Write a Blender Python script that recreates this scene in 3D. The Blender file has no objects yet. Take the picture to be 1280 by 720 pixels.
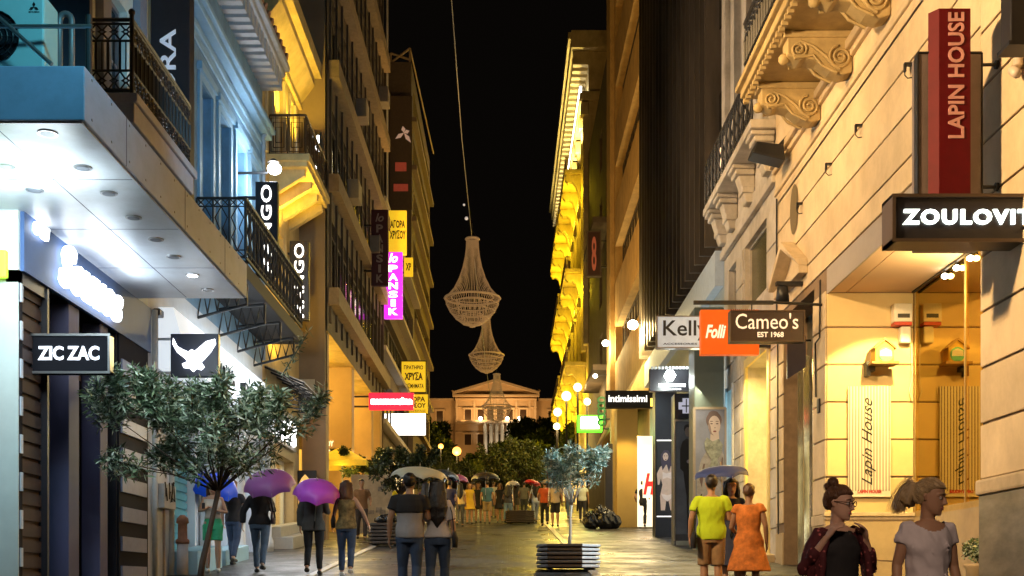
import bpy, bmesh, math, random
from mathutils import Vector, Matrix, noise
random.seed(7)
R = math.radians
sc = bpy.context.scene
col = sc.collection

# ------------------------------------------------------------------ camera
cam_d = bpy.data.cameras.new("camera"); cam = bpy.data.objects.new("camera", cam_d); col.objects.link(cam)
F = 1500.0; CX = 635.0; HY = 730.0; CZ = 1.6; SL = 0.083
cam_d.sensor_width = 36.0; cam_d.lens = F / 1280 * 36.0
cam_d.shift_x = (640 - CX) / 1280; cam_d.shift_y = (HY - 360) / 1280
cam_d.clip_start = 0.1; cam_d.clip_end = 8000
cam.location = (0, 0, CZ); cam.rotation_euler = (R(90), 0, 0)
sc.camera = cam
# ------------------------------------------------------------------ world: night sky, sun far below the horizon
w = bpy.data.worlds.new("World"); sc.world = w; w.use_nodes = True
nt = w.node_tree; bg = nt.nodes["Background"]
sky = nt.nodes.new("ShaderNodeTexSky"); sky.sky_type = 'NISHITA'; sky.sun_disc = False
sky.sun_elevation = R(-8); sky.sun_rotation = R(200)
_ad = nt.nodes.new('ShaderNodeMix'); _ad.data_type = 'RGBA'; _ad.blend_type = 'ADD'; _ad.inputs[0].default_value = 1; _ad.inputs[7].default_value = (.034, .026, .02, 1)   # city haze glow
nt.links.new(sky.outputs[0], _ad.inputs[6]); nt.links.new(_ad.outputs[2], bg.inputs[0]); bg.inputs[1].default_value = 0.05
sc.view_settings.view_transform = 'Standard'; sc.view_settings.look = 'None'
sc.view_settings.exposure = 0.4; sc.view_settings.gamma = 1.0
sc.cycles.use_denoising = True
sc.cycles.sample_clamp_indirect = 4.0
sc.cycles.max_bounces = 6; sc.cycles.diffuse_bounces = 3; sc.cycles.glossy_bounces = 3
sc.cycles.transparent_max_bounces = 12; sc.cycles.caustics_reflective = False; sc.cycles.caustics_refractive = False

def gz(d): return SL * min(d, 330.0)
def PX(px, d): return (px - CX) * d / F
def PZ(py, d): return CZ + (HY - py) * d / F

# ------------------------------------------------------------------ materials
MATS = {}
def mat(key, c, rough=.6, metal=0.0, var=.12, scale=6.0, bump=0.0, emit=0.0, ecol=None, spec=.5, stretch=(1, 1, 1), coat=0.0):
    if key in MATS: return MATS[key]
    m = bpy.data.materials.new(key); m.use_nodes = True; n = m.node_tree; b = n.nodes["Principled BSDF"]
    b.inputs["Roughness"].default_value = rough; b.inputs["Metallic"].default_value = metal
    b.inputs["Specular IOR Level"].default_value = spec; b.inputs["Coat Weight"].default_value = coat
    tc = n.nodes.new("ShaderNodeTexCoord"); mp = n.nodes.new("ShaderNodeMapping"); mp.inputs["Scale"].default_value = stretch
    n.links.new(tc.outputs["Object"], mp.inputs[0])
    nz = n.nodes.new("ShaderNodeTexNoise"); nz.inputs["Scale"].default_value = scale; nz.inputs["Detail"].default_value = 6; nz.inputs["Roughness"].default_value = .65
    n.links.new(mp.outputs[0], nz.inputs["Vector"])
    r = n.nodes.new("ShaderNodeValToRGB"); r.color_ramp.elements[0].position = .3; r.color_ramp.elements[1].position = .72
    lo = [max(0, x * (1 - var)) for x in c]; hi = [min(1, x * (1 + var)) for x in c]
    r.color_ramp.elements[0].color = (*lo, 1); r.color_ramp.elements[1].color = (*hi, 1)
    n.links.new(nz.outputs["Fac"], r.inputs[0]); n.links.new(r.outputs[0], b.inputs["Base Color"])
    if bump:
        bp = n.nodes.new("ShaderNodeBump"); bp.inputs["Strength"].default_value = bump; bp.inputs["Distance"].default_value = .02
        n.links.new(nz.outputs["Fac"], bp.inputs["Height"]); n.links.new(bp.outputs[0], b.inputs["Normal"])
    if emit:
        b.inputs["Emission Color"].default_value = (*(ecol or c), 1); b.inputs["Emission Strength"].default_value = emit
    MATS[key] = m; return m
def grime(m, amt=.28, sc_=(.8, .6, .5)):
    n = m.node_tree; b = n.nodes["Principled BSDF"]; src = b.inputs["Base Color"].links[0].from_socket
    mp = n.nodes.new("ShaderNodeMapping"); mp.inputs["Scale"].default_value = sc_; n.links.new(n.nodes["Texture Coordinate"].outputs["Object"], mp.inputs[0])
    nz = n.nodes.new("ShaderNodeTexNoise"); nz.inputs["Scale"].default_value = 2.2; nz.inputs["Detail"].default_value = 9; nz.inputs["Roughness"].default_value = .72; n.links.new(mp.outputs[0], nz.inputs["Vector"])
    r = n.nodes.new("ShaderNodeValToRGB"); r.color_ramp.elements[0].position = .36; r.color_ramp.elements[0].color = (1-amt, 1-amt*1.05, 1-amt*1.15, 1); r.color_ramp.elements[1].position = .58; r.color_ramp.elements[1].color = (1, 1, 1, 1)
    mx = n.nodes.new("ShaderNodeMix"); mx.data_type = 'RGBA'; mx.blend_type = 'MULTIPLY'; mx.inputs[0].default_value = 1
    n.links.new(nz.outputs["Fac"], r.inputs[0]); n.links.new(src, mx.inputs[6]); n.links.new(r.outputs[0], mx.inputs[7]); n.links.new(mx.outputs[2], b.inputs["Base Color"]); return m
def per_block(m, lo=.8, hi=1.1):
    n = m.node_tree; b = n.nodes["Principled BSDF"]; src = b.inputs["Base Color"].links[0].from_socket
    g_ = n.nodes.new("ShaderNodeNewGeometry"); mr = n.nodes.new("ShaderNodeMapRange"); mr.inputs[3].default_value = lo; mr.inputs[4].default_value = hi; n.links.new(g_.outputs["Random Per Island"], mr.inputs[0])
    mx = n.nodes.new("ShaderNodeMix"); mx.data_type = 'RGBA'; mx.blend_type = 'MULTIPLY'; mx.inputs[0].default_value = 1
    n.links.new(src, mx.inputs[6]); n.links.new(mr.outputs[0], mx.inputs[7]); n.links.new(mx.outputs[2], b.inputs["Base Color"]); return m
def glow(key, c, s): return mat(key, c, emit=s, ecol=c)
def glass(key, tint=(.9, .95, .95), refl=.25, rough=.02, gc=(1, 1, 1)):
    if key in MATS: return MATS[key]
    m = bpy.data.materials.new(key); m.use_nodes = True; n = m.node_tree; n.nodes.clear()
    o = n.nodes.new("ShaderNodeOutputMaterial"); mx = n.nodes.new("ShaderNodeMixShader"); t = n.nodes.new("ShaderNodeBsdfTransparent")
    g = n.nodes.new("ShaderNodeBsdfGlossy"); g.inputs["Roughness"].default_value = rough; g.inputs[0].default_value = (*gc, 1); t.inputs[0].default_value = (*tint, 1)
    lw = n.nodes.new("ShaderNodeLayerWeight"); lw.inputs[0].default_value = .3
    ma = n.nodes.new("ShaderNodeMath"); ma.operation = 'MULTIPLY_ADD'; ma.inputs[1].default_value = .5; ma.inputs[2].default_value = refl; ma.use_clamp = True
    n.links.new(lw.outputs["Fresnel"], ma.inputs[0]); n.links.new(ma.outputs[0], mx.inputs[0])
    n.links.new(t.outputs[0], mx.inputs[1]); n.links.new(g.outputs[0], mx.inputs[2]); n.links.new(mx.outputs[0], o.inputs[0])
    MATS[key] = m; return m

# ------------------------------------------------------------------ mesh builder
class MB:
    def __init__(s): s.v = []; s.f = []; s.mi = []; s.cur = 0
    def quad(s, a, b, c, d):
        i = len(s.v); s.v += [tuple(a), tuple(b), tuple(c), tuple(d)]; s.f.append((i, i+1, i+2, i+3)); s.mi.append(s.cur)
    def tri(s, a, b, c):
        i = len(s.v); s.v += [tuple(a), tuple(b), tuple(c)]; s.f.append((i, i+1, i+2)); s.mi.append(s.cur)
    def hexa(s, p):
        i = len(s.v); s.v += [tuple(q) for q in p]
        for f in ((3,2,1,0),(4,5,6,7),(0,1,5,4),(1,2,6,5),(2,3,7,6),(3,0,4,7)): s.f.append(tuple(i+k for k in f)); s.mi.append(s.cur)
    def box(s, x0, x1, y0, y1, z0, z1):
        x0, x1 = sorted((x0, x1)); y0, y1 = sorted((y0, y1)); z0, z1 = sorted((z0, z1))
        s.hexa([(x0,y0,z0),(x1,y0,z0),(x1,y1,z0),(x0,y1,z0),(x0,y0,z1),(x1,y0,z1),(x1,y1,z1),(x0,y1,z1)]); return s
    def slope(s, x0, x1, d0, d1, h0, h1):
        s.hexa([(x0,d0,gz(d0)+h0),(x1,d0,gz(d0)+h0),(x1,d1,gz(d1)+h0),(x0,d1,gz(d1)+h0),(x0,d0,gz(d0)+h1),(x1,d0,gz(d0)+h1),(x1,d1,gz(d1)+h1),(x0,d1,gz(d1)+h1)]); return s
    def tube(s, pts, rad, n=8, cap=True):
        pts = [Vector(p) for p in pts]
        if not isinstance(rad, (list, tuple)): rad = [rad] * len(pts)
        up = Vector((0, 0, 1)); prev = None; b0 = len(s.v)
        for k, p in enumerate(pts):
            t = (pts[min(k+1, len(pts)-1)] - pts[max(k-1, 0)])
            if t.length < 1e-9: t = Vector((0, 0, 1))
            t.normalize()
            if prev is None: a = t.orthogonal().normalized() if abs(t.dot(up)) > .95 else t.cross(up).normalized()
            else:
                a = prev - t * prev.dot(t); a = a.normalized() if a.length > 1e-6 else t.orthogonal().normalized()
            prev = a; b = t.cross(a)
            for j in range(n):
                an = 2*math.pi*j/n; s.v.append(tuple(p + (a*math.cos(an) + b*math.sin(an)) * rad[k]))
        for k in range(len(pts)-1):
            for j in range(n):
                q = b0 + k*n; s.f.append((q+j, q+(j+1) % n, q+n+(j+1) % n, q+n+j)); s.mi.append(s.cur)
        if cap:
            s.f.append(tuple(b0+j for j in reversed(range(n)))); s.mi.append(s.cur)
            e = b0+(len(pts)-1)*n; s.f.append(tuple(e+j for j in range(n))); s.mi.append(s.cur)
        return s
    def loftz(s, secs, n=20, cap=True, M=None):
        b0 = len(s.v)
        for (cx, cy, z, rx, ry) in secs:
            for j in range(n):
                an = 2*math.pi*j/n; p = Vector((cx+rx*math.cos(an), cy+ry*math.sin(an), z))
                s.v.append(tuple(M @ p if M else p))
        for k in range(len(secs)-1):
            for j in range(n):
                q = b0+k*n; s.f.append((q+j, q+(j+1) % n, q+n+(j+1) % n, q+n+j)); s.mi.append(s.cur)
        if cap:
            s.f.append(tuple(b0+j for j in reversed(range(n)))); s.mi.append(s.cur)
            e = b0+(len(secs)-1)*n; s.f.append(tuple(e+j for j in range(n))); s.mi.append(s.cur)
        return s
    def ball(s, c, r, n=12, M=None, sz=1.0, sy=1.0):
        m = max(5, n//2); secs = []
        for i in range(m+1):
            a = -math.pi/2 + math.pi*i/m; rr = max(.001, r*math.cos(a)); secs.append((c[0], c[1], c[2]+r*sz*math.sin(a), rr, rr*sy))
        return s.loftz(secs, n, True, M)
    def prism(s, poly, y0, y1):   # polygon in xz, extruded in y
        n = len(poly); b = len(s.v)
        s.v += [(x, y0, z) for x, z in poly] + [(x, y1, z) for x, z in poly]
        s.f.append(tuple(b+i for i in range(n))); s.mi.append(s.cur)
        s.f.append(tuple(b+n+i for i in reversed(range(n)))); s.mi.append(s.cur)
        for i in range(n):
            j = (i+1) % n; s.f.append((b+i, b+n+i, b+n+j, b+j)); s.mi.append(s.cur)
        return s
    def build(s, name, m, parent=None, smooth=False, bevel=0):
        me = bpy.data.meshes.new(name); me.from_pydata(s.v, [], s.f)
        ms = m if isinstance(m, (list, tuple)) else [m]
        for x in ms: me.materials.append(x)
        if len(ms) > 1: me.polygons.foreach_set("material_index", s.mi)
        if smooth: me.polygons.foreach_set("use_smooth", [True]*len(me.polygons))
        me.update()
        o = bpy.data.objects.new(name, me); col.objects.link(o)
        if bevel:
            bv = o.modifiers.new("bevel", 'BEVEL'); bv.width = bevel; bv.segments = 2; bv.limit_method = 'ANGLE'
        if parent:
            o.parent = parent; o.matrix_parent_inverse = Matrix.Translation(-Vector(parent.location)) if parent.get('_world') else Matrix()
        return o

def tag(o, label=None, cat=None, group=None, kind=None):
    if label: o['label'] = label
    if cat: o['category'] = cat
    if group: o['group'] = group
    if kind: o['kind'] = kind
    return o
def thing(name, label, cat, loc=(0, 0, 0), rotz=0, group=None, kind=None, world=False):
    o = bpy.data.objects.new(name, None); o.empty_display_size = .2; col.objects.link(o)
    o.location = loc; o.rotation_euler = (0, 0, rotz)
    if world: o['_world'] = 1      # children are given in world coordinates
    return tag(o, label, cat, group, kind)
def kids(o): return [c for c in bpy.data.objects if c.parent == o]
def copy_tree(o, parent=None, ov=None):
    c = o.copy(); col.objects.link(c); c.parent = parent
    if ov and ov.get(o.name.split('.')[0]) and c.type == 'MESH':
        c.material_slots[0].link = 'OBJECT'; c.material_slots[0].material = ov[o.name.split('.')[0]]
    for ch in kids(o): copy_tree(ch, c, ov)
    return c

def solid(mb, voxel, name, m, parent=None, it=3, wrinkle=0.0, wsc=7.0, seed=0):
    """fuse overlapping closed shapes into one continuous smooth surface"""
    me = bpy.data.meshes.new(name); me.from_pydata(mb.v, [], mb.f); me.update()
    o = bpy.data.objects.new(name, me); col.objects.link(o)
    rm = o.modifiers.new("r", 'REMESH'); rm.mode = 'VOXEL'; rm.voxel_size = voxel
    if it: sm = o.modifiers.new("s", 'SMOOTH'); sm.factor = .5; sm.iterations = it
    dg = bpy.context.evaluated_depsgraph_get(); ev = o.evaluated_get(dg)
    nm = bpy.data.meshes.new_from_object(ev)
    o.modifiers.clear(); o.data = nm; bpy.data.meshes.remove(me); nm.name = name
    if wrinkle:
        off = Vector((seed*3.1, seed*1.7, 0))
        for v in nm.vertices:
            c = v.co; q = Vector((c.x*wsc, c.y*wsc, c.z*wsc*.8 + c.x*wsc*.7)) + off
            v.co = c + v.normal * wrinkle * (noise.noise(q) + .5*noise.noise(q*2.3))
    nm.materials.clear(); nm.materials.append(m)
    nm.polygons.foreach_set("use_smooth", [True]*len(nm.polygons)); nm.update()
    if parent: o.parent = parent
    return o

# ------------------------------------------------------------------ lettering
def text_data(s, bold=0.0, shear=0.0, ext=.02, spacing=1.0):
    cu = bpy.data.curves.new("lettering", 'FONT'); cu.body = s; cu.size = 1; cu.extrude = ext; cu.offset = bold; cu.shear = shear
    cu.resolution_u = 3; cu.space_character = spacing
    o = bpy.data.objects.new("lettering", cu); col.objects.link(o)
    dg = bpy.context.evaluated_depsgraph_get(); me = bpy.data.meshes.new_from_object(o.evaluated_get(dg))
    bpy.data.objects.remove(o); bpy.data.curves.remove(cu); return me
def text(s, m, parent, box, face, at, bold=.01, shear=0, thick=.02, turn=0, spacing=1.0, name="lettering"):
    """box=(u0,v0,u1,v1) on the sign's face. face 'F': facing -Y at y=at, u=x. 'L'/'R': on the facade x=at facing the street, u=y (d)."""
    me = text_data(s, bold, shear, .5, spacing)
    xs = [v.co.x for v in me.vertices]; ys = [v.co.y for v in me.vertices]
    x0, x1, y0, y1 = min(xs), max(xs), min(ys), max(ys); u0, v0, u1, v1 = box
    for v in me.vertices:
        a = (v.co.x-x0)/(x1-x0); b = (v.co.y-y0)/(y1-y0); c = v.co.z  # -.5..+.5, + towards viewer
        if turn: a, b = 1-b, a          # reads bottom to top
        t = c*thick
        if face == 'F': v.co = (u0+(u1-u0)*a, at-t, v0+(v1-v0)*b)
        elif face == 'L': v.co = (at+t, u0+(u1-u0)*a, v0+(v1-v0)*b)
        else: v.co = (at-t, u1-(u1-u0)*a, v0+(v1-v0)*b)
    me.materials.clear(); me.materials.append(m)
    for p in me.polygons: p.material_index = 0
    o = bpy.data.objects.new(name, me); col.objects.link(o)
    if parent:
        o.parent = parent; o.matrix_parent_inverse = Matrix.Translation(-Vector(parent.location)) if parent.get('_world') else Matrix()
    return o

# ------------------------------------------------------------------ lamps (the light of fixtures, and of added lamps without one)
def lamp(kind, loc, e, c=(1, 1, 1), size=.3, target=None, angle=None, blend=.6, size_y=None, name="lamp_light"):
    l = bpy.data.lights.new(name, kind); l.energy = e; l.color = c
    if kind == 'AREA':
        l.size = size
        if size_y: l.shape = 'RECTANGLE'; l.size_y = size_y
    else: l.shadow_soft_size = size
    if kind == 'SPOT': l.spot_size = R(angle or 90); l.spot_blend = blend
    o = bpy.data.objects.new(name, l); col.objects.link(o); o.location = loc
    if target is not None:
        o.rotation_euler = (Vector(target)-Vector(loc)).to_track_quat('-Z', 'Y').to_euler()
    return o

# ------------------------------------------------------------------ facade tools. side -1 = left of the street, +1 = right
class Fac:
    def __init__(s, side, X): s.side = side; s.X = X
    def x(s, o): return s.X - s.side*o          # o metres out towards the street
    def box(s, mb, d0, d1, z0, z1, o0, o1): mb.box(s.x(o0), s.x(o1), d0, d1, z0, z1); return mb
    def wall(s, mb, d0, d1, z0, z1, ops=(), depth=.3):
        us = sorted({d0, d1, *[min(max(o[i], d0), d1) for o in ops for i in (0, 1)]}); zs = sorted({z0, z1, *[min(max(o[i], z0), z1) for o in ops for i in (2, 3)]})
        for a, b in zip(us, us[1:]):
            run = None
            for c, d in zip(zs, zs[1:]):
                hole = any(o[0]-1e-6 <= a and b <= o[1]+1e-6 and o[2]-1e-6 <= c and d <= o[3]+1e-6 for o in ops)
                if hole:
                    if run is not None: mb.quad((s.X,a,run),(s.X,b,run),(s.X,b,c),(s.X,a,c)); run = None
                elif run is None: run = c
            if run is not None: mb.quad((s.X,a,run),(s.X,b,run),(s.X,b,z1),(s.X,a,z1))
        X2 = s.x(-depth)
        for o in ops:
            a, b, c, d = o[:4]; dp = s.x(-(o[4] if len(o) > 4 else depth))
            for p, q in (((a,c),(a,d)),((b,c),(b,d)),((a,c),(b,c)),((a,d),(b,d))):
                mb.quad((s.X,p[0],p[1]),(s.X,q[0],q[1]),(dp,q[0],q[1]),(dp,p[0],p[1]))
        return mb
    def body(s, mb, d0, d1, z0, z1, back=9.0, dep=.02):
        """the closed mass behind a facade: end walls and roof"""
        xb = s.x(-back); X = s.X
        for d in (d0, d1): mb.quad((X,d,z0),(xb,d,z0),(xb,d,z1),(X,d,z1))
        mb.quad((X,d0,z1),(X,d1,z1),(xb,d1,z1),(xb,d0,z1)); return mb
    def window(s, parent, d0, d1, z0, z1, depth, fm, pm, nx=2, ny=2, fw=.07, name='window'):
        mb = MB(); o0, o1 = -depth, -depth+.08
        s.box(mb, d0, d0+fw, z0, z1, o0, o1); s.box(mb, d1-fw, d1, z0, z1, o0, o1)
        s.box(mb, d0+fw, d1-fw, z0, z0+fw, o0, o1); s.box(mb, d0+fw, d1-fw, z1-fw, z1, o0, o1)
        for i in range(1, nx): u = d0+(d1-d0)*i/nx; s.box(mb, u-fw/2.5, u+fw/2.5, z0+fw, z1-fw, o0, o1-.01)
        for i in range(1, ny): u = z0+(z1-z0)*i/ny; s.box(mb, d0+fw, d1-fw, u-fw/3, u+fw/3, o0+.003, o1-.015)
        f = mb.build(name, fm, parent)
        p = MB(); s.box(p, d0+fw*.5, d1-fw*.5, z0+fw*.5, z1-fw*.5, o0+.02, o0+.035); g = p.build('pane', pm, f)
        g.matrix_parent_inverse = Matrix()
        g.parent = f; g.matrix_parent_inverse = Matrix()
        return f

def world_parent(ch, parent):
    ch.parent = parent; ch.matrix_parent_inverse = Matrix(); return ch
# ------------------------------------------------------------------ shared materials
M_plaster = mat('plaster_cream', (.62, .5, .34), .75, var=.1, scale=3, bump=.15)
M_plaster2 = mat('plaster_offwhite', (.55, .5, .44), .75, var=.12, scale=3, bump=.15)
M_blue = mat('plaster_blue', (.17, .33, .52), .7, var=.1, scale=2.5, bump=.12)
M_bluetrim = mat('plaster_blue_trim', (.24, .42, .6), .65, var=.08, scale=4)
M_yel = mat('plaster_ochre', (.62, .46, .2), .75, var=.1, scale=2, bump=.1)
M_brown = mat('concrete_brown', (.10, .07, .048), .8, var=.25, scale=1.2, bump=.2)
M_brown2 = mat('concrete_dark', (.08, .06, .045), .8, var=.3, scale=1.5, bump=.2)
M_orange = mat('stone_orange', (.5, .32, .13), .75, var=.1, scale=1.2, bump=.12)
M_tan = mat('stone_tan', (.42, .3, .18), .75, var=.14, scale=2, bump=.15)
M_dark = mat('dark_glass', (.012, .013, .016), .12, var=.3, scale=2)
M_win = mat('night_window', (.03, .045, .06), .08, var=.5, scale=1.3)
M_black = mat('black_iron', (.012, .012, .014), .45, var=.3, scale=20)
M_blk = mat('black_panel', (.02, .018, .022), .35, var=.2, scale=5)
M_wht = mat('white_metal', (.72, .75, .78), .4, var=.05, scale=5)
M_grey = mat('grey_metal', (.22, .2, .21), .38, .2, var=.12, scale=6)
M_steel = mat('brushed_steel', (.45, .45, .45), .3, .9, var=.1, scale=8, stretch=(1, 1, 12))
M_alu = mat('fascia_composite', (.33, .38, .55), .55, var=.05, scale=3)
M_matt = mat('matt_black', (.012, .011, .015), .8, spec=.15)
M_barkp = mat('pale_bark', (.42, .4, .36), .7, var=.2, scale=10)
M_purple = mat('purple_grey_panel', (.08, .075, .14), .6, var=.12, scale=3)
M_marble = mat('veined_marble', (.16, .14, .12), .35, var=.6, scale=2.2, stretch=(1, .6, 1.6), bump=.05)
M_stonebase = mat('base_stone', (.45, .34, .2), .55, var=.15, scale=2.2, bump=.1)
M_wood = mat('dark_slat_wood', (.055, .04, .03), .6, var=.3, scale=5, stretch=(1, 1, 8), bump=.2)
M_shut = mat('roller_shutter_brown', (.055, .035, .03), .6, spec=.25, var=.15, scale=5)
M_shutb = mat('roller_shutter_blue', (.1, .35, .45), .5, var=.1, scale=5)
M_terra = mat('terracotta', (.3, .14, .08), .8, var=.3, scale=8)
M_bark = mat('olive_bark', (.055, .033, .022), .85, var=.35, scale=14, stretch=(1, 1, .3), bump=.6)
M_glass = glass('shop_glass', (.95, .97, .98), .06)
M_recglass = glass('display_glass', (1, .8, .3), .5, gc=(1, .72, .22))
grime(M_alu, .12, (1.2, .8, 1.5))
for _m in (M_plaster, M_plaster2, M_blue, M_yel, M_orange, M_tan, M_brown): grime(_m)
def G(key, c, s): return glow(key, c, s)
E_white = G('white_glow_letters', (.95, .98, 1), 5)
E_white2 = G('white_glow_soft', (1, .97, .9), 1.6)
E_warm = G('warm_bulb', (1, .72, .38), 14)
E_lamp = G('street_lamp_globe', (1, .93, .8), 18)
E_pale = mat('painted_letters_pale', (.8, .8, .78), .5, var=.03)
M_ink = mat('black_paint', (.01, .01, .01), .5)

def ground_material(key, c, rough, bricks=(.3, .15), mortar=.5, rvar=.25, offs=.5):
    m = bpy.data.materials.new(key); m.use_nodes = True; n = m.node_tree; b = n.nodes["Principled BSDF"]; L = n.links.new
    tc = n.nodes.new("ShaderNodeTexCoord"); br = n.nodes.new("ShaderNodeTexBrick"); L(tc.outputs["Object"], br.inputs["Vector"])
    br.inputs["Scale"].default_value = 1; br.inputs["Brick Width"].default_value = bricks[0]; br.inputs["Row Height"].default_value = bricks[1]
    br.inputs["Mortar Size"].default_value = .012; br.inputs["Mortar Smooth"].default_value = .3; br.offset = offs
    br.inputs["Color1"].default_value = (*[x*.8 for x in c], 1); br.inputs["Color2"].default_value = (*[x*1.25 for x in c], 1); br.inputs["Mortar"].default_value = (*[x*mortar for x in c], 1)
    nz = n.nodes.new("ShaderNodeTexNoise"); nz.inputs["Scale"].default_value = .8; nz.inputs["Detail"].default_value = 8; nz.inputs["Roughness"].default_value = .7
    L(tc.outputs["Object"], nz.inputs["Vector"])
    mx = n.nodes.new("ShaderNodeMix"); mx.data_type = 'RGBA'; mx.blend_type = 'MULTIPLY'; mx.inputs[0].default_value = 1
    rp = n.nodes.new("ShaderNodeValToRGB"); rp.color_ramp.elements[0].position = .35; rp.color_ramp.elements[0].color = (.5, .5, .5, 1); rp.color_ramp.elements[1].position = .7; rp.color_ramp.elements[1].color = (1.2, 1.2, 1.2, 1)
    L(nz.outputs["Fac"], rp.inputs[0]); L(br.outputs["Color"], mx.inputs[6]); L(rp.outputs[0], mx.inputs[7]); L(mx.outputs[2], b.inputs["Base Color"])
    mr = n.nodes.new("ShaderNodeMapRange"); mr.inputs[1].default_value = .35; mr.inputs[2].default_value = .65; mr.inputs[3].default_value = rough-rvar; mr.inputs[4].default_value = rough+rvar*.6
    L(nz.outputs["Fac"], mr.inputs[0]); L(mr.outputs[0], b.inputs["Roughness"])
    n2 = n.nodes.new("ShaderNodeTexNoise"); n2.inputs["Scale"].default_value = 9; n2.inputs["Detail"].default_value = 5; L(tc.outputs["Object"], n2.inputs["Vector"])
    ad = n.nodes.new("ShaderNodeMath"); ad.operation = 'MULTIPLY_ADD'; ad.inputs[1].default_value = -.5
    L(br.outputs["Fac"], ad.inputs[0]); L(n2.outputs["Fac"], ad.inputs[2])
    bp = n.nodes.new("ShaderNodeBump"); bp.inputs["Strength"].default_value = .35; bp.inputs["Distance"].default_value = .02
    L(ad.outputs[0], bp.inputs["Height"]); L(bp.outputs[0], b.inputs["Normal"]); return m
M_ground = ground_material('pavement_slabs', (.062, .056, .05), .5, (.6, .4), .45)
M_lane = ground_material('dark_pavers', (.03, .028, .027), .5, (.22, .11), .6)
M_gut = ground_material('gutter_stone', (.06, .055, .05), .4, (.5, .45), .6, offs=0)
M_kerb = mat('kerb_marble', (.42, .38, .32), .4, var=.2, scale=3)

# ------------------------------------------------------------------ ground: one sheet rising up the street, flat beyond the square, out to the horizon
g = MB(); ys = [-60, 0, 330, 4000]; xs = [-3000, -60, 60, 3000]
zz = lambda y: SL*max(-60, min(y, 330))
for a, b in zip(ys, ys[1:]):
    for c, d in zip(xs, xs[1:]): g.quad((c, a, zz(a)), (d, a, zz(a)), (d, b, zz(b)), (c, b, zz(b)))
tag(g.build('ground', M_ground), kind='structure')
g = MB(); g.quad((-3.35, 5, gz(5)+.004), (1.0, 5, gz(5)+.004), (1.0, 150, gz(150)+.004), (-3.35, 150, gz(150)+.004))
tag(g.build('road', M_lane), kind='structure')
g = MB(); g.quad((1.02, 5, gz(5)+.005), (1.45, 5, gz(5)+.005), (1.45, 150, gz(150)+.005), (1.02, 150, gz(150)+.005))
tag(g.build('gutter_strip', M_gut), kind='structure')
g = MB().slope(1.45, 1.62, 5, 150, -.05, .035); tag(g.build('kerb', M_kerb, bevel=.01), kind='structure')
g = MB().slope(-3.5, -3.35, 5, 150, -.05, .03); tag(g.build('kerb', M_kerb, bevel=.01), kind='structure')
g = MB(); g.quad((1.02, 21.1, gz(21.1)+.009), (5.4, 21.1, gz(21.1)+.009), (5.4, 21.5, gz(21.5)+.009), (1.02, 21.5, gz(21.5)+.009))
tag(g.build('drain_channel', M_gut), kind='structure')
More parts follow.
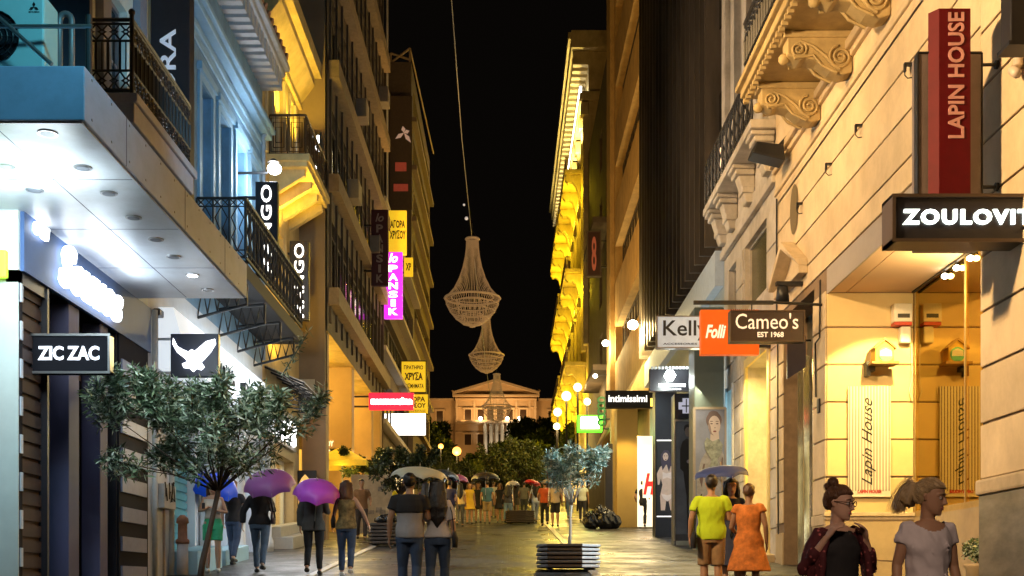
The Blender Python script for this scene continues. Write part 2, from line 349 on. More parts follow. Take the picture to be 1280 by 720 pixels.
# ================================================================== LEFT SIDE
LX = Fac(-1, -6.0)
def railing(parent, name, p0, p1, z0, z1, pat='bars', m=None, n=None, r=.014):
    """ornate iron panel from p0=(x,y) to p1"""
    mb = MB(); p0 = Vector((p0[0], p0[1], 0)); p1 = Vector((p1[0], p1[1], 0)); L = (p1-p0).length; t = (p1-p0).normalized()
    P = lambda a, z: (p0.x+t.x*a, p0.y+t.y*a, z)
    for z in (z0, z1): mb.tube([P(0, z), P(L, z)], r*1.5, 6)
    H = z1-z0
    if pat == 'bars':
        k = n or int(L/.13)
        for i in range(k+1): a = L*i/k; mb.tube([P(a, z0), P(a, z1)], r*.8, 5)
    elif pat == 'orn':
        k = n or max(3, int(L/.17)); a0 = z0+H*.28; a1 = z1-H*.3; wv = L/k
        for z in (a0, a1, z1-H*.06): mb.tube([P(0, z), P(L, z)], r, 5)
        for i in range(k+1): mb.tube([P(wv*i, a0), P(wv*i, a1)], r*1.1, 5)
        for i in range(k):
            a = wv*(i+.5)
            mb.tube([P(a, a0), P(a, a1)], r*.6, 4)
            for zc, hh in ((z0+H*.14, H*.13), (z1-H*.17, H*.11)):
                for s_ in (-1, 1):
                    mb.tube([P(a-s_*wv/2, zc-hh), P(a-s_*wv*.1, zc-hh*.3), P(a+s_*wv*.35, zc), P(a-s_*wv*.1, zc+hh*.3), P(a-s_*wv/2, zc+hh)], r*.7, 4)
                mb.tube([P(a+wv*.2*math.cos(q*math.pi/4), zc+wv*.2*math.sin(q*math.pi/4)) for q in range(9)], r*.6, 4, False)
    elif pat == 'cross':
        k = n or max(2, int(L/.42)); wv = L/k; a1 = z1-H*.14; a0 = z0+H*.12
        for z in (a0, a1): mb.tube([P(0, z), P(L, z)], r*.8, 5)
        for i in range(k+1): mb.tube([P(wv*i, z0), P(wv*i, z1)], r*1.2, 5)
        for i in range(k):
            a = wv*i; mb.tube([P(a, a1), P(a+wv/2, z1), P(a+wv, a1)], r*.7, 4); mb.tube([P(a, z1), P(a+wv/2, a1), P(a+wv, z1)], r*.7, 4)
            mb.tube([P(a, z0), P(a+wv/2, a0), P(a+wv, z0)], r*.7, 4)
            c = a+wv/2; zc = (a0+a1)/2
            for s_ in (-1, 1):
                mb.tube([P(c, a0), P(c+s_*wv*.35, a0+(a1-a0)*.3), P(c+s_*wv*.1, zc), P(c+s_*wv*.38, a0+(a1-a0)*.75), P(c, a1)], r*.7, 4)
    elif pat == 'greek':
        k = n or 2; wv = L/k
        for i in range(k):
            a = wv*i
            for q in (.08, .2, .34):
                mb.tube([P(a+wv*q, z0+H*q*.9), P(a+wv*(1-q), z0+H*q*.9), P(a+wv*(1-q), z1-H*q*.9), P(a+wv*q, z1-H*q*.9), P(a+wv*q, z0+H*q*.9)], r*.8, 4)
            mb.tube([P(a, z0), P(a, z1)], r, 4)
        for i in range(int(L/.14)): mb.tube([P(L*i/int(L/.14), z0), P(L*i/int(L/.14), z1)], r*.45, 4)
    return mb.build(name, m or M_black, parent)

# ---- A: the shop building with the deep canopy
A = thing('shop_building', 'dark shopfront building under a deep flat canopy with a glowing white script sign', 'building', (-6, 17, gz(17)), world=True)
mb = MB(); LX.wall(mb, 14.7, 20, 5.45, 18, [(16.3, 17.2, 7.9, 10.6), (18.0, 18.9, 7.9, 10.6)], .25)
mb.quad((-6, 14.7, .6), (-12, 14.7, .6), (-12, 14.7, 18), (-6, 14.7, 18)); mb.quad((-6, 20, .6), (-12, 20, .6), (-12, 20, 18), (-6, 20, 18)); mb.quad((-6, 14.7, 18), (-6, 20, 18), (-12, 20, 18), (-12, 14.7, 18))
mb.quad((-6, 14.7, .6), (-6, 14.72, .6), (-6, 14.72, 5.45), (-6, 14.7, 5.45)); mb.build('wall', mat('mint_plaster', (.62, .7, .66), .7, var=.06, scale=3, bump=.08), A)
mb = MB(); LX.box(mb, 14.76, 20, 5.45, 6.19, 0.0, .05); mb.build('fascia', mat('fascia_blue_grey', (.05, .11, .27), .5, var=.1, scale=2), A)
for a, b in ((16.3, 17.2), (18.0, 18.9)): LX.window(A, a, b, 7.9, 10.6, .2, M_grey, M_win, 2, 3)
mb = MB()
for a in (15.6, 17.45, 19.2): LX.box(mb, a, a+.35, 6.9, 17, 0, .12)
mb.build('pilaster', mat('grey_pilaster', (.24, .25, .3), .7, var=.1), A)
# door recess
mb = MB(); LX.box(mb, 15.62, 18.4, 1, 5.45, -.6, -.55); d_ = mb.build('door', M_dark, A)
mb = MB(); LX.box(mb, 15.62, 15.66, 1, 5.45, -.6, 0); LX.box(mb, 18.38, 18.42, 1, 5.45, -.6, 0); mb.build('door_reveal', M_blk, A)
mb = MB(); LX.box(mb, 17.2, 17.5, 1, 4.75, -.6, -.54); LX.box(mb, 16.2, 16.28, 1, 4.75, -.6, -.53); LX.box(mb, 15.7, 18.35, 4.7, 4.82, -.6, -.53); mb.build('door_frame', M_purple, d_)
for a, b in ((16.45, 16.85), (17.72, 18.05)):
    mb = MB(); LX.box(mb, a, b, 1, 5.45, -.3, -.02); mb.build('pier', mat('pier_purple_grey', (.065, .06, .12), .6, var=.2, scale=1.2, stretch=(1, 1, .4)), A, bevel=.01)
# roller shutter
mb = MB(); z = 1.0
while z < 5.3:
    LX.box(mb, 14.83, 15.58, z, z+.15, -.12, -.06); LX.box(mb, 14.83, 15.58, z+.15, z+.2, -.12, -.09); z += .2
mb.build('roller_shutter', M_shut, A)
mb = MB(); LX.box(mb, 15.58, 15.64, 1, 5.45, -.15, .02); LX.box(mb, 14.7, 15.6, 5.3, 5.45, -.15, 0); mb.build('shutter_frame', M_blk, A)
mb = MB(); LX.box(mb, 14.72, 14.83, 1, 5.45, -.15, .0); sj = mb.build('jamb', M_matt, A)
mb = MB(); z = 1.35
while z < 5.3: LX.box(mb, 14.745, 14.805, z, z+.23, .0, .02); z += .465
mb.build('light_block', mat('pale_blocks', (.5, .55, .62), .5, var=.05), sj)
# striped pilaster
mb = MB(); LX.box(mb, 18.42, 19.9, 1, 5.45, -.2, .03); sp = mb.build('striped_pilaster', M_matt, A)
mb = MB(); z = 1.2
while z < 5.3: LX.box(mb, 18.5, 19.75, z, z+.225, .03, .06); z += .456
mb.build('light_block', mat('slate_blocks', (.20, .22, .33), .45, var=.12), sp)
# canopy
mb = MB(); mb.box(-12, -4.2, 11.9, 19.3, 6.2, 6.74); cp = mb.build('canopy', M_alu, A, bevel=.01)
mb = MB(); mb.box(-12, -4.24, 11.94, 19.26, 6.185, 6.2); mb.build('soffit', grime(mat('soffit_white', (.72, .76, .82), .32, var=.02, scale=2), .14, (.8, .8, 1)), cp)
mb = MB(); mb.box(-4.203, -4.197, 15.6, 15.615, 6.2, 6.74); mb.box(-4.203, -4.197, 13.2, 13.215, 6.2, 6.74); mb.box(-4.203, -4.197, 17.8, 17.812, 6.2, 6.74)
for y in (13.6, 15.5, 17.4): mb.box(-6, -4.26, y, y+.012, 6.183, 6.186)
mb.box(-5.15, -5.14, 11.95, 19.2, 6.183, 6.186); mb.build('joint', M_purple, cp)
mb = MB()
for y in [12.1+.6*k for k in range(12)]:
    for z in (6.27, 6.67): mb.box(-4.2, -4.194, y, y+.022, z, z+.022)
mb.build('screw', M_grey, cp)
for i, (x, y) in enumerate([(-4.68, 18.7), (-4.68, 17.8), (-4.68, 16.8), (-4.68, 15.95), (-4.68, 15.0), (-4.68, 14.07), (-4.68, 13.2), (-4.68, 12.2), (-5.5, 13.15), (-5.5, 13.95)]):
    mb = MB(); mb.loftz([(x, y, 6.172, .1, .1), (x, y, 6.186, .1, .1)], 20); o = mb.build('downlight', M_steel, cp)
    mb = MB(); mb.loftz([(x, y, 6.168, .075, .075), (x, y, 6.173, .075, .075)], 16); mb.build('lens', G('lens_lit', (.9, .96, 1), 14) if i in (1,) else mat('lens_off', (.2, .22, .25), .2), o)
    lamp('SPOT', (x, y, 6.12), 45 if i > 7 else 22, (.68, .86, 1), .06, (x-.35, y, 0), 110, name='downlight_lamp')
lamp('AREA', (-5.6, 13.3, 6.0), 90, (.78, .95, 1), 1.2, (-6.6, 14.6, 3.5))
lamp('AREA', (-5.2, 13.2, 5.6), 26, (.8, .95, 1), .8, (-5.4, 13.2, 6.2))
# balcony of A
mb = MB(); mb.box(-5.97, -4.95, 15.9, 18.9, 7.72, 8.05); mb.box(-5.97, -4.9, 15.86, 18.94, 7.98, 8.1); b_ = mb.build('balcony', mat('balcony_slab_grey', (.34, .34, .4), .6, var=.1), A, bevel=.015)
railing(b_, 'railing', (-5.95, 15.95), (-5.0, 15.95), 8.16, 9.1, 'orn', n=6, r=.017)
railing(b_, 'railing', (-5.0, 15.95), (-5.0, 18.85), 8.16, 9.1, 'orn', n=16, r=.022)
mb = MB(); mb.tube([(-5.0, 15.95, 8.1), (-5.0, 15.95, 9.16)], .03, 8); mb.ball((-5.0, 15.95, 9.2), .045); mb.build('post', M_black, b_)

gb = MB(); gb.box(PX(-12, 14.65), PX(9, 14.65), 14.6, 14.69, PZ(346, 14.6), PZ(312, 14.6)); tag(gb.build('exit_box', G('green_box', (.5, .85, .05), 1.0), None, bevel=.01), 'small yellow-green lit box on the mint wall at the left edge', 'lit box')
# glowing script sign, small one, hanging ZIC ZAC sign
s1 = thing('script_sign', 'glowing white bold script sign on the blue fascia under the canopy', 'sign', (-5.9, 16.8, 5.6), world=True)
mb = MB(); LX.box(mb, 15.95, 18.1, 5.62, 5.66, .05, .12); mb.build('bracket', M_grey, s1)
text('Seuuos', G('script_glow', (.9, .96, 1), 3.5), s1, (15.7, 5.52, 18.2, 6.12), 'L', -5.86, bold=.032, shear=.25, thick=.06, spacing=.86)
lamp('AREA', (-5.6, 17.0, 5.9), 12, (.7, .86, 1), 1.8, (-4.6, 17.0, 6.2), size_y=.3)
s1 = thing('script_sign', 'tiny glowing sign at the near end of the blue fascia below the soffit', 'sign', (-5.9, 15.1, 6.0), world=True)
text('eu', G('script_glow', (.9, .96, 1), 9), s1, (14.95, 5.98, 15.4, 6.15), 'L', -5.9, bold=.04, shear=.2, thick=.05)
d = 15.3
s2 = thing('hanging_sign', 'dark rectangular hanging sign with white capitals in a steel frame before the roller shutter', 'sign', (PX(38, d), d, PZ(440, d)), world=True)
x0, x1, z0, z1 = PX(36, d), PX(136, d), PZ(467, d), PZ(417, d)
mb = MB(); mb.box(x0, x1, d, d+.12, z0, z1); mb.build('panel', mat('sign_panel_charcoal', (.012, .012, .016), .8, spec=.1), s2, bevel=.008)
mb = MB(); mb.box(x0-.02, x1+.02, d-.015, d+.135, z1-.03, z1); mb.box(x0-.02, x1+.02, d-.015, d+.135, z0, z0+.03); mb.box(x1-.01, x1+.02, d-.016, d+.136, z0, z1); mb.build('frame', M_steel, s2)
mb = MB()
for z in (z1-.04, z0+.06): mb.tube([(-6.05, d+.06, z), (x0, d+.06, z)], .018, 8)
mb.tube([(x0-.05, d+.06, z0-.1), (x0-.05, d+.06, z1+.05)], .02, 8); mb.build('bracket', M_steel, s2)
text('ZIC ZAC', G('zic_letters', (.85, .9, 1), 1.1), s2, (x0+.12*1.0, z0+.17, x1-.12, z1-.16), 'F', d, bold=.03, thick=.03)
# mitsubishi-type air conditioner on the canopy
d = 12.5
ac = thing('air_conditioner', 'large turquoise lit air conditioning unit standing on top of the canopy', 'air conditioner', (-5.3, d, 6.74), world=True)
x1 = PX(55, d); mb = MB(); mb.box(-5.9, x1, d, d+.4, 6.78, 7.75); mb.build('casing', mat('ac_casing', (.35, .55, .55), .45, var=.04), ac, bevel=.02)
mb = MB(); c = (PX(-8, d), PZ(46, d))
for r_ in (.27, .21, .15, .09, .04): mb.tube([(c[0]+r_*math.cos(q*.3), d-.015, c[1]+r_*math.sin(q*.3)) for q in range(22)], .007, 5, False)
for q in range(8): mb.tube([(c[0], d-.012, c[1]), (c[0]+.27*math.cos(q*.785), d-.012, c[1]+.27*math.sin(q*.785))], .005, 4)
mb.build('fan_grille', M_black, ac)
mb = MB(); mb.ball((0, 0, 0), .27, 24, Matrix.Translation((c[0], d-.002, c[1])) @ Matrix.Scale(.02, 4, (0, 1, 0))); mb.build('fan', M_dark, ac)
mb = MB(); lx, lz = PX(42.5, d), PZ(9, d); s_ = .028
for an in (90, 210, 330):
    a = R(an); u = (math.cos(a), math.sin(a)); v = (-u[1], u[0]); k = s_
    mb.prism([(lx, lz), (lx+u[0]*k+v[0]*k*.55, lz+u[1]*k+v[1]*k*.55), (lx+u[0]*2*k, lz+u[1]*2*k), (lx+u[0]*k-v[0]*k*.55, lz+u[1]*k-v[1]*k*.55)], d-.006, d)
mb.build('emblem', M_ink, ac)
text('MITSUBISHI', M_ink, ac, (lx-.055, lz-.06, lx+.055, lz-.04), 'F', d, thick=.004); 
mb = MB(); mb.box(-5.8, -5.7, d+.02, d+.38, 6.74, 6.78); mb.box(x1-.15, x1-.05, d+.02, d+.38, 6.74, 6.78); mb.build('foot', M_black, ac)
rl = thing('pipe_rail', 'pale tubular rail with a diagonal brace fixed over the canopy', 'rail', (-5.0, 12.4, 6.74), world=True)
dd = 12.3; mb = MB(); mb.tube([(PX(-20, dd), dd, PZ(33, dd)), (PX(115, dd+.1), dd+.1, PZ(33, dd+.1))], .022, 10); mb.build('rail', M_steel, rl)
mb = MB(); mb.tube([(PX(-6, dd), dd-.03, PZ(18, dd)), (PX(66, dd), dd-.03, PZ(82, dd))], .022, 10); mb.build('brace', M_steel, rl)
mb = MB(); mb.tube([(PX(114, 12.5), 12.42, PZ(24, 12.5)), (PX(114, 12.5), 12.42, 6.74)], .03, 10); mb.build('post', M_black, rl)
du = thing('ventilation_duct', 'curved grey ventilation pipe against the dark wall behind the air conditioner', 'duct', (-6, 14.6, 7), world=True)
d = 13.6; mb = MB(); cx, cz = PX(82, d), PZ(26, d)
mb.tube([(cx-.07, d, 6.74)]+[(cx+.07*math.cos(math.pi-q*math.pi/8), d, cz+.08*math.sin(math.pi-q*math.pi/8)) for q in range(9)]+[(cx+.07, d, 6.74)], .035, 12); mb.build('duct', M_grey, du, True)
mb = MB(); mb.box(PX(52, 14.3), PX(112, 14.3), 14.3, 14.4, 6.74, 8.9); tag(mb.build('metal_screen', mat('screen_dark', (.07, .07, .1), .5, .4)), 'dark metal screen panel behind the curved ventilation pipe', 'screen')
# vertical black sign: ... ORA
d = 19.6
vs = thing('vertical_sign', 'tall unlit black vertical sign with pale grey capitals beside the blue house', 'sign', (PX(212, d), d, 6), world=True)
x0, x1 = PX(188, d), PX(237, d); mb = MB(); mb.box(x0, x1, d, d+.3, 6.74, 12.2); mb.build('panel', M_blk, vs, bevel=.01)
text('SEPHORA', mat('letters_grey_pale', (.62, .62, .68), .4, emit=.25), vs, (PX(200, d), PZ(212, d), PX(220, d), PZ(37, d)), 'F', d, thick=.05, turn=1)  # letters of the unlit sign are given a faint glow
mb = MB(); 
for z in (7.6, 9.5, 11.4): mb.box(-6, x0, d+.1, d+.2, z, z+.05)
mb.build('bracket', M_black, vs)

# ---- B: blue neoclassical house
B = thing('blue_house', 'pale blue neoclassical house with tall windows, iron balcony and dentil eaves', 'house', (-6, 25, gz(25)), world=True)
wins = [(23.35, 24.25), (24.85, 25.8), (26.4, 27.3), (27.9, 28.7)]
mb = MB(); LX.wall(mb, 20, 29.3, 6.9, 14.0, [(a, b, 8.0, 11.4) for a, b in wins], .28); LX.body(mb, 20, 29.3, 6.9, 14.0); mb.build('wall', M_blue, B)
for a, b in wins:
    f = LX.window(B, a, b, 8.0, 11.4, .24, M_bluetrim, M_win, 2, 3, .07)
    mb = MB(); LX.box(mb, a-.16, a, 8.0, 11.55, 0, .05); LX.box(mb, b, b+.16, 8.0, 11.55, 0, .05); LX.box(mb, a, b, 11.4, 11.55, 0, .05); LX.box(mb, a-.2, b+.2, 11.55, 11.7, 0, .1); mb.build('surround', M_bluetrim, f)
mb = MB(); LX.box(mb, 20, 29.35, 12.2, 12.35, 0, .08); LX.box(mb, 20, 29.4, 12.45, 12.6, 0, .22); LX.box(mb, 20, 29.45, 12.6, 12.72, 0, .3)
LX.box(mb, 20, 29.3, 12.0, 12.2, 0, .04); mb.build('cornice', M_bluetrim, B, bevel=.02)
mb = MB(); LX.box(mb, 20, 29.4, 14.0, 14.16, -.2, .55); LX.box(mb, 20, 29.45, 14.16, 14.3, -.2, .65); ev = mb.build('eaves', mat('eave_grey', (.42, .42, .45), .7), B, bevel=.02)
mb = MB(); y = 20.05
while y < 29.3: LX.box(mb, y, y+.2, 13.62, 14.0, .0, .5); y += .36
mb.build('dentil', mat('dentil_grey', (.5, .48, .5), .7), ev)
mb = MB()
for i in range(26):
    y = 20.1+i*.36; mb.tube([(-5.36, y, 14.36), (-8.2, y, 15.3)], .11, 8)
mb.build('roof', M_terra, B)
mb = MB(); mb.tube([(-5.93, 28.95, 12.3), (-5.8, 28.95, 12.6), (-5.8, 28.95, 12.7)], .06, 8); mb.tube([(-5.9, 28.95, 12.3), (-5.9, 28.95, 7)], .05, 8); mb.build('downpipe', mat('pipe_blue_grey', (.3, .38, .48), .5), B)
mb = MB(); LX.box(mb, 22.9, 29.3, 7.45, 7.75, 0, 1.0); b_ = mb.build('balcony', mat('balcony_slab_dark', (.02, .018, .02), .7), B, bevel=.015)
railing(b_, 'railing', (-5.95, 22.95), (-5.02, 22.95), 7.85, 8.98, 'cross', n=3, r=.018)
railing(b_, 'railing', (-5.02, 22.95), (-5.02, 29.2), 7.85, 8.98, 'cross', n=16, r=.022)
for y in (23.2, 24.9, 26.6, 28.3):
    mb = MB(); mb.tube([(-6, y, 7.3), (-5.05, y, 7.4)], .03, 6); mb.tube([(-6, y, 6.75), (-5.05, y, 7.0), (-5.05, y, 7.4)], .03, 6)
    for k in range(5): a = -6+.19*k; mb.tube([(a, y, 6.78+.05*k), (a+.095, y, 7.33), (a+.19, y, 6.83+.05*k)], .018, 5)
    mb.build('bracket', M_black, b_)
# ground floor
GF = [(21.35, 23.0, .5, 4.9), (23.7, 25.6, .5, 4.9), (26.1, 28.3, .5, 4.9)]
mb = MB(); LX.wall(mb, 20, 29.3, .5, 6.9, GF, .35); mb.build('ground_floor_wall', mat('white_shop_stone', (.6, .66, .74), .6, var=.08, scale=3, bump=.1), B)
mb = MB(); z = 1.9
while z < 4.85: LX.box(mb, 21.38, 22.97, z, z+.12, -.2, -.14); LX.box(mb, 21.38, 22.97, z+.12, z+.16, -.2, -.17); z += .16
mb.build('roller_shutter', M_shutb, B)
mb = MB(); mb.slope(-5.99, -5.5, 21.3, 23.1, -.05, .42); mb.slope(-5.99, -5.55, 23.6, 25.7, -.05, .3); mb.build('step', mat('step_pale_blue', (.3, .5, .6), .5, var=.06), B, bevel=.02)
for a, b in ((23.7, 25.6), (26.1, 28.3)):
    LX.window(B, a, b, 2.0, 4.9, .3, M_wht, M_glass, 2, 1, .08, 'shop_window')
    mb = MB(); X = -6.4; mb.quad((X-3, a-.3, 1.8), (X-3, b+.3, 1.8), (X-3, b+.3, 5.1), (X-3, a-.3, 5.1)); mb.quad((X, a-.3, 1.8), (X-3, a-.3, 1.8), (X-3, a-.3, 5.1), (X, a-.3, 5.1)); mb.quad((X, b+.3, 1.8), (X-3, b+.3, 1.8), (X-3, b+.3, 5.1), (X, b+.3, 5.1)); mb.quad((X, a-.3, 5.1), (X-3, a-.3, 5.1), (X-3, b+.3, 5.1), (X, b+.3, 5.1))
    mb.quad((X, a-.3, 2.0), (X-3, a-.3, 2.0), (X-3, b+.3, 2.0), (X, b+.3, 2.0))
    for q in range(5): mb.box(X-2.8, X-2.5, a+.3*q, a+.3*q+.24, 2.1, 2.5+.35*(q % 3))
    mb.build('interior', mat('shop_interior_white', (.7, .72, .75), .6), B)
    lamp('AREA', (X-1.2, (a+b)/2, 5.0), 110, (.92, .96, 1), 1.6, (X-1.2, (a+b)/2, 0))
for y, r_ in ((23.35, .17), (25.85, .16), (28.75, .16)):
    mb = MB(); mb.loftz([(-5.82, y, gz(y)-.1, r_*1.3, r_*1.3), (-5.82, y, gz(y)+.25, r_*1.25, r_*1.25), (-5.82, y, gz(y)+.35, r_, r_), (-5.82, y, 4.8, r_*.88, r_*.88), (-5.82, y, 4.95, r_*1.3, r_*1.3), (-5.82, y, 5.05, r_*1.4, r_*1.4)], 20); mb.build('column', mat('white_column', (.66, .7, .74), .55, var=.06), B, True)
# lit fascia over the shops
mb = MB(); mb.hexa([(-6, 20.6, 5.3), (-5.45, 20.6, 5.3), (-5.45, 29.2, 5.3), (-6, 29.2, 5.3), (-6, 20.6, 6.35), (-5.75, 20.6, 6.35), (-5.75, 29.2, 6.35), (-6, 29.2, 6.35)]); fb = mb.build('fascia', mat('lit_fascia', (.75, .8, .86), .5, emit=.55, ecol=(.85, .93, 1)), B)
o = text('INYOΠA', M_ink, fb, (21.9, 5.55, 24.0, 5.85), 'L', -5.5, bold=.02, thick=.12)
o = text('KOΣMHMATA', M_ink, fb, (24.9, 5.5, 27.8, 5.8), 'L', -5.5, bold=.02, thick=.12)
lamp('AREA', (-5.1, 25, 5.9), 60, (.8, .92, 1), 6, (-7, 25, 5.4), size_y=.3)
# electric box, standpipe, wall camera
eb = thing('electric_box', 'grey electric box with black graffiti on the pale blue pillar', 'electric box', (-5.95, 20.7, 3.0), world=True)
mb = MB(); LX.box(mb, 20.4, 21.1, PZ(636, 20.7), PZ(606, 20.7), 0, .16); mb.build('casing', mat('box_grey', (.38, .42, .45), .5), eb, bevel=.01)
mb = MB(); rr = random.Random(3)
for k in range(4):
    y, z = 20.5+.14*k, 3.05; mb.tube([(-5.835, y+rr.uniform(-.08, .12), z+rr.uniform(-.05, .35)) for _ in range(5)], .012, 4)
mb.build('graffiti', M_ink, eb)
mb = MB(); mb.tube([(-5.95, 20.75, PZ(636, 20.7)), (-5.95, 20.75, gz(20.7))], .025, 6); mb.build('conduit', M_grey, eb)
hp = thing('standpipe', 'short terracotta capped standpipe at the foot of the white pillar', 'standpipe', (-5.75, 21.2, gz(21.2)), world=True)
b0 = gz(21.2); mb = MB(); mb.loftz([(-5.75, 21.2, b0, .1, .1), (-5.75, 21.2, b0+.55, .1, .1)], 14); mb.build('post', mat('pipe_pale', (.5, .5, .52), .5), hp, True)
mb = MB(); mb.loftz([(-5.75, 21.2, b0+.55, .12, .12), (-5.75, 21.2, b0+.62, .12, .12), (-5.75, 21.2, b0+.64, .085, .085), (-5.75, 21.2, b0+.9, .08, .08), (-5.75, 21.2, b0+.92, .11, .11), (-5.75, 21.2, b0+1.0, .1, .1), (-5.75, 21.2, b0+1.06, .04, .04)], 14); mb.build('cap', M_terra, hp, True)
mb = MB(); 
for y in (20.15, 21.15): mb.tube([(-5.93, y, gz(y)), (-5.93, y, 6.2)], .05, 8)
tag(mb.build('drainpipe', mat('pipe_white', (.6, .66, .7), .45), None, True), 'twin white drainpipes running up beside the striped pilaster', 'pipe')
sc_ = thing('security_camera', 'small dark security camera under the far end of the canopy', 'camera', (-5.8, 20.3, 5.5), world=True)
d = 20.2; mb = MB(); mb.box(PX(191, d), PX(200, d), d, d+.25, PZ(394, d), PZ(385, d)); mb.build('body', M_blk, sc_, bevel=.02)
mb = MB(); mb.tube([(-6, d+.15, PZ(386, d)), (PX(193, d), d+.15, PZ(386, d))], .02, 6); mb.build('bracket', M_grey, sc_)
# eagle sign
d = 20.2
es = thing('eagle_sign', 'square dark blue box sign with a glowing white flying eagle', 'sign', (PX(243, d), d, PZ(445, d)), world=True)
x0, x1, z0, z1 = PX(213, d), PX(273, d), PZ(471, d), PZ(417, d); mb = MB(); mb.box(x0, x1, d, d+.14, z0, z1); mb.build('panel', mat('navy_panel', (.02, .025, .06), .3), es, bevel=.01)
mb = MB(); mb.box(-6.0, x0, d+.05, d+.1, z1-.1, z1-.06); mb.box(-6.0, x0, d+.05, d+.1, z0+.06, z0+.1); mb.build('bracket', M_steel, es)
pts = [(217, 423), (222, 433), (229, 437), (236, 440), (240, 437), (244, 439), (250, 434), (258, 427), (269, 424), (270, 430), (264, 440), (256, 449), (252, 453), (256, 459), (252, 463), (246, 461), (242, 465), (238, 461), (230, 460), (228, 455), (235, 452), (230, 447), (222, 441), (216, 430)]
mb = MB(); mb.prism([(PX(a, d), PZ(b, d)) for a, b in pts], d-.03, d-.002); mb.build('eagle_emblem', G('eagle_glow', (.92, .96, 1), 2.5), es)

# street lamp on wall arm
sl = thing('wall_lamp', 'glowing white globe lamp on a long iron arm over the blue house balcony', 'street lamp', (-6, 27.2, 11), world=True)
d = 27.2; gx, gz_ = PX(343, d), PZ(211, d)
mb = MB(); mb.tube([(-7.2, d, PZ(217, d)), (gx-.15, d, PZ(216, d))], .03, 8); mb.tube([(-7.0, d, PZ(236, d)), (PX(275, d), d, PZ(218, d))], .018, 6); mb.build('arm', M_black, sl)
mb = MB(); mb.ball((gx, d, gz_), .16, 20, sz=.8); mb.build('globe', E_lamp, sl, True)
mb = MB(); mb.loftz([(gx-.02, d, gz_+.14, .14, .14), (gx-.02, d, gz_+.22, .05, .05)], 14); mb.build('cap', M_black, sl)
lamp('POINT', (gx+.0, d-.3, gz_-.25), 130, (.8, .93, 1), .2)

# ---- C: ochre house lit yellow from below
C = thing('ochre_house', 'narrow ochre house floodlit yellow with a carved cornice and bracketed balcony', 'house', (-6, 31.5, gz(31)), world=True)
wins = [(29.75, 30.5), (31.2, 32.0), (32.9, 33.6)]
mb = MB(); LX.wall(mb, 29.3, 34.45, 5.3, 16, [(a, b, 12.3, 15.0) for a, b in wins]+[(a, b, 8.2, 10.8) for a, b in wins], .25); LX.body(mb, 29.3, 34.45, 5.3, 16); mb.build('wall', M_yel, C)
for a, b in wins:
    LX.window(C, a, b, 12.3, 15.0, .2, mat('cream_frame', (.6, .5, .3), .6), M_win, 2, 3); LX.window(C, a, b, 8.2, 10.8, .2, mat('cream_frame', (.6, .5, .3), .6), M_win, 2, 3)
mb = MB(); LX.box(mb, 29.3, 34.5, 15.2, 15.35, 0, .1); LX.box(mb, 29.3, 34.5, 15.9, 16.1, 0, .45); LX.box(mb, 29.3, 34.5, 16.1, 16.5, 0, .65); mb.hexa([(-6, 29.3, 15.35), (-5.95, 29.3, 15.35), (-5.95, 34.5, 15.35), (-6, 34.5, 15.35), (-6, 29.3, 15.9), (-5.55, 29.3, 15.9), (-5.55, 34.5, 15.9), (-6, 34.5, 15.9)]); mb.build('cornice', M_yel, C)
mb = MB()
for a, b in wins:
    for u in (a-.14, b): LX.box(mb, u, u+.14, 12.3, 15.0, 0, .06)
mb.build('surround', mat('cream_frame', (.6, .5, .3), .6), C)
mb = MB(); mb.box(-6, -5.0, 29.9, 33.2, 12.0, 12.25); mb.box(-6, -4.94, 29.84, 33.26, 12.13, 12.3); b_ = mb.build('balcony', M_yel, C)
for y in (30.1, 31.05, 32.0, 32.9):
    mb = MB(); mb.hexa([(-6, y, 11.3), (-5.1, y, 11.85), (-5.1, y+.2, 11.85), (-6, y+.2, 11.3), (-6, y, 12.0), (-5.1, y, 12.0), (-5.1, y+.2, 12.0), (-6, y+.2, 12.0)]); mb.build('bracket', M_yel, b_)
M_bronze = mat('bronze_iron', (.09, .055, .03), .5, .3)
railing(b_, 'railing', (-5.95, 29.95), (-5.05, 29.95), 12.32, 13.3, 'greek', M_bronze, n=2, r=.02)
railing(b_, 'railing', (-5.05, 29.95), (-5.05, 33.15), 12.32, 13.3, 'greek', M_bronze, n=5, r=.02)
for p, t in (((-5.5, 31, 10.6), (-5.5, 31.6, 14)), ((-5.55, 30.6, 13.6), (-5.8, 31.6, 17)), ((-5.55, 33.0, 13.6), (-5.8, 33.0, 17))):
    lamp('SPOT', p, 240, (1, .68, .07), .1, t, 120)
lamp('SPOT', (-5.2, 30.0, 6.9), 420, (1, .62, .06), .1, (-5.8, 32, 11), 100)
# lower floors: beige shop with lit sign, small glazed iron canopy, pier
mb = MB(); LX.wall(mb, 29.3, 34.45, 1, 5.3, [(29.9, 33.6, 1, 5.0)], .4); mb.build('ground_floor_wall', mat('cream_stone', (.6, .5, .34), .65, var=.1, scale=3), C)
LX.window(C, 29.9, 33.6, 2.2, 5.0, .35, M_wht, M_glass, 3, 1, .1, 'shop_window')
mb = MB(); X = -6.4; a, b = 29.5, 34
mb.quad((X-3, a, 2.5), (X-3, b, 2.5), (X-3, b, 5.2), (X-3, a, 5.2)); mb.quad((X, a, 2.4), (X-3, a, 2.4), (X-3, a, 5.2), (X, a, 5.2)); mb.quad((X, b, 2.4), (X-3, b, 2.4), (X-3, b, 5.2), (X, b, 5.2)); mb.quad((X, a, 5.2), (X-3, a, 5.2), (X-3, b, 5.2), (X, b, 5.2)); mb.quad((X, a, 2.6), (X-3, a, 2.6), (X-3, b, 2.6), (X, b, 2.6))
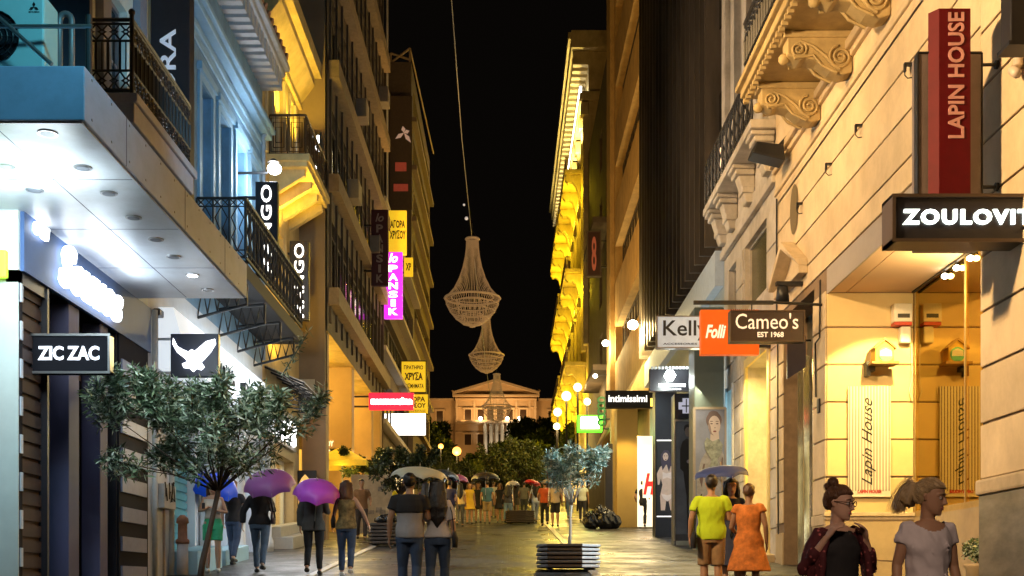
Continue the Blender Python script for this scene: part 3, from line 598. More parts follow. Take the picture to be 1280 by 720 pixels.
mb.build('interior', mat('interior_warm', (.75, .6, .35), .6), C); lamp('AREA', (-7.6, 31.7, 5.1), 140, (1, .75, .35), 2, (-7.6, 31.7, 0))
mb = MB(); mb.slope(-6, -5.3, 29.6, 33.9, -.05, .3); mb.slope(-6, -5.62, 29.7, 33.8, .3, .55); mb.build('step', mat('step_marble', (.6, .58, .52), .5, var=.1), C, bevel=.01)
ls = thing('lit_sign', 'overexposed white script sign glowing under the small lattice iron canopy', 'sign', (-5.9, 30, 5.6), world=True)
mb = MB(); LX.box(mb, 29.5, 33.4, 5.25, 6.2, 0, .12); mb.build('panel', mat('sign_back_grey', (.3, .3, .33), .5), ls)
text('Ceuett', G('lit_sign_letters', (1, .98, .95), 6), ls, (29.7, 5.35, 33.1, 6.15), 'L', -5.87, bold=.05, shear=.2, thick=.08)
cn = thing('iron_canopy', 'small glazed iron canopy with lattice trusses below the yellow balcony', 'canopy', (-6, 30.5, 6.5), world=True)
mb = MB(); 
for y in [29.6+.75*k for k in range(6)]:
    mb.tube([(-6, y, 6.95), (-5.05, y, 6.55)], .025, 5); mb.tube([(-6, y, 6.4), (-5.6, y, 6.35), (-5.3, y, 6.5), (-5.05, y, 6.5)], .02, 5)
    mb.tube([(-5.3+.12*math.cos(q*.7), y, 6.35+.12*math.sin(q*.7)) for q in range(10)], .015, 4, False)
mb.tube([(-5.05, 29.6, 6.55), (-5.05, 33.4, 6.55)], .03, 6); mb.tube([(-5.5, 29.6, 6.74), (-5.5, 33.4, 6.74)], .025, 6); mb.build('frame', M_black, cn)
mb = MB(); mb.quad((-6, 29.6, 7.0), (-5.02, 29.6, 6.59), (-5.02, 33.4, 6.59), (-6, 33.4, 7.0)); mb.build('pane', mat('frosted_pane', (.45, .42, .38), .4), cn)
mg = [(26.3, 319, 347, 227, 345, 'upper one, beside the globe lamp'), (32.6, 362, 386, 301, 400, '')]
for i, (d, a, b, t, u, _) in enumerate(mg):
    m_ = thing('blade_sign', ['black blade sign with glowing letters half hidden by the blue house balcony railing', 'smaller black blade sign with glowing letters hanging before the beige end wall'][i], 'sign', (PX(a, d), d, PZ(u, d)), group='black vertical blade signs with the same word', world=True)
    x0, x1, z0, z1 = PX(a, d), PX(b, d), PZ(u, d), PZ(t, d)
    mb = MB(); mb.box(x0, x1, d, d+.2, z0, z1); mb.build('panel', M_blk, m_, bevel=.01)
    mb = MB(); mb.box(-6.02, x0, d+.06, d+.14, z0+.3, z0+.36); mb.box(-6.02, x0, d+.06, d+.14, z1-.36, z1-.3); mb.build('bracket', M_black, m_)
    text('MANGO', G('mango_glow', (1, .98, .94), 2.2), m_, (x0+.13, z0+.06, x1-.13, z1-.08), 'F', d, bold=.01, thick=.05, turn=1, spacing=1.1)

# ---- D: dark brown office block over a yellow-lit arcade
D = thing('office_block', 'tall dark brown office block with blank beige end wall and a yellow lit arcade', 'office building', (-5.2, 42, gz(42)), world=True)
DX = Fac(-1, -5.2)
rows = []; z = 10.3
while z < 43: rows.append(z); z += 3.3
mb = MB(); DX.wall(mb, 34.5, 50, 8.9, 46, [(35.3, 49.6, a, a+2.0) for a in rows], .35); mb.quad((-5.2, 50, 0), (-14, 50, 0), (-14, 50, 46), (-5.2, 50, 46)); mb.quad((-5.2, 34.5, 46), (-5.2, 50, 46), (-14, 50, 46), (-14, 34.5, 46)); mb.build('wall', M_brown, D)
mb = MB(); mb.box(-14, -5.25, 34.45, 34.8, 6.9, 46); mb.build('end_wall', mat('endwall_beige', (.27, .19, .11), .8, var=.12, scale=1.2, bump=.1), D)
for k, a in enumerate(rows):
    f = DX.window(D, 35.3, 49.6, a, a+2.0, .3, M_brown2, M_dark, 12, 1, .09)
    mb = MB(); DX.box(mb, 34.8, 50, a-.6, a-.1, 0, .3); mb.build('spandrel_ledge', mat('ledge_brown', (.24, .17, .11), .8, var=.2), D)
mb = MB()
for y in [35.0+1.22*k for k in range(13)]: DX.box(mb, y-.05, y+.05, 9.2, 46, 0, .06)
mb.build('mullion', M_brown2, D)
for i, (y, k) in enumerate([(37, 1), (39, 2), (43, 1), (41.8, 4), (46, 3), (45, 5), (38, 4)]):
    mb = MB(); z = rows[k]-.1; DX.box(mb, y, y+.8, z, z+.6, .24, .6); mb.build('ac_unit', mat('ac_beige', (.25, .2, .15), .6), D, bevel=.02)
# arcade
mb = MB(); mb.quad((-5.2, 34.6, 8.9), (-9, 34.6, 8.9), (-9, 50, 8.9), (-5.2, 50, 8.9)); mb.quad((-9, 34.6, 2), (-9, 50, 2), (-9, 50, 8.9), (-9, 34.6, 8.9)); mb.build('arcade', M_yel, D)
for y in (34.6, 40.4, 46.2, 49.4):
    mb = MB(); mb.box(-6.35 if y > 35 else -5.95, -5.25, y, y+.6, 2, 8.9); mb.build('pier', mat('pier_tan', (.4, .26, .14), .7, var=.1, scale=1.5), D, bevel=.02)
mb = MB(); mb.box(-6.1, -5.4, 49.45, 49.95, 3, 8.8)
for (y, e) in ((36.5, 200), (38.6, 160), (42.3, 120), (44.8, 120), (47.8, 90)):
    mb = MB(); mb.loftz([(-6.9, y, 8.82, .2, .2), (-6.9, y, 8.9, .2, .2)], 14); mb.build('ceiling_light', G('arcade_light', (1, .8, .25), 12), D); lamp('POINT', (-6.9, y, 8.4), e, (1, .64, .09), .2)
for (y, z0, z1) in ((41.0, 3.5, 6.2), (46.5, 3.8, 6.5)):
    mb = MB(); mb.box(-8.9, -6.4, y+.02, y+.1, z0, z1); f = mb.build('shop_window', mat('amber_panel', (.55, .4, .15), .5, emit=.4, ecol=(1, .6, .1)), D)
# graffiti panel on the first pier; round logo on the second
gp = thing('notice_board', 'cream notice board with dark green graffiti on the beige pier', 'notice board', (PX(380, 34.4), 34.4, 8), world=True)
d = 34.36; mb = MB(); mb.box(PX(367, d), PX(393, d), d, d+.06, PZ(524, d), PZ(474, d)); mb.build('panel', mat('board_cream', (.6, .5, .34), .7), gp)
text('SMBS\nWURST', mat('graffiti_green', (.02, .06, .04), .6), gp, (PX(369, d), PZ(516, d), PX(392, d), PZ(492, d)), 'F', d, bold=.04, shear=.2, thick=.02)
lo = thing('round_logo_sign', 'round ring logo with small lettering on the tan arcade pier', 'sign', (PX(407, 40.3), 40.3, 6), world=True)
d = 40.38; mb = MB(); c = (PX(407, d), PZ(567, d))
for r_ in (.16, .06): mb.tube([(c[0]+r_*math.cos(q*.35), d-.02, c[1]+r_*math.sin(q*.35)) for q in range(19)], .025, 5, False)
mb.build('ring', G('logo_pale', (1, .9, .6), .8), lo); text('PEGOY', G('logo_pale', (1, .9, .6), .8), lo, (PX(397, d), PZ(558, d), PX(417, d), PZ(551, d)), 'F', d, bold=.03)

# ---- E, F: narrow buildings with the jewellery signs
Eb = thing('sign_building', 'narrow brown building carrying stacked yellow and purple signs', 'building', (-5.5, 60, gz(60)), world=True)
EX = Fac(-1, -5.7)
rw = [(51, 72, z_, z_+1.9) for z_ in (9.2, 12.4, 15.6)]
mb = MB(); EX.wall(mb, 50.05, 73, 3, 19.5, rw, .4); EX.body(mb, 50.05, 73, 3, 19.5); mb.build('wall', mat('wall_umber', (.15, .11, .08), .8, var=.2), Eb)
for r_ in rw: EX.window(Eb, 51, 72, r_[2], r_[3], .35, M_brown2, M_win, 12, 1, .1)
for z_ in (8.6, 11.8, 15.0, 18.3):
    mb = MB(); EX.box(mb, 52.3, 72.9, z_, z_+.22, 0, .4); mb.build('balcony', mat('slab_pale', (.5, .42, .33), .7), Eb)
mb = MB(); EX.box(mb, 52, 72, 4.5, 7.6, .0, .06); mb.build('shop_window', mat('shop_lit_cream', (.7, .6, .45), .5, emit=.7, ecol=(1, .75, .35)), Eb)
Fb = thing('banner_building', 'tall slim building with a dark banner wall and slanting roof frame', 'building', (-6, 82, gz(80)), world=True)
FX = Fac(-1, -6.0)
rw = [(76, 91, z_, z_+1.8) for z_ in (12, 15.2, 18.4, 21.6, 24.8, 28, 31)]
mb = MB(); FX.wall(mb, 74.5, 92, 4, 34, rw, .4); FX.body(mb, 74.5, 92, 4, 34); mb.build('wall', mat('wall_dark_tan', (.13, .09, .06), .8, var=.2), Fb)
for r_ in rw: FX.window(Fb, 76, 91, r_[2], r_[3], .35, M_brown2, M_win, 10, 1, .1)
for z_ in (11.5, 14.7, 17.9, 21.1, 24.3, 27.5, 30.5):
    mb = MB(); FX.box(mb, 75, 92, z_, z_+.3, 0, .3); mb.build('balcony', mat('slab_brown', (.22, .16, .11), .7), Fb)
mb = MB()
for (a, b) in (((-7.3, 34), (-6.1, 34.9)), ((-6.1, 34), (-6.1, 34.9)), ((-7.3, 34), (-7.3, 34.6)), ((-7.3, 34.6), (-6.1, 34.2))):
    mb.tube([(a[0], 74.6, a[1]), (b[0], 74.6, b[1])], .07, 6)
mb.tube([(-6.1, 74.6, 34.9), (-5.6, 90, 33.9)], .05, 6); mb.build('roof_frame', mat('frame_tan', (.4, .28, .16), .6), Fb)
mb = MB(); mb.tube([(PX(484, 60), 60, 5), (PX(484, 60), 60, 33.6)], .06, 6); mb.box(PX(475, 60), PX(484, 60), 60.1, 60.4, 19.5, 19.6)
tag(mb.build('flue_pipe', mat('flue_pale', (.65, .6, .55), .4), None), 'thin pale flue pipe rising beside the dark banner', 'pipe')

def fsign(name, label, px0, py0, px1, py1, d, fm, texts=(), thick=.2, wallx=-6.0, group=None, frame=None, cat='sign'):
    t = thing(name, label, cat, (PX((px0+px1)/2, d), d, PZ(py1, d)), group=group, world=True)
    x0, x1, z0, z1 = PX(px0, d), PX(px1, d), PZ(py1, d), PZ(py0, d)
    mb = MB(); mb.box(x0, x1, d, d+thick, z0, z1); mb.build('panel', fm, t, bevel=.006)
    if frame:
        fw = (z1-z0)*.03; mb = MB(); mb.box(x0-fw, x1+fw, d-.02, d+thick+.02, z1, z1+fw); mb.box(x0-fw, x1+fw, d-.02, d+thick+.02, z0-fw, z0); mb.box(x0-fw, x0, d-.021, d+thick+.021, z0, z1); mb.box(x1, x1+fw, d-.021, d+thick+.021, z0, z1); mb.build('frame', frame, t)
    if wallx is not None:
        mb = MB(); e = x0 if wallx < x0 else x1
        if abs(wallx-e) > .03 and not (x0 < wallx < x1):
            for z in (z0+(z1-z0)*.2, z0+(z1-z0)*.8): mb.box(wallx, e, d+thick*.3, d+thick*.6, z-.03, z+.03)
            mb.build('bracket', M_black, t)
    for (s, m, a0, b0, a1, b1, kw) in texts:   # fractions of the panel, b from the bottom
        text(s, m, t, (x0+(x1-x0)*a0, z0+(z1-z0)*b0, x0+(x1-x0)*a1, z0+(z1-z0)*b1), 'F', d-.002, **kw)
    return t
gold = mat('gold_sign', (.75, .5, .03), .5, var=.1, emit=.55, ecol=(1, .6, .02))
dk = mat('letters_brown', (.05, .03, .01), .5)
def vword(w, m, a0, a1, b0, b1, **kw):
    n = len(w); return [(c, m, a0+(.12 if c == 'I' else 0), b1-(b1-b0)*(i+.92)/n, a1-(.12 if c == 'I' else 0), b1-(b1-b0)*(i+.12)/n, kw) for i, c in enumerate(w)]
t = fsign('vertical_sign', 'unlit dark red vertical sign with dull stacked letters', 464, 262, 485, 357, 43.2, mat('dark_red_panel', (.07, .012, .012), .5), [('lo', mat('dull_letters', (.35, .25, .2), .6), .25, .84, .75, .95, dict(shear=.3, bold=.02))]+vword('PANSIK', mat('dull_letters', (.35, .25, .2), .6), .3, .7, .03, .82, bold=.03), wallx=-5.2)
t = fsign('vertical_sign', 'lit magenta vertical sign with white stacked letters', 480, 315, 503, 398, 49, mat('magenta_panel', (.5, .03, .55), .4, emit=1.1, ecol=(.55, .02, .65)), [('lo', E_white2, .25, .84, .75, .98, dict(shear=.3, bold=.03))]+vword('PANSIK', E_white2, .25, .75, .04, .82, bold=.04), wallx=-5.2)
fsign('gold_sign', 'gold sign with two lines of Greek letters just above the magenta one', 486, 263, 508, 318, 50.4, gold, [('AΓOPA', dk, .08, .6, .92, .78, dict(bold=.03)), ('XPYΣOY', dk, .05, .35, .95, .55, dict(bold=.03))])
fsign('gold_sign', 'gold sign with three lines of Greek letters above the red neon sign', 502, 452, 532, 490, 66, gold, [('ΠPATHPIO', dk, .1, .74, .9, .88, dict(bold=.02)), ('XPYΣA', dk, .12, .38, .88, .66, dict(bold=.04)), ('KOΣMHMATA', dk, .08, .12, .92, .28, dict(bold=.02))], frame=dk)
fsign('gold_sign', 'lowest gold sign, half hidden behind the red neon sign', 500, 493, 535, 517, 69, gold, [('AΓOPA', dk, .12, .62, .9, .9, dict(bold=.03)), ('XPYΣOY', dk, .1, .3, .92, .56, dict(bold=.03)), ('AΓΓEΛOΠOYΛOΣ', dk, .1, .08, .92, .2, {})], frame=dk)
fsign('gold_sign', 'small gold sign edge behind the stack of balconies', 505, 322, 516, 345, 61, gold, [('XP', dk, .2, .3, .8, .7, dict(bold=.03))])
fsign('neon_sign', 'long red box sign with a white hot neon word', 461, 491, 517, 512, 43, mat('red_panel', (.6, .02, .03), .4, emit=1.3, ecol=(.8, .01, .04)), [('munnuim', G('neon_white_pink', (1, .85, .85), 7), .05, .3, .97, .72, dict(bold=.07))], wallx=-6)
fsign('light_panel', 'blank overexposed white light panel with tiny marks below the red neon sign', 481, 517, 532, 544, 62, G('white_panel', (1, .98, .92), 3.0), [('%', M_ink, .06, .3, .16, .75, dict(bold=.05))], frame=M_brown2)
bn = fsign('banner', 'dark vertical banner with a pale three-lobed emblem and red bars', 487, 120, 515, 262, 73.9, mat('banner_brown', (.1, .06, .03), .7, emit=.02), thick=.05, wallx=None, cat='banner')
d = 73.88; mb = MB(); c = (PX(505, d), PZ(166, d))
for an, ln in ((100, .42), (20, .36), (-55, .75), (215, .65)):
    a = R(an); u = Vector((math.cos(a), math.sin(a))); v = Vector((-u.y, u.x)); q = [c[0], c[1]]
    mb.prism([(q[0], q[1]), (q[0]+u.x*ln*.5+v.x*.13, q[1]+u.y*ln*.5+v.y*.13), (q[0]+u.x*ln, q[1]+u.y*ln), (q[0]+u.x*ln*.5-v.x*.13, q[1]+u.y*ln*.5-v.y*.13)], d-.02, d)
mb.build('emblem', mat('emblem_peach', (.8, .5, .35), .6, emit=.25), bn)
mb = MB(); mb.box(PX(494, d), PX(508, d), d-.02, d, PZ(214, d), PZ(203, d)); mb.box(PX(492, d), PX(510, d), d-.02, d, PZ(239, d), PZ(230, d)); mb.build('bar', mat('bar_red', (.5, .08, .04), .6, emit=.2), bn)
# vertical backlit sign on the end wall edge
d = 34.3
t = fsign('backlit_sign', 'narrow backlit white sign on the edge of the beige end wall', 389, 165, 400, 221, d, M_blk, vword('HEEB', E_white, .2, .9, .05, .95, bold=.08), wallx=None)
# ================================================================== RIGHT SIDE
RX = Fac(1, 5.5)
M_cream = mat('stucco_warm', (.68, .54, .35), .7, var=.07, scale=1.4, bump=.12)
grime(per_block(M_cream, .86, 1.05), .2)
M_groove = mat('stucco_groove', (.22, .15, .09), .8, var=.2)
def courses(mb, fac, d0, d1, zs, o=.03, gap=.014, vj=()):
    """rusticated courses standing proud of the wall, with real grooves between"""
    ds = [d0, *[v for v in vj if d0 < v < d1], d1]
    for z0, z1 in zip(zs, zs[1:]):
        for a, b in zip(ds, ds[1:]): fac.box(mb, a+(gap if a != d0 else 0), b-(gap if b != d1 else 0), z0+gap, z1-gap, 0, o)
Ra = thing('rusticated_building', 'large cream rusticated building with a lit corner recess and scrolled balcony', 'building', (5.5, 16, gz(16)), world=True)
jz = [2.8+.645*k for k in range(11)]     # up to 9.25
mb = MB()
RX.wall(mb, 6, 24.5, .3, 20, [(13.9, 20.7, .3, 7.03, 1.5), (21.55, 23.9, .3, 6.9, .5), (16, 17.3, 10.9, 13.9), (19, 20.3, 10.9, 13.9), (22, 23.3, 10.9, 13.9), (12, 13.3, 10.9, 13.9)], .3)
RX.body(mb, 6, 24.5, 0, 20); mb.build('wall', M_groove, Ra)
mb = MB()
courses(mb, RX, 6, 13.9, jz, vj=(9.6, 12.05)); courses(mb, RX, 20.7, 21.55, [z for z in jz if z < 7]); courses(mb, RX, 23.9, 24.5, [z for z in jz if z < 7])
courses(mb, RX, 13.9, 24.5, [7.03, 7.42, 8.06, 8.71, 9.35]); RX.box(mb, 6, 24.5, 9.264, 9.5, 0, .03)
RX.box(mb, 6, 24.5, 10.2, 10.9, 0, .03); 
for a, b in ((6, 12), (13.3, 16), (17.3, 19), (20.3, 22), (23.3, 24.5)): RX.box(mb, a, b, 10.9, 13.9, 0, .03)
RX.box(mb, 6, 24.5, 13.9, 20, 0, .03)
mb.build('stucco_courses', M_cream, Ra, bevel=.012)
mb = MB(); RX.box(mb, 6, 24.55, 9.5, 9.62, 0, .07); RX.box(mb, 6, 24.55, 9.62, 9.95, 0, .04); RX.box(mb, 6, 24.55, 9.95, 10.06, 0, .1); RX.box(mb, 6, 24.55, 10.06, 10.2, 0, .17); mb.build('cornice', M_cream, Ra, bevel=.02)
for a, b in ((16, 17.3), (19, 20.3), (22, 23.3), (12, 13.3)): RX.window(Ra, a, b, 10.9, 13.9, .25, M_plaster, M_win, 2, 3)
# stone base
mb = MB(); RX.box(mb, 6, 13.9, .2, 2.62, 0, .05); mb.build('marble_base', M_marble, Ra, bevel=.01)
mb = MB(); RX.box(mb, 6, 13.92, 2.62, 2.8, 0, .09); mb.build('base_moulding', M_plaster, Ra, bevel=.03); mb = MB(); RX.box(mb, 20.7, 21.55, 2.62, 2.8, 0, .06); mb.build('base_moulding', M_plaster, Ra, bevel=.012)
mb = MB(); RX.box(mb, 20.7, 21.55, .2, 2.62, 0, .04); RX.box(mb, 23.9, 24.5, .2, 2.62, 0, .04); mb.build('stone_base', M_stonebase, Ra, bevel=.01)
# recess
mb = MB()
for a, b in zip(jz, jz[1:]):
    if a < 6.6: mb.box(5.5, 6.985, 20.68, 20.9, a+.014, min(b, 6.63)-.014)
mb.build('recess_wall', per_block(mat('stucco_recess', (.72, .55, .27), .65, var=.08, scale=1.4, bump=.15), .88, 1.05), Ra, bevel=.012)
mb = MB(); mb.box(5.48, 8.5, 20.73, 20.95, .3, 6.63); mb.build('recess_backing', M_groove, Ra)
mb = MB(); mb.box(5.45, 6.985, 20.62, 20.68, .8, 2.7); mb.build('recess_base', M_stonebase, Ra, bevel=.01)
mb = MB(); mb.box(5.44, 6.985, 20.6, 20.69, 2.7, 2.76); mb.box(5.42, 6.985, 20.57, 20.69, 2.76, 2.83); mb.build('recess_moulding', M_plaster, Ra, bevel=.01)
rr = random.Random(5); mb = MB()
for (pts) in ([(5.5, 2.0), (5.9, 1.95), (6.2, 2.02), (6.9, 1.98)], [(5.9, 1.95), (5.8, 1.5), (6.3, 1.2), (6.9, 1.0)]):
    mb.tube([(x, 20.617, z) for x, z in pts], .009, 4)
mb.build('stone_vein', M_groove, Ra)
mb = MB(); mb.box(5.52, 5.83, 13.9, 20.7, 6.63, 6.66); mb.box(5.845, 8.6, 13.9, 20.7, 6.63, 6.66); mb.build('recess_ceiling', mat('ceiling_peach', (.7, .5, .33), .7, var=.03, scale=1), Ra)
mb = MB(); mb.box(5.5, 5.53, 13.9, 20.7, 6.6, 7.03); mb.build('lintel', mat('lintel_grey', (.35, .31, .28), .6, var=.06), Ra)
mb = MB(); mb.box(5.5, 7, 13.86, 13.9, .3, 6.63); mb.build('near_jamb', M_cream, Ra)
# display window X=7, lit interior behind
gw = MB(); gw.box(7.0, 7.012, 17.3, 20.66, 2.85, 6.62); g_ = gw.build('display_pane', M_recglass, Ra)
mb = MB(); mb.box(6.985, 7.03, 20.6, 20.66, 2.85, 6.62); mb.box(6.985, 7.03, 17.24, 17.3, 2.0, 6.62); mb.box(6.985, 7.03, 17.3, 20.6, 2.75, 2.85); mb.box(6.985, 7.03, 18.34, 18.38, 2.85, 6.62); mb.build('frame', mat('brass_frame', (.5, .36, .15), .35, .6), g_)
mb = MB(); mb.box(6.98, 7.1, 17.2, 20.7, .8, 2.75); mb.build('display_plinth', M_stonebase, Ra)
M_int = mat('interior_amber', (.85, .6, .12), .6, var=.05)
mb = MB(); mb.quad((8.6, 14, 1), (8.6, 20.7, 1), (8.6, 20.7, 6.63), (8.6, 14, 6.63)); mb.quad((7.02, 14, 2.6), (8.6, 14, 2.6), (8.6, 20.7, 2.6), (7.02, 20.7, 2.6)); mb.quad((7, 13.95, 1), (8.6, 13.95, 1), (8.6, 13.95, 6.63), (7, 13.95, 6.63))
mb.build('display_interior', M_int, Ra)
# bright white lit door strip and glass shelves
mb = MB(); mb.box(7.03, 7.08, 16.95, 17.2, 1.5, 5.2); mb.build('lit_door_edge', G('door_edge_glow', (.9, .97, 1), 1.8), Ra)
sh = thing('glass_shelves', 'bright glass shelves on a white upright inside the amber display window', 'shelf', (7.3, 17.6, 2.6), world=True)
mb = MB(); mb.box(7.3, 7.34, 18.0, 18.04, 4.6, 6.5); mb.build('upright', mat('white_upright', (.9, .85, .7), .4, emit=.6, ecol=(1, .85, .5)), sh)
for z in (5.25, 5.6, 5.95, 6.25):
    mb = MB(); mb.box(7.1, 7.75, 17.6, 18.4, z, z+.02); mb.build('shelf', mat('shelf_glass', (.9, .85, .65), .2, emit=.5, ecol=(1, .85, .5)), sh)
mb = MB(); mb.ball((7.33, 17.85, 6.05), .07, 10, sz=1.5); mb.ball((7.45, 17.9, 5.69), .06, 10, sz=1.3); mb.build('ornament', mat('ornament_cream', (.85, .75, .5), .4), sh, True)
tr = thing('track_lights', 'row of three small glowing spotlights on a dark track along the recess ceiling', 'spotlights', (6.95, 18.5, 6.6), world=True)
mb = MB(); mb.box(6.93, 6.97, 16.6, 20.6, 6.59, 6.62); mb.build('track', M_black, tr)
for i, y in enumerate((19.1, 18.6, 18.05)):
    mb = MB(); mb.tube([(6.95, y, 6.6), (6.93, y, 6.52)], .015, 6); hd = mb.build('stem', M_black, tr)
    mb = MB(); mb.ball((6.955, y, 6.5), .055, 14, sz=.8); mb.build('bulb', G('spot_bulb', (1, .93, .72), 16), tr, True)
lamp('SPOT', (6.45, 18.7, 6.45), 860, (1, .72, .22), .05, (6.5, 20.8, 3.4), 78, .2)
lamp('POINT', (6.7, 17.9, 6.1), 110, (1, .72, .3), .1)
lamp('AREA', (7.8, 18.2, 6.5), 1100, (1, .62, .08), .8, (7.8, 18.4, 3), size_y=2)
# banner on the recess wall
d = 20.64
bn = thing('poster', 'tall pale striped poster with vertical black script on the recess wall', 'poster', (PX(1087, d), d, PZ(620, d)), world=True)
x0, x1, z0, z1 = PX(1060, d), PX(1113, d), PZ(621, d), PZ(483, d)
mb = MB(); mb.box(x0, x1, d-.015, d, z0, z1); mb.build('sheet', mat('poster_cream', (.72, .66, .54), .6, var=.03), bn)
mb = MB(); n = 14
for i in range(n): a = x0+(x1-x0)*(i+.3)/n; mb.box(a, a+.017, d-.02, d-.016, z0+.1, z1)
mb.build('stripe', mat('poster_stripe', (.22, .17, .13), .6), bn)
text('Lapin House', M_ink, bn, (x0+.23, z0+.2, x0+.47, z1-.2), 'F', d-.022, bold=.0, shear=.5, thick=.006, turn=1)
text('LAPIN HOUSE', mat('letters_red', (.5, .02, .02), .5), bn, (x0+.16, z0+.06, x1-.16, z0+.12), 'F', d-.022, bold=.03, thick=.004)
# alarm boxes + birdhouse-shaped alarm
ab = thing('alarm_box', 'x', 'alarm box', (PX(1126, d), d, PZ(407, d)), world=True)
d = 20.6
x0, x1 = PX(1115, d), PX(1138, d); mb = MB(); mb.box(x0, x1, d-.12, d+.08, PZ(404, d), PZ(381, d)); mb.build('casing', mat('box_white', (.75, .68, .55), .45), ab, bevel=.02)
mb = MB(); mb.box(x0+.01, x1-.01, d-.11, d+.08, PZ(408, d), PZ(404, d)); mb.build('red_base', mat('box_red', (.5, .05, .02), .4), ab)
mb = MB(); mb.box(x0+.06, x1-.05, d-.126, d-.12, PZ(399, d), PZ(394, d)); mb.build('label_strip', M_ink, ab)
ab['label'] = 'white alarm box with a red underside, the upper of two on the recess wall'
ab2 = thing('alarm_box', 'small plain white alarm box below the red-bottomed one on the recess wall', 'alarm box', (PX(1131, d), d, PZ(430, d)), world=True)
mb = MB(); mb.box(PX(1124, d), PX(1137, d), d-.09, d+.08, PZ(430, d), PZ(409, d)); mb.build('casing', mat('box_white', (.75, .68, .55), .45), ab2, bevel=.03)
mb = MB(); mb.tube([(PX(1139, d), d, PZ(430, d)), (PX(1140, d), d, PZ(470, d)), (PX(1137, d), d, PZ(490, d)), (PX(1141, d), d, PZ(500, d))], .01, 5); mb.build('cable', mat('cable_white', (.7, .6, .4), .5), ab2)
bh = thing('house_shaped_box', 'yellow birdhouse-shaped wall box with a green and white disc on a bracket', 'wall box', (PX(1098, d), d, PZ(468, d)), world=True)
q = lambda a, b: (PX(a, d), PZ(b, d))
mb = MB(); mb.prism([q(1088, 456), q(1088, 437), q(1100, 428), q(1111, 437), q(1111, 456)], d-.28, d-.02); mb.build('casing', mat('birdhouse_yellow', (.65, .42, .05), .5), bh, bevel=.01)
mb = MB(); mb.prism([q(1086, 438), q(1100, 426.5), q(1113, 438), q(1113, 440.5), q(1100, 429.5), q(1086, 440.5)], d-.32, d-.01); mb.build('roof', mat('birdhouse_brown', (.3, .17, .04), .5), bh)
mb = MB(); mb.prism([q(1083, 459), q(1083, 456), q(1116, 456), q(1116, 459)], d-.34, d-.01); mb.build('shelf', mat('birdhouse_brown', (.3, .17, .04), .5), bh)
mb = MB(); c = q(1100.5, 447); mb.tube([(c[0], d-.3, c[1]), (c[0], d-.285, c[1])], .125, 20); ds = mb.build('disc', mat('disc_green', (.05, .25, .16), .4), bh)
mb = MB(); mb.prism([(c[0]-.1, c[1]-.03), (c[0]-.09, c[1]+.06), (c[0], c[1]+.1), (c[0]+.09, c[1]+.06), (c[0]+.1, c[1]-.03)], d-.306, d-.3); mb.build('white_mark', mat('mark_white', (.8, .8, .75), .4), ds)
mb = MB(); mb.prism([q(1081, 471), q(1081, 453), q(1085, 453), q(1085, 459), q(1092, 459), q(1092, 465), q(1086, 465), q(1086, 471)], d-.1, d+.05); mb.build('bracket', M_black, bh)
pl = thing('potted_shrub', 'dark green bushy potted shrub at the foot of the display window', 'shrub', (6.45, 16.3, gz(16.3)), world=True)
PLANT_AT = (6.45, 16.3)
# stub lamps along the wall
for i, (px, py) in enumerate([(1005, 257), (1042, 208), (1080, 160), (1143, 84)]):
    dd = 8250/(px-635.0); z = PZ(py, dd)
    t = thing('wall_stub', ['small hooked wall fitting nearest the round medallion', 'small hooked wall fitting, second from the medallion', 'small hooked wall fitting, third from the medallion', 'small hooked wall fitting just beside the tall grey and red blade sign'][i], 'wall fitting', (5.45, dd, z), group='small hooked fittings along the cream wall', world=True)
    mb = MB(); mb.box(5.36, 5.47, dd-.03, dd+.03, z+.02, z+.055); mb.box(5.36, 5.385, dd-.03, dd+.03, z-.06, z+.03); mb.build('bracket', M_black, t)
    mb = MB(); mb.tube([(5.37, dd, z-.05), (5.37, dd, z-.11), (5.41, dd, z-.15), (5.47, dd, z-.14)], .008, 5); mb.build('cable', M_black, t)
# scrolled balcony
bl = MB(); bl.box(4.2, 5.45, 9, 21.7, 10.36, 10.62); bl.box(4.12, 5.45, 8.9, 21.8, 10.5, 10.6); M_scroll = mat('scroll_stone', (.42, .31, .14), .7, var=.2, scale=4, bump=.3)
b_ = bl.build('balcony', M_scroll, Ra, bevel=.02)
mb = MB(); y = 9
while y < 21.6: mb.box(4.25, 4.34, y, y+.09, 10.27, 10.36); y += .2
mb.build('dentil', M_scroll, b_)
railing(b_, 'railing', (4.28, 9), (4.28, 21.65), 10.68, 11.7, 'orn', n=60, r=.03); railing(b_, 'railing', (4.28, 21.65), (5.4, 21.65), 10.68, 11.7, 'orn', n=6, r=.02)
mb = MB(); mb.box(4.3, 4.33, 9, 21.6, 10.7, 11.65); mb.build('railing_screen', M_blk, b_)
def spiral(mb, cx, cz, y, r0, turns, dirn, r=.03, a0=0):
    pts = []; n = int(14*turns)
    for i in range(n+1): a = a0+dirn*2*math.pi*turns*i/n; rr_ = r0*(1-.85*i/n); pts.append((cx+rr_*math.cos(a), y, cz+rr_*math.sin(a)))
    mb.tube(pts, r, 6)
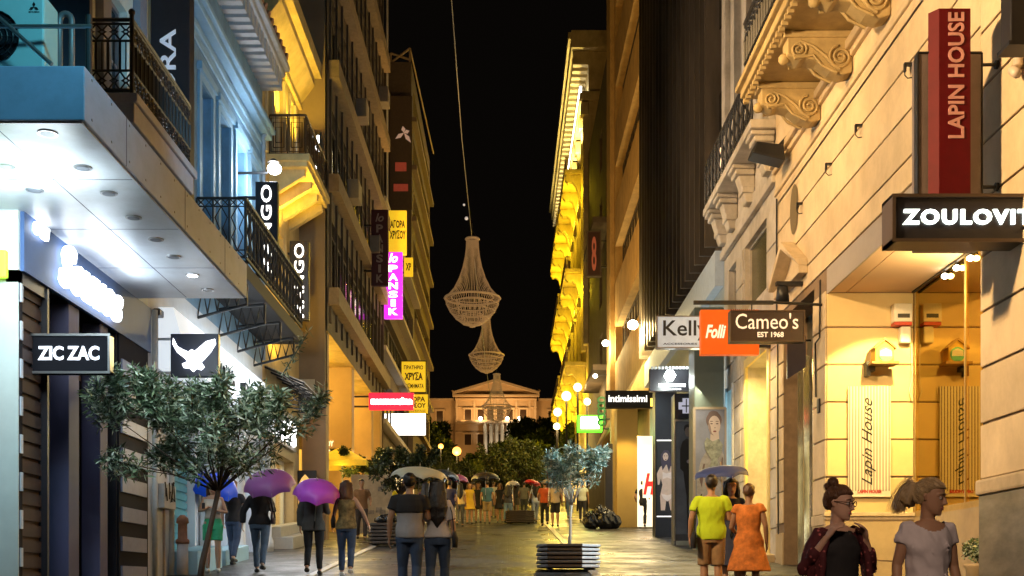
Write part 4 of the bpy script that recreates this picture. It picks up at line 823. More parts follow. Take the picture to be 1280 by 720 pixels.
for yc in (21.1, 19.15, 17.25, 15.35, 13.45):
    mb = MB(); X0, X1 = 4.42, 5.45; zt = 10.3
    prof = [(X0, zt), (X1, zt), (X1, zt-.6), (X1-.15, zt-.64), (X1-.35, zt-.58), (X1-.55, zt-.42), (X1-.75, zt-.38), (X0+.2, zt-.42), (X0, zt-.32)]
    mb.prism(prof, yc-.17, yc+.17); mb.box(X0-.06, X1, yc-.2, yc+.2, zt-.06, zt+.05); c_ = mb.build('corbel', M_scroll, b_, bevel=.02)
    mb = MB()
    for y in (yc-.19, yc+.19):
        spiral(mb, X1-.2, zt-.37, y, .19, 2.2, 1, .024, R(100)); spiral(mb, X0+.17, zt-.25, y, .14, 2, -1, .02, R(80))
        mb.tube([(X0+.2, y, zt-.12), (X0+.4, y, zt-.2), (X0+.6, y, zt-.36), (X1-.32, y, zt-.5), (X1-.2, y, zt-.57)], .026, 6); mb.tube([(X0+.1, y, zt-.39), (X0+.4, y, zt-.34), (X1-.5, y, zt-.5), (X1-.25, y, zt-.62)], .026, 6)
    mb.build('scroll', M_scroll, c_)
    mb = MB(); mb.ball((X0-.02, yc, zt-.33), .09, 10); mb.build('drop', M_scroll, c_, True)
# tall LAPIN HOUSE blade + ZOULOVITS box sign
d = 13.3; t = thing('blade_sign', 'tall red blade sign with rose letters on a grey backing', 'sign', (PX(1186, d), d, PZ(300, d)), world=True)
mb = MB(); mb.box(PX(1148, d), PX(1227, d), d, d+.22, PZ(310, d), PZ(67, d)); mb.build('backing', mat('sign_grey_taupe', (.2, .16, .15), .45, .3), t, bevel=.008)
mb = MB(); mb.box(PX(1147, d)-.005, PX(1147, d)+.01, d-.012, d+.1, PZ(310, d), PZ(66, d)); mb.box(PX(1227, d), PX(1227, d)+.012, d-.01, d+.1, PZ(310, d), PZ(66, d)); mb.box(PX(1147, d), PX(1227, d), d-.013, d+.1, PZ(67, d), PZ(66, d)+.01); mb.build('edge', M_black, t)
mb = MB(); mb.hexa([(PX(1169, d), d-.12, PZ(262, d)), (PX(1208, d), d-.12, PZ(262, d)), (PX(1208, d), d-.005, PZ(262, d)), (PX(1160, d), d-.005, PZ(262, d)), (PX(1169, d), d-.12, PZ(17, d)), (PX(1208, d), d-.12, PZ(17, d)), (PX(1208, d), d-.005, PZ(17, d)), (PX(1160, d), d-.005, PZ(17, d))]); mb.build('red_box', mat('lacquer_red', (.095, .0008, .004), .6, spec=.2), t)
text('LAPIN HOUSE', mat('letters_rose', (.6, .3, .27), .5), t, (PX(1180, d), PZ(178, d), PX(1200, d), PZ(22, d)), 'F', d-.121, bold=.02, thick=.02, turn=1)
mb = MB()
for z in (PZ(76, d), PZ(230, d)): mb.tube([(PX(1227, d), d+.1, z), (5.5, d+.1, z)], .02, 8); mb.tube([(5.44, d+.1, z), (5.47, d+.1, z)], .05, 8)
mb.build('bracket', M_black, t)
d = 12.75; t = thing('box_sign', 'long black box sign with glowing white letters below the red blade', 'sign', (PX(1200, d), d, PZ(303, d)), world=True)
x0, x1 = PX(1118, d), 5.62; mb = MB(); mb.box(x0, x1, d, d+.3, PZ(300, d), PZ(246, d)); mb.build('panel', M_blk, t, bevel=.01)
mb = MB(); z0, z1 = PZ(303, d), PZ(243, d); mb.box(x0-.03, x1, d-.03, d+.33, z1-.035, z1); mb.box(x0-.03, x1, d-.03, d+.33, z0, z0+.035); mb.box(x0-.03, x0+.005, d-.031, d+.331, z0, z1); mb.build('frame', mat('frame_bronze', (.1, .07, .05), .4, .4), t)
text('ZOULOVITS', G('zou_letters', (.88, 1, .93), 3.0), t, (PX(1128, d), PZ(281, d), PX(1305, d), PZ(262, d)), 'F', d, bold=.035, thick=.05, spacing=1.2)

# dark lantern box at the frame's top edge and pipe
d = 11.6; t = thing('projecting_frame', 'corner of a dark bronze projecting frame at the top right edge', 'frame', (5.3, d, PZ(50, d)), world=True)
mb = MB(); mb.box(PX(1264, d), 5.55, d, d+.25, PZ(53, d), PZ(-60, d)); mb.build('panel', M_blk, t, bevel=.01)
mb = MB(); mb.box(PX(1263, d)-.02, 5.56, d-.02, d+.27, PZ(54, d)-.02, PZ(54, d)+.02); mb.build('frame', M_black, t)
mb = MB(); mb.tube([(5.42, 12.75, PZ(52, 12.7)), (5.42, 12.75, PZ(80, 12.7)), (5.34, 12.7, PZ(88, 12.7)), (5.3, 12.5, PZ(92, 12.5))], .05, 10)
tag(mb.build('bent_pipe', mat('pipe_cream', (.6, .5, .4), .4), None, True), 'short bent cream pipe below the dark projecting frame', 'pipe')
# medallion, pediment, intercom and sconce on the far part of the wall
t = thing('wall_pediment', 'small carved pediment with a slim round-topped niche above it on the cream wall', 'pediment', (5.45, 23, 7.5), world=True)
mb = MB(); y0, y1 = 21.9, 24.0
RX.box(mb, y0, y1, 7.28, 7.42, .03, .2); mb.hexa([(5.3, y0, 7.42), (5.47, y0, 7.42), (5.47, (y0+y1)/2, 8.0), (5.2, (y0+y1)/2, 8.0), (5.2, y0+.02, 7.56), (5.47, y0+.02, 7.56), (5.47, (y0+y1)/2, 8.14), (5.2, (y0+y1)/2, 8.14)])
mb.hexa([(5.2, (y0+y1)/2, 8.0), (5.47, (y0+y1)/2, 8.0), (5.47, y1, 7.42), (5.2, y1, 7.42), (5.2, (y0+y1)/2, 8.14), (5.47, (y0+y1)/2, 8.14), (5.47, y1, 7.56), (5.2, y1, 7.56)]); mb.build('pediment', M_plaster, t, bevel=.015)
mb = MB(); c = (22.9, 8.75); mb.tube([(5.46, c[0], c[1]), (5.44, c[0], c[1])], .001, 4)
mb = MB(); n = 18; pr = [(22.9+.32*math.cos(2*math.pi*i/n), 8.75+.48*math.sin(2*math.pi*i/n)) for i in range(n)]
for i in range(n): a, b = pr[i], pr[(i+1) % n]; mb.tri((5.455, 22.9, 8.75), (5.455, a[0], a[1]), (5.455, b[0], b[1]))
mb.build('niche', mat('niche_olive', (.16, .12, .06), .7), t)
d = 22.3; t = thing('wall_sconce', 'dark metal wall sconce under the pediment', 'wall lamp', (5.4, d, PZ(365, d)), world=True)
mb = MB(); zc = PZ(372, d); mb.loftz([(5.1, d, zc-.08, .13, .13), (5.1, d, zc+.2, .1, .1), (5.1, d, zc+.22, .03, .03)], 14); mb.build('shade', M_black, t, True)
mb = MB(); mb.box(4.98, 5.5, d-.06, d+.06, zc+.22, zc+.29); mb.build('arm', M_black, t)
# shopfront west of the recess (px 979-1018)
mb = MB(); RX.box(mb, 21.55, 23.9, .4, 6.9, -.5, -.46); mb.build('shopfront_back', mat('shop_dark_green', (.07, .07, .05), .3, var=.5), Ra)
mb = MB()
for a in (21.6, 21.95, 22.4, 23.1, 23.6): RX.box(mb, a, a+.07, 1.2, 6.0, -.3, -.2)
mb.build('chrome_mullion', mat('chrome_warm', (.7, .65, .45), .2, .9), Ra)
mb = MB(); RX.box(mb, 21.7, 23.8, 1.2, 6.0, -.33, -.32); mb.build('shop_pane', M_glass, Ra)
for i, (a, z0, z1, c, s) in enumerate([(21.75, 2.4, 3.0, (1, .95, .8), 6), (21.8, 1.5, 2.2, (.85, 1, .95), 5), (21.72, 4.9, 5.1, (1, .1, .1), 5), (21.74, 4.2, 4.75, (1, .93, .75), 4), (22.6, 2.6, 4.4, (1, .85, .5), .8)]):
    mb = MB(); RX.box(mb, a, a+.22 if i < 4 else a+.4, z0, z1, -.45, -.36); mb.build('shop_light', G('shop_light_%d' % (i+1), c, s), Ra, bevel=.03)
mb = MB(); rr = random.Random(2)
for k in range(24): y = rr.uniform(21.7, 23.6); z = rr.uniform(1.5, 5.6); RX.box(mb, y, y+rr.uniform(.1, .3), z, z+rr.uniform(.1, .35), -.44, -.4)
mb.build('goods', mat('goods_mixed', (.4, .34, .22), .5, var=.7, scale=3), Ra)
d = 21.9; t = thing('dark_plaque', 'tilted dark hanging plaque behind the brown hanging sign by the lit shopfront', 'sign', (5.3, d, 5.5), world=True)
mb = MB(); mb.hexa([(PX(984, d), d, PZ(474, d)), (PX(1003, d), d-.25, PZ(462, d)), (PX(1003, d), d-.2, PZ(462, d)), (PX(984, d), d+.05, PZ(474, d)), (PX(984, d), d, PZ(427, d)), (PX(1003, d), d-.25, PZ(423, d)), (PX(1003, d), d-.2, PZ(423, d)), (PX(984, d), d+.05, PZ(427, d))]); mb.build('panel', mat('plaque_brown', (.05, .03, .02), .3), t)
mb = MB(); mb.tube([(PX(994, d), d-.1, PZ(427, d)), (5.5, d-.1, PZ(427, d))], .02, 6); mb.build('bracket', M_black, t)

for i, (pts, lb) in enumerate([([(5.44, 24.3, 9.4), (5.44, 24.3, 7.2), (5.43, 24.15, 6.2), (5.44, 24.2, 4.5), (5.44, 24.15, 2.6)], 'dark cable running down beside the tilted dark plaque'), ([(5.44, 20.9, 6.9), (5.44, 20.95, 5.9), (5.43, 21.2, 5.85), (5.44, 21.2, 4.9)], 'short dark cable on the pier beside the corner recess')]):
    mb = MB(); mb.tube(pts, .018, 5); tag(mb.build('wall_cable', M_black, None), lb, 'cable')
ib = MB(); RX.box(ib, 21.0, 21.12, 4.6, 4.85, .03, .07); tag(ib.build('wall_switch_box', M_black, None, bevel=.01), 'tiny dark switch box on the pier left of the recess', 'switch box')
# ---- white building with the yellow door
Rb = thing('white_building', 'off-white stone building with lit yellow doorway, capitals and small balcony', 'building', (5.5, 27.5, gz(27)), world=True)
mb = MB(); ops = [(25.25, 27.5, .5, 6.55, .6), (29.3, 30.1, .5, 6.4, .4), (25.5, 27.9, 7.9, 9.4, .25), (28.9, 29.9, 7.9, 9.4, .25), (25.4, 26.6, 12.2, 16), (28.0, 29.2, 12.2, 16)]
RX.wall(mb, 24.5, 30.5, .5, 22, ops, .3); RX.body(mb, 24.55, 30.5, .5, 22); mb.build('wall', M_plaster2, Rb)
mb = MB(); zs = [1.5+.62*k for k in range(10)]
for a, b in ((24.5, 25.05), (27.7, 28.2), (28.25, 29.1)): courses(mb, RX, a, b, zs)
courses(mb, RX, 24.5, 30.5, [7.0, 7.8]); courses(mb, RX, 24.5, 25.4, [7.8, 8.6, 9.4]); courses(mb, RX, 28.0, 28.8, [7.8, 8.6, 9.4]); mb.build('stone_courses', M_plaster2, Rb, bevel=.01)
mb = MB(); RX.box(mb, 25.05, 25.25, 1.9, 6.75, 0, .06); RX.box(mb, 27.5, 27.7, 1.9, 6.75, 0, .06); RX.box(mb, 25.25, 27.5, 6.55, 6.75, 0, .06); mb.build('door_surround', mat('surround_yellow', (.75, .6, .25), .6), Rb)
mb = MB(); RX.box(mb, 25.25, 27.5, 1.9, 6.55, -.6, -.55); f = mb.build('doorway', mat('doorway_glow', (.85, .7, .3), .6, emit=1.3, ecol=(1, .68, .14)), Rb)
mb = MB()
for a in (25.4, 26.1, 26.9): RX.box(mb, a, a+.05, 1.9, 6.3, -.5, -.42)
RX.box(mb, 25.3, 27.45, 5.3, 5.4, -.5, -.42); mb.build('door_frame', mat('brass_frame', (.5, .36, .15), .35, .6), f)
mb = MB(); RX.box(mb, 25.2, 25.4, 4.2, 4.45, -.5, -.3); mb.build('door_lamp', G('door_lamp', (1, .9, .7), 8), f)
lamp('AREA', (5.0, 26.4, 6.3), 110, (1, .7, .2), 1.8, (5.3, 26.4, 2), size_y=.4)
mb = MB(); RX.box(mb, 29.3, 30.1, 1.9, 6.4, -.35, -.3); mb.build('lit_slit', G('slit_blue', (.35, .75, 1), 1.6), Rb)
mb = MB(); RX.box(mb, 29.1, 29.3, 1.9, 6.5, 0, .05); RX.box(mb, 30.1, 30.3, 1.9, 6.5, 0, .05); mb.build('slit_surround', mat('surround_white', (.75, .75, .72), .6), Rb)
mb = MB(); mb.slope(5.1, 5.5, 24.6, 28, -.05, .16); mb.build('step', M_stonebase, Rb, bevel=.02)
RX.window(Rb, 25.5, 27.9, 7.9, 9.4, .2, M_plaster2, mat('window_olive', (.08, .08, .04), .2), 1, 1, .05); RX.window(Rb, 28.9, 29.9, 7.9, 9.4, .2, M_plaster2, M_win, 1, 1, .05)
for a, b in ((25.4, 26.6), (28.0, 29.2)): RX.window(Rb, a, b, 12.2, 16, .25, M_plaster2, M_win, 2, 3)
mb = MB(); RX.box(mb, 24.5, 30.5, 9.8, 10.0, 0, .12); RX.box(mb, 24.5, 30.5, 10.0, 10.3, 0, .06); mb.build('cornice', M_plaster2, Rb, bevel=.02)
for y in (24.9, 26.9, 28.9, 30.1):
    mb = MB(); mb.hexa([(5.5, y-.2, 10.1), (5.3, y-.2, 10.1), (5.3, y+.2, 10.1), (5.5, y+.2, 10.1), (5.5, y-.2, 10.7), (5.12, y-.2, 10.7), (5.12, y+.2, 10.7), (5.5, y+.2, 10.9)])
    mb.box(5.05, 5.48, y-.27, y+.27, 10.7, 10.82); mb.box(4.98, 5.48, y-.31, y+.31, 10.82, 10.92); mb.box(5.2, 5.48, y-.24, y+.24, 10.3, 10.45); mb.build('capital', M_plaster2, Rb, bevel=.03)
mb = MB(); RX.box(mb, 24.5, 30.5, 10.92, 11.1, 0, .55); b_ = mb.build('balcony', M_plaster2, Rb, bevel=.02)
railing(b_, 'railing', (5.0, 24.6), (5.0, 30.4), 11.15, 12.2, 'cross', n=12, r=.02)
for y in (24.9, 27.3, 29.9):
    mb = MB(); RX.box(mb, y-.22, y+.22, 11.1, 21, 0.0, .14); mb.build('pilaster', M_plaster2, Rb, bevel=.02)
fl = thing('floodlight', 'black floodlight housing on an arm beside the last scrolled corbel', 'floodlight', (4.9, 23.3, 10), world=True)
d = 23; mb = MB(); mb.hexa([(PX(940, d), d, PZ(190, d)), (PX(982, d), d, PZ(200, d)), (PX(982, d), d+.5, PZ(200, d)), (PX(940, d), d+.5, PZ(190, d)), (PX(946, d), d, PZ(176, d)), (PX(980, d), d, PZ(180, d)), (PX(980, d), d+.5, PZ(180, d)), (PX(946, d), d+.5, PZ(176, d))]); mb.build('housing', M_black, fl, bevel=.03)
mb = MB(); mb.tube([(PX(975, d), d+.2, PZ(180, d)), (5.5, d+.2, PZ(160, d))], .04, 8); mb.build('arm', M_black, fl)
up = thing('strip_light', 'glowing vertical tube light beside the capitals of the off-white building', 'lamp', (5.1, 30.2, 12), world=True)
mb = MB(); mb.tube([(5.35, 30.3, 11.3), (5.35, 30.3, 12.6)], .05, 8); mb.build('tube', G('tube_glow', (1, .66, .36), 1.6), up)

# ---- dark finned block above the ad columns
Rc = thing('finned_block', 'dark office block with tall vertical metal fins above the advertising columns', 'office building', (5.5, 38, gz(38)), world=True)
mb = MB(); RX.wall(mb, 30.5, 46.6, 10.2, 50, [], .3); RX.body(mb, 30.52, 46.6, 0, 50); mb.build('wall', M_brown2, Rc)
M_fin = mat('fin_metal', (.16, .13, .1), .4, .5, var=.4, scale=1.5, stretch=(1, 1, .15))
for i in range(19):
    y = 31.0+i*.86; mb = MB(); RX.box(mb, y-.05, y+.05, 10.3, 50, 0, .42); mb.build('fin', M_fin, Rc)
for k in range(11):
    mb = MB(); z = 12.5+k*3.4; RX.box(mb, 30.55, 46.5, z, z+1.7, .02, .05); mb.build('window', M_dark, Rc)
mb = MB(); RX.wall(mb, 30.5, 46.6, 1, 10.2, [(31.5, 36, 1, 7.5, .5), (38, 42.8, 1, 6.8, .5)], .5); mb.build('ground_floor_wall', mat('cladding_blue_grey', (.3, .36, .4), .5, var=.08), Rc)
mb = MB(); RX.box(mb, 30.6, 46.5, 9.2, 10.1, 0, .22); mb.build('fascia', mat('fascia_pale', (.45, .52, .58), .5, emit=.05, ecol=(.7, .85, 1)), Rc)
mb = MB(); RX.box(mb, 31.5, 36, 2.2, 7.5, -.5, -.45); mb.build('shop_window', mat('shopwin_white', (.8, .85, .9), .5, emit=.6, ecol=(.8, .92, 1)), Rc)
mb = MB(); RX.box(mb, 38, 42.8, 2.2, 6.8, -.5, -.45); f = mb.build('shop_window', mat('shopwin_warm', (.8, .7, .5), .5, emit=1.0, ecol=(1, .85, .5)), Rc)
lamp('AREA', (4.6, 33, 7.6), 50, (.75, .9, 1), 3, (4.2, 33, 2), size_y=.5)
# advertising columns (frontal boxes standing before the shops)
def column_box(name, label, px0, px1, pyt, d, dep, m, cat='advertising column'):
    t = thing(name, label, cat, (PX((px0+px1)/2, d), d, gz(d)), world=True)
    mb = MB(); mb.box(PX(px0, d), PX(px1, d), d, d+dep, gz(d)-.1, PZ(pyt, d)); mb.build('body', m, t, bevel=.015); return t
k1 = column_box('advertising_column', 'teal grey column carrying the portrait poster with a patterned scarf', 868, 905, 384, 29.5, .9, mat('teal_cladding', (.10, .15, .16), .45, var=.15, scale=1.2))
k2 = column_box('advertising_column', 'narrow column with the poster of a figure dressed all in black', 843, 868, 492, 31.5, .6, mat('column_grey_blue', (.1, .11, .14), .45))
k3 = column_box('advertising_column', 'black column with the poster of a woman in pale underwear', 819, 846, 488, 36.5, .7, M_blk)
# portrait poster
d = 29.48; q = lambda a, b: (PX(a, d), PZ(b, d))
mb = MB(); mb.box(PX(868, d), PX(906, d), d-.03, d, PZ(672, d), PZ(512, d)); mb.build('poster', mat('poster_lilac', (.12, .14, .24), .5, var=.35, scale=1.0, emit=.06), k1)
mb = MB(); mb.box(PX(867, d)-.02, PX(868, d)+.02, d-.05, d, PZ(690, d), PZ(510, d)); mb.box(PX(905.5, d), PX(907, d)+.02, d-.05, d, PZ(690, d), PZ(510, d)); mb.box(PX(867, d), PX(907, d), d-.049, d, PZ(512, d), PZ(509, d)); mb.build('poster_frame', M_grey, k1)
def shape(k, name, pts, m, dd, y):
    mb = MB(); mb.prism([(PX(a, dd), PZ(b, dd)) for a, b in pts], dd-y-.004, dd-y); mb.build(name, m, k)
def ell(cx, cy, rx, ry, n=20, a0=0, a1=360): return [(cx+rx*math.cos(R(a0+(a1-a0)*i/(n-1 if a1-a0 < 360 else n))), cy+ry*math.sin(R(a0+(a1-a0)*i/(n-1 if a1-a0 < 360 else n)))) for i in range(n)]
psk = mat('print_skin', (.33, .28, .31), .5, emit=.05); phr = mat('print_hair', (.07, .045, .07), .5); psc = mat('print_scarf', (.16, .18, .18), .5, var=.6, scale=9, emit=.05); pbk = mat('print_black', (.02, .02, .025), .5); pwh = mat('print_shirt', (.2, .2, .26), .5, var=.3, scale=8)
shape(k1, 'printed_blouse', [(871, 600), (876, 575), (884, 562), (900, 560), (905, 570), (905, 640), (871, 640)], pwh, d, .032)
shape(k1, 'printed_hair', ell(892, 525.5, 9.8, 10.5), phr, d, .037); shape(k1, 'printed_hair_bun', ell(891.5, 518, 6.5, 4.2), phr, d, .038)
shape(k1, 'printed_neck', [(888, 540), (898, 540), (899, 556), (887, 556)], psk, d, .041)
shape(k1, 'printed_face', ell(892.5, 532, 7.6, 12), psk, d, .045)
for a, b, rx, ry, m in ((889, 530, 1.7, .8, phr), (896, 530, 1.7, .8, phr), (893, 539.5, 2.2, 1.1, mat('print_lips', (.12, .02, .04), .5)), (889, 527, 2.2, .5, phr), (896, 527, 2.2, .5, phr), (893.3, 535, .8, .6, phr)): shape(k1, 'printed_feature', ell(a, b, rx, ry, 10), m, d, .049)
shape(k1, 'printed_shade', [(885.5, 527), (888, 534), (889, 541), (892, 545), (888, 543), (885.6, 537), (884.9, 531)], mat('print_skin_shade', (.16, .12, .15), .5), d, .047)
shape(k1, 'printed_fold', [(874, 600), (879, 580), (881, 580), (877, 610)], phr, d, .036); shape(k1, 'printed_fold', [(900, 585), (902, 572), (903.5, 572), (902, 600)], phr, d, .036)
shape(k1, 'printed_scarf', [(883, 547), (890, 552), (898, 549), (903, 556), (901, 568), (896, 575), (899, 590), (891, 598), (885, 590), (889, 575), (881, 562), (880, 553)], psc, d, .053)
# man in black
d = 31.48; mb = MB(); mb.box(PX(844.5, d), PX(867, d), d-.02, d, PZ(668, d), PZ(527, d)); mb.build('poster', mat('poster_slate', (.09, .10, .12), .5, var=.5, scale=1.2, emit=.08), k2)
shape(k2, 'printed_figure', [(850, 562), (853, 552), (858, 548), (866, 552), (867, 575), (867, 600), (864, 640), (866, 666), (859, 666), (858, 620), (855, 600), (854, 590), (850, 586)], pbk, d, .022)
shape(k2, 'printed_hair', ell(859.5, 536, 5, 5.5), pbk, d, .027); shape(k2, 'printed_face', ell(859.5, 540, 3.7, 6), mat('print_skin_dim', (.2, .16, .15), .5), d, .031); shape(k2, 'printed_hand', ell(862, 577, 4, 2.6), psk, d, .035)
mb = MB(); mb.box(PX(845, d), PX(868, d), d-.03, d, PZ(686, d), PZ(676, d)); mb.build('steel_plinth', mat('plinth_steel', (.6, .65, .6), .3, .5), k2)
mb = MB(); mb.box(PX(843, d)-.02, PX(843, d)+.02, d-.04, d, PZ(676, d), PZ(525, d)); mb.box(PX(843, d), PX(868, d), d-.041, d, PZ(527, d), PZ(524, d)); mb.build('poster_frame', M_steel, k2)
# cross sign
d = 31.3; k4 = thing('cross_sign', 'square black sign with a grey white cross above the black clothed figure', 'sign', (PX(857, d), d, PZ(524, d)), world=True)
mb = MB(); mb.box(PX(843, d), PX(869, d), d-.02, d+.15, PZ(523, d), PZ(492, d)); mb.build('panel', mat('navy_black', (.015, .015, .03), .3), k4)
mb = MB()
for a0, b0, a1, b1 in ((848, 503, 866, 512), (853, 498, 862, 517)): mb.box(PX(a0, d), PX(a1, d), d-.035-(.003 if b0 < 500 else 0), d-.02, PZ(b1, d), PZ(b0, d))
mb.build('cross', mat('cross_lilac', (.5, .5, .62), .5, emit=.5), k4)
mb = MB(); mb.box(PX(852, d), PX(866, d), d-.045, d-.038, PZ(508.5, d), PZ(507, d)); mb.box(PX(857, d), PX(858.3, d), d-.045, d-.039, PZ(516, d), PZ(499, d)); mb.build('cross_lines', pbk, k4)
# lingerie poster
d = 36.48; sk = mat('print_skin_warm', (.6, .42, .3), .5, emit=.2); lg = mat('print_lingerie', (.75, .6, .5), .5, emit=.15)
mb = MB(); mb.box(PX(821, d), PX(844, d), d-.02, d, PZ(642, d), PZ(552, d)); mb.build('poster', mat('poster_black', (.03, .025, .025), .4), k3)
mb = MB()
for b in (550, 645): mb.box(PX(821, d), PX(844, d), d-.035, d, PZ(b+1.2, d), PZ(b, d))
mb.build('light_bar', G('bar_white', (1, .95, .9), 1.2), k3)
shape(k3, 'printed_figure', [(821, 592), (825, 584), (829, 581), (836, 581), (842, 585), (844, 592), (843, 608), (840, 600), (839, 607), (842, 620), (843, 638), (838, 638), (835, 624), (833, 624), (831, 638), (826, 638), (825, 620), (828, 606), (826, 598), (824, 606), (822, 606)], sk, d, .022)
shape(k3, 'printed_hair', [(826, 578), (826, 568), (830, 563), (835, 563), (838, 568), (839, 580), (836, 590), (833, 580), (828, 588)], phr, d, .027)
shape(k3, 'printed_face', ell(831.8, 571, 3.4, 5), sk, d, .031)
shape(k3, 'printed_underwear', [(828, 590), (833, 592), (840, 590), (839, 599), (834, 597), (828, 599)], lg, d, .031); shape(k3, 'printed_underwear', [(826, 617), (834, 619), (842, 617), (839, 623), (834, 627), (829, 623)], lg, d, .033)
for a in (830.3, 833.4): shape(k3, 'printed_eye', ell(a, 570, .8, .5, 8), phr, d, .035)
shape(k3, 'printed_lips', ell(832, 574.6, 1.1, .5, 8), mat('print_lips', (.12, .02, .04), .5), d, .035)
# hanging signs: Kelly, Folli, Cameo's
M_letter = mat('letters_charcoal', (.03, .035, .04), .5)
t = fsign('hanging_sign', 'pale grey lightbox sign with charcoal letters partly behind the orange sign', 822, 396, 880, 434, 27.6, mat('kelly_panel', (.55, .62, .68), .45, emit=.35), [('Kelly', M_letter, .12, .22, 1.08, .88, dict(bold=.01)), ('ACCESSORIES', M_letter, .12, .08, .85, .14, {})], wallx=None, frame=M_steel)
mb = MB(); d = 27.65; mb.tube([(PX(880, d), d+.1, PZ(405, d)), (5.5, d+.1, PZ(405, d))], .025, 6); mb.build('bracket', M_black, t)
t = fsign('hanging_sign', 'bright orange square hanging sign with cream script', 876, 387, 949, 443, 24.9, mat('orange_panel', (.62, .1, .01), .4, emit=.32, ecol=(.9, .12, .005)), [('Folli', mat('cream_letters', (.9, .75, .6), .4, emit=.6), .08, .36, .43, .66, dict(shear=.3, bold=.03))], wallx=5.5)
t = fsign('hanging_sign', 'dark brown hanging sign with cream letters and a year below', 914, 389, 1005, 426, 20.6, mat('cameo_panel', (.035, .022, .018), .4), [("Cameo's", mat('cream_letters2', (.85, .75, .65), .5, emit=.35), .06, .4, .92, .93, dict(bold=.0)), ('EST 1968', mat('cream_letters2', (.85, .75, .65), .5, emit=.35), .36, .12, .72, .3, dict(bold=.02))], wallx=None, frame=mat('frame_bronze', (.1, .07, .05), .4, .4))
d = 20.6; mb = MB(); mb.box(PX(868, d), PX(968, d), d+.06, d+.12, PZ(379, d), PZ(374.5, d)); mb.tube([(PX(941, d), d+.09, PZ(378, d)), (PX(941, d), d+.09, PZ(389, d))], .012, 5); mb.tube([(PX(955, d), d+.09, PZ(376, d)), (5.5, d+.3, PZ(376, d))], .025, 6)
for k in range(12): a = 915+k*2.6; mb.tube([(PX(a, d), d+.09, PZ(385, d)), (PX(a+1.2, d), d+.09, PZ(389, d))], .008, 4)
mb.build('bracket', M_black, t)
t = fsign('shop_sign', 'black fascia sign with a glowing hexagonal lamp above unreadable white letters', 812, 461, 868, 489, 32.5, M_blk, [('mnimmnm', E_white, .2, .2, .8, .38, dict(bold=.06)), ('mnm mnmn', E_white2, .3, .06, .7, .12, {})], wallx=5.5)
mb = MB(); d = 32.4; c = (PX(837, d), PZ(470, d)); mb.tube([(c[0], d-.1, c[1]), (c[0], d, c[1])], .16, 6); mb.build('lamp', G('hex_lamp', (.9, 1, .95), 7), t)
mb = MB()
for k in range(12): a = 814+k*4.4; mb.box(PX(a, d), PX(a+2.8, d), d, d+.1, PZ(461, d), PZ(458, d))
mb.build('crest', mat('crest_steel', (.4, .4, .38), .4), t)
lamp('POINT', (PX(837, 32), 31.9, PZ(478, 32)), 40, (.9, 1, .95), .15)
t = fsign('shop_sign', 'long black sign with small white letters above the amber column', 757, 488, 816, 510, 44, M_blk, [('intimissimi', E_white2, .06, .34, .88, .72, dict(bold=.012))], wallx=5.5, thick=.3)
mb = MB(); d = 44; mb.box(PX(813, d), PX(816.5, d), d-.02, d, PZ(508, d), PZ(498, d)); mb.build('amber_tab', G('amber_tab', (1, .6, .1), 2), t)
# amber column and warm shop
ac_ = column_box('stone_column', 'square amber lit stone column under the black fascia sign', 771, 797, 510, 44.6, 1.0, mat('column_amber', (.5, .33, .1), .6, var=.08, scale=1), 'column')
ac2 = column_box('stone_column', 'slim cream pilaster strip beside the amber lit column', 764, 770, 505, 47, .6, mat('column_amber2', (.5, .36, .14), .6), 'column')
lamp('SPOT', (PX(784, 43), 43.2, 7.4), 200, (1, .68, .16), .1, (PX(784, 44.6), 44.9, 4.5), 90)
t = fsign('red_logo_sign', 'big slanted red letter H in the warm shop window', 804, 586, 822, 622, 43.2, mat('shopwin_warm2', (.8, .7, .5), .5, emit=1.0, ecol=(1, .86, .6)), [('H', G('logo_red', (.85, .01, .01), 1.6), .0, .1, .95, .85, dict(shear=.35, bold=.05))], wallx=None)
mb = MB(); mb.box(PX(797, 43.4), PX(824, 43.4), 43.4, 43.5, gz(43)+.1, PZ(545, 43.4)); mb.build('lit_wall', mat('shopwin_warm2', (.8, .7, .5), .5, emit=1.0, ecol=(1, .86, .6)), t)
lamp('AREA', (PX(806, 42), 42.5, 7), 60, (1, .8, .45), 1, (PX(806, 42), 41, 3))

# ---- orange block with ribbon windows
Rd = thing('orange_block', 'tall orange stone block with slanting rows of dark ribbon windows', 'office building', (5.5, 55, gz(55)), world=True)
rows = [12.9+k*4.1 for k in range(9)]
mb = MB(); RX.wall(mb, 46.62, 64, 9, 52, [(47.2, 61.5, z, z+1.9, .5) for z in rows], .5); RX.body(mb, 46.62, 64, 3, 52); mb.build('wall', M_orange, Rd)
for z in rows: RX.window(Rd, 47.2, 61.5, z, z+1.9, .45, M_brown2, M_dark, 12, 1, .12)
mb = MB(); RX.box(mb, 61.8, 63.9, 9, 52, 0, .25); mb.build('pier', M_orange, Rd, bevel=.03)
mb = MB(); RX.wall(mb, 46.62, 64, 3, 9, [(47.5, 54, 3, 7.4, 1), (56, 62, 3, 7.4, 1)], 1); mb.build('ground_floor_wall', M_orange, Rd)
mb = MB(); RX.box(mb, 47.5, 54, 3, 7.4, -1, -.95); RX.box(mb, 56, 62, 3, 7.4, -1, -.95); mb.build('shop_window', mat('shopwin_amber', (.8, .6, .3), .5, emit=1.0, ecol=(1, .62, .15)), Rd)
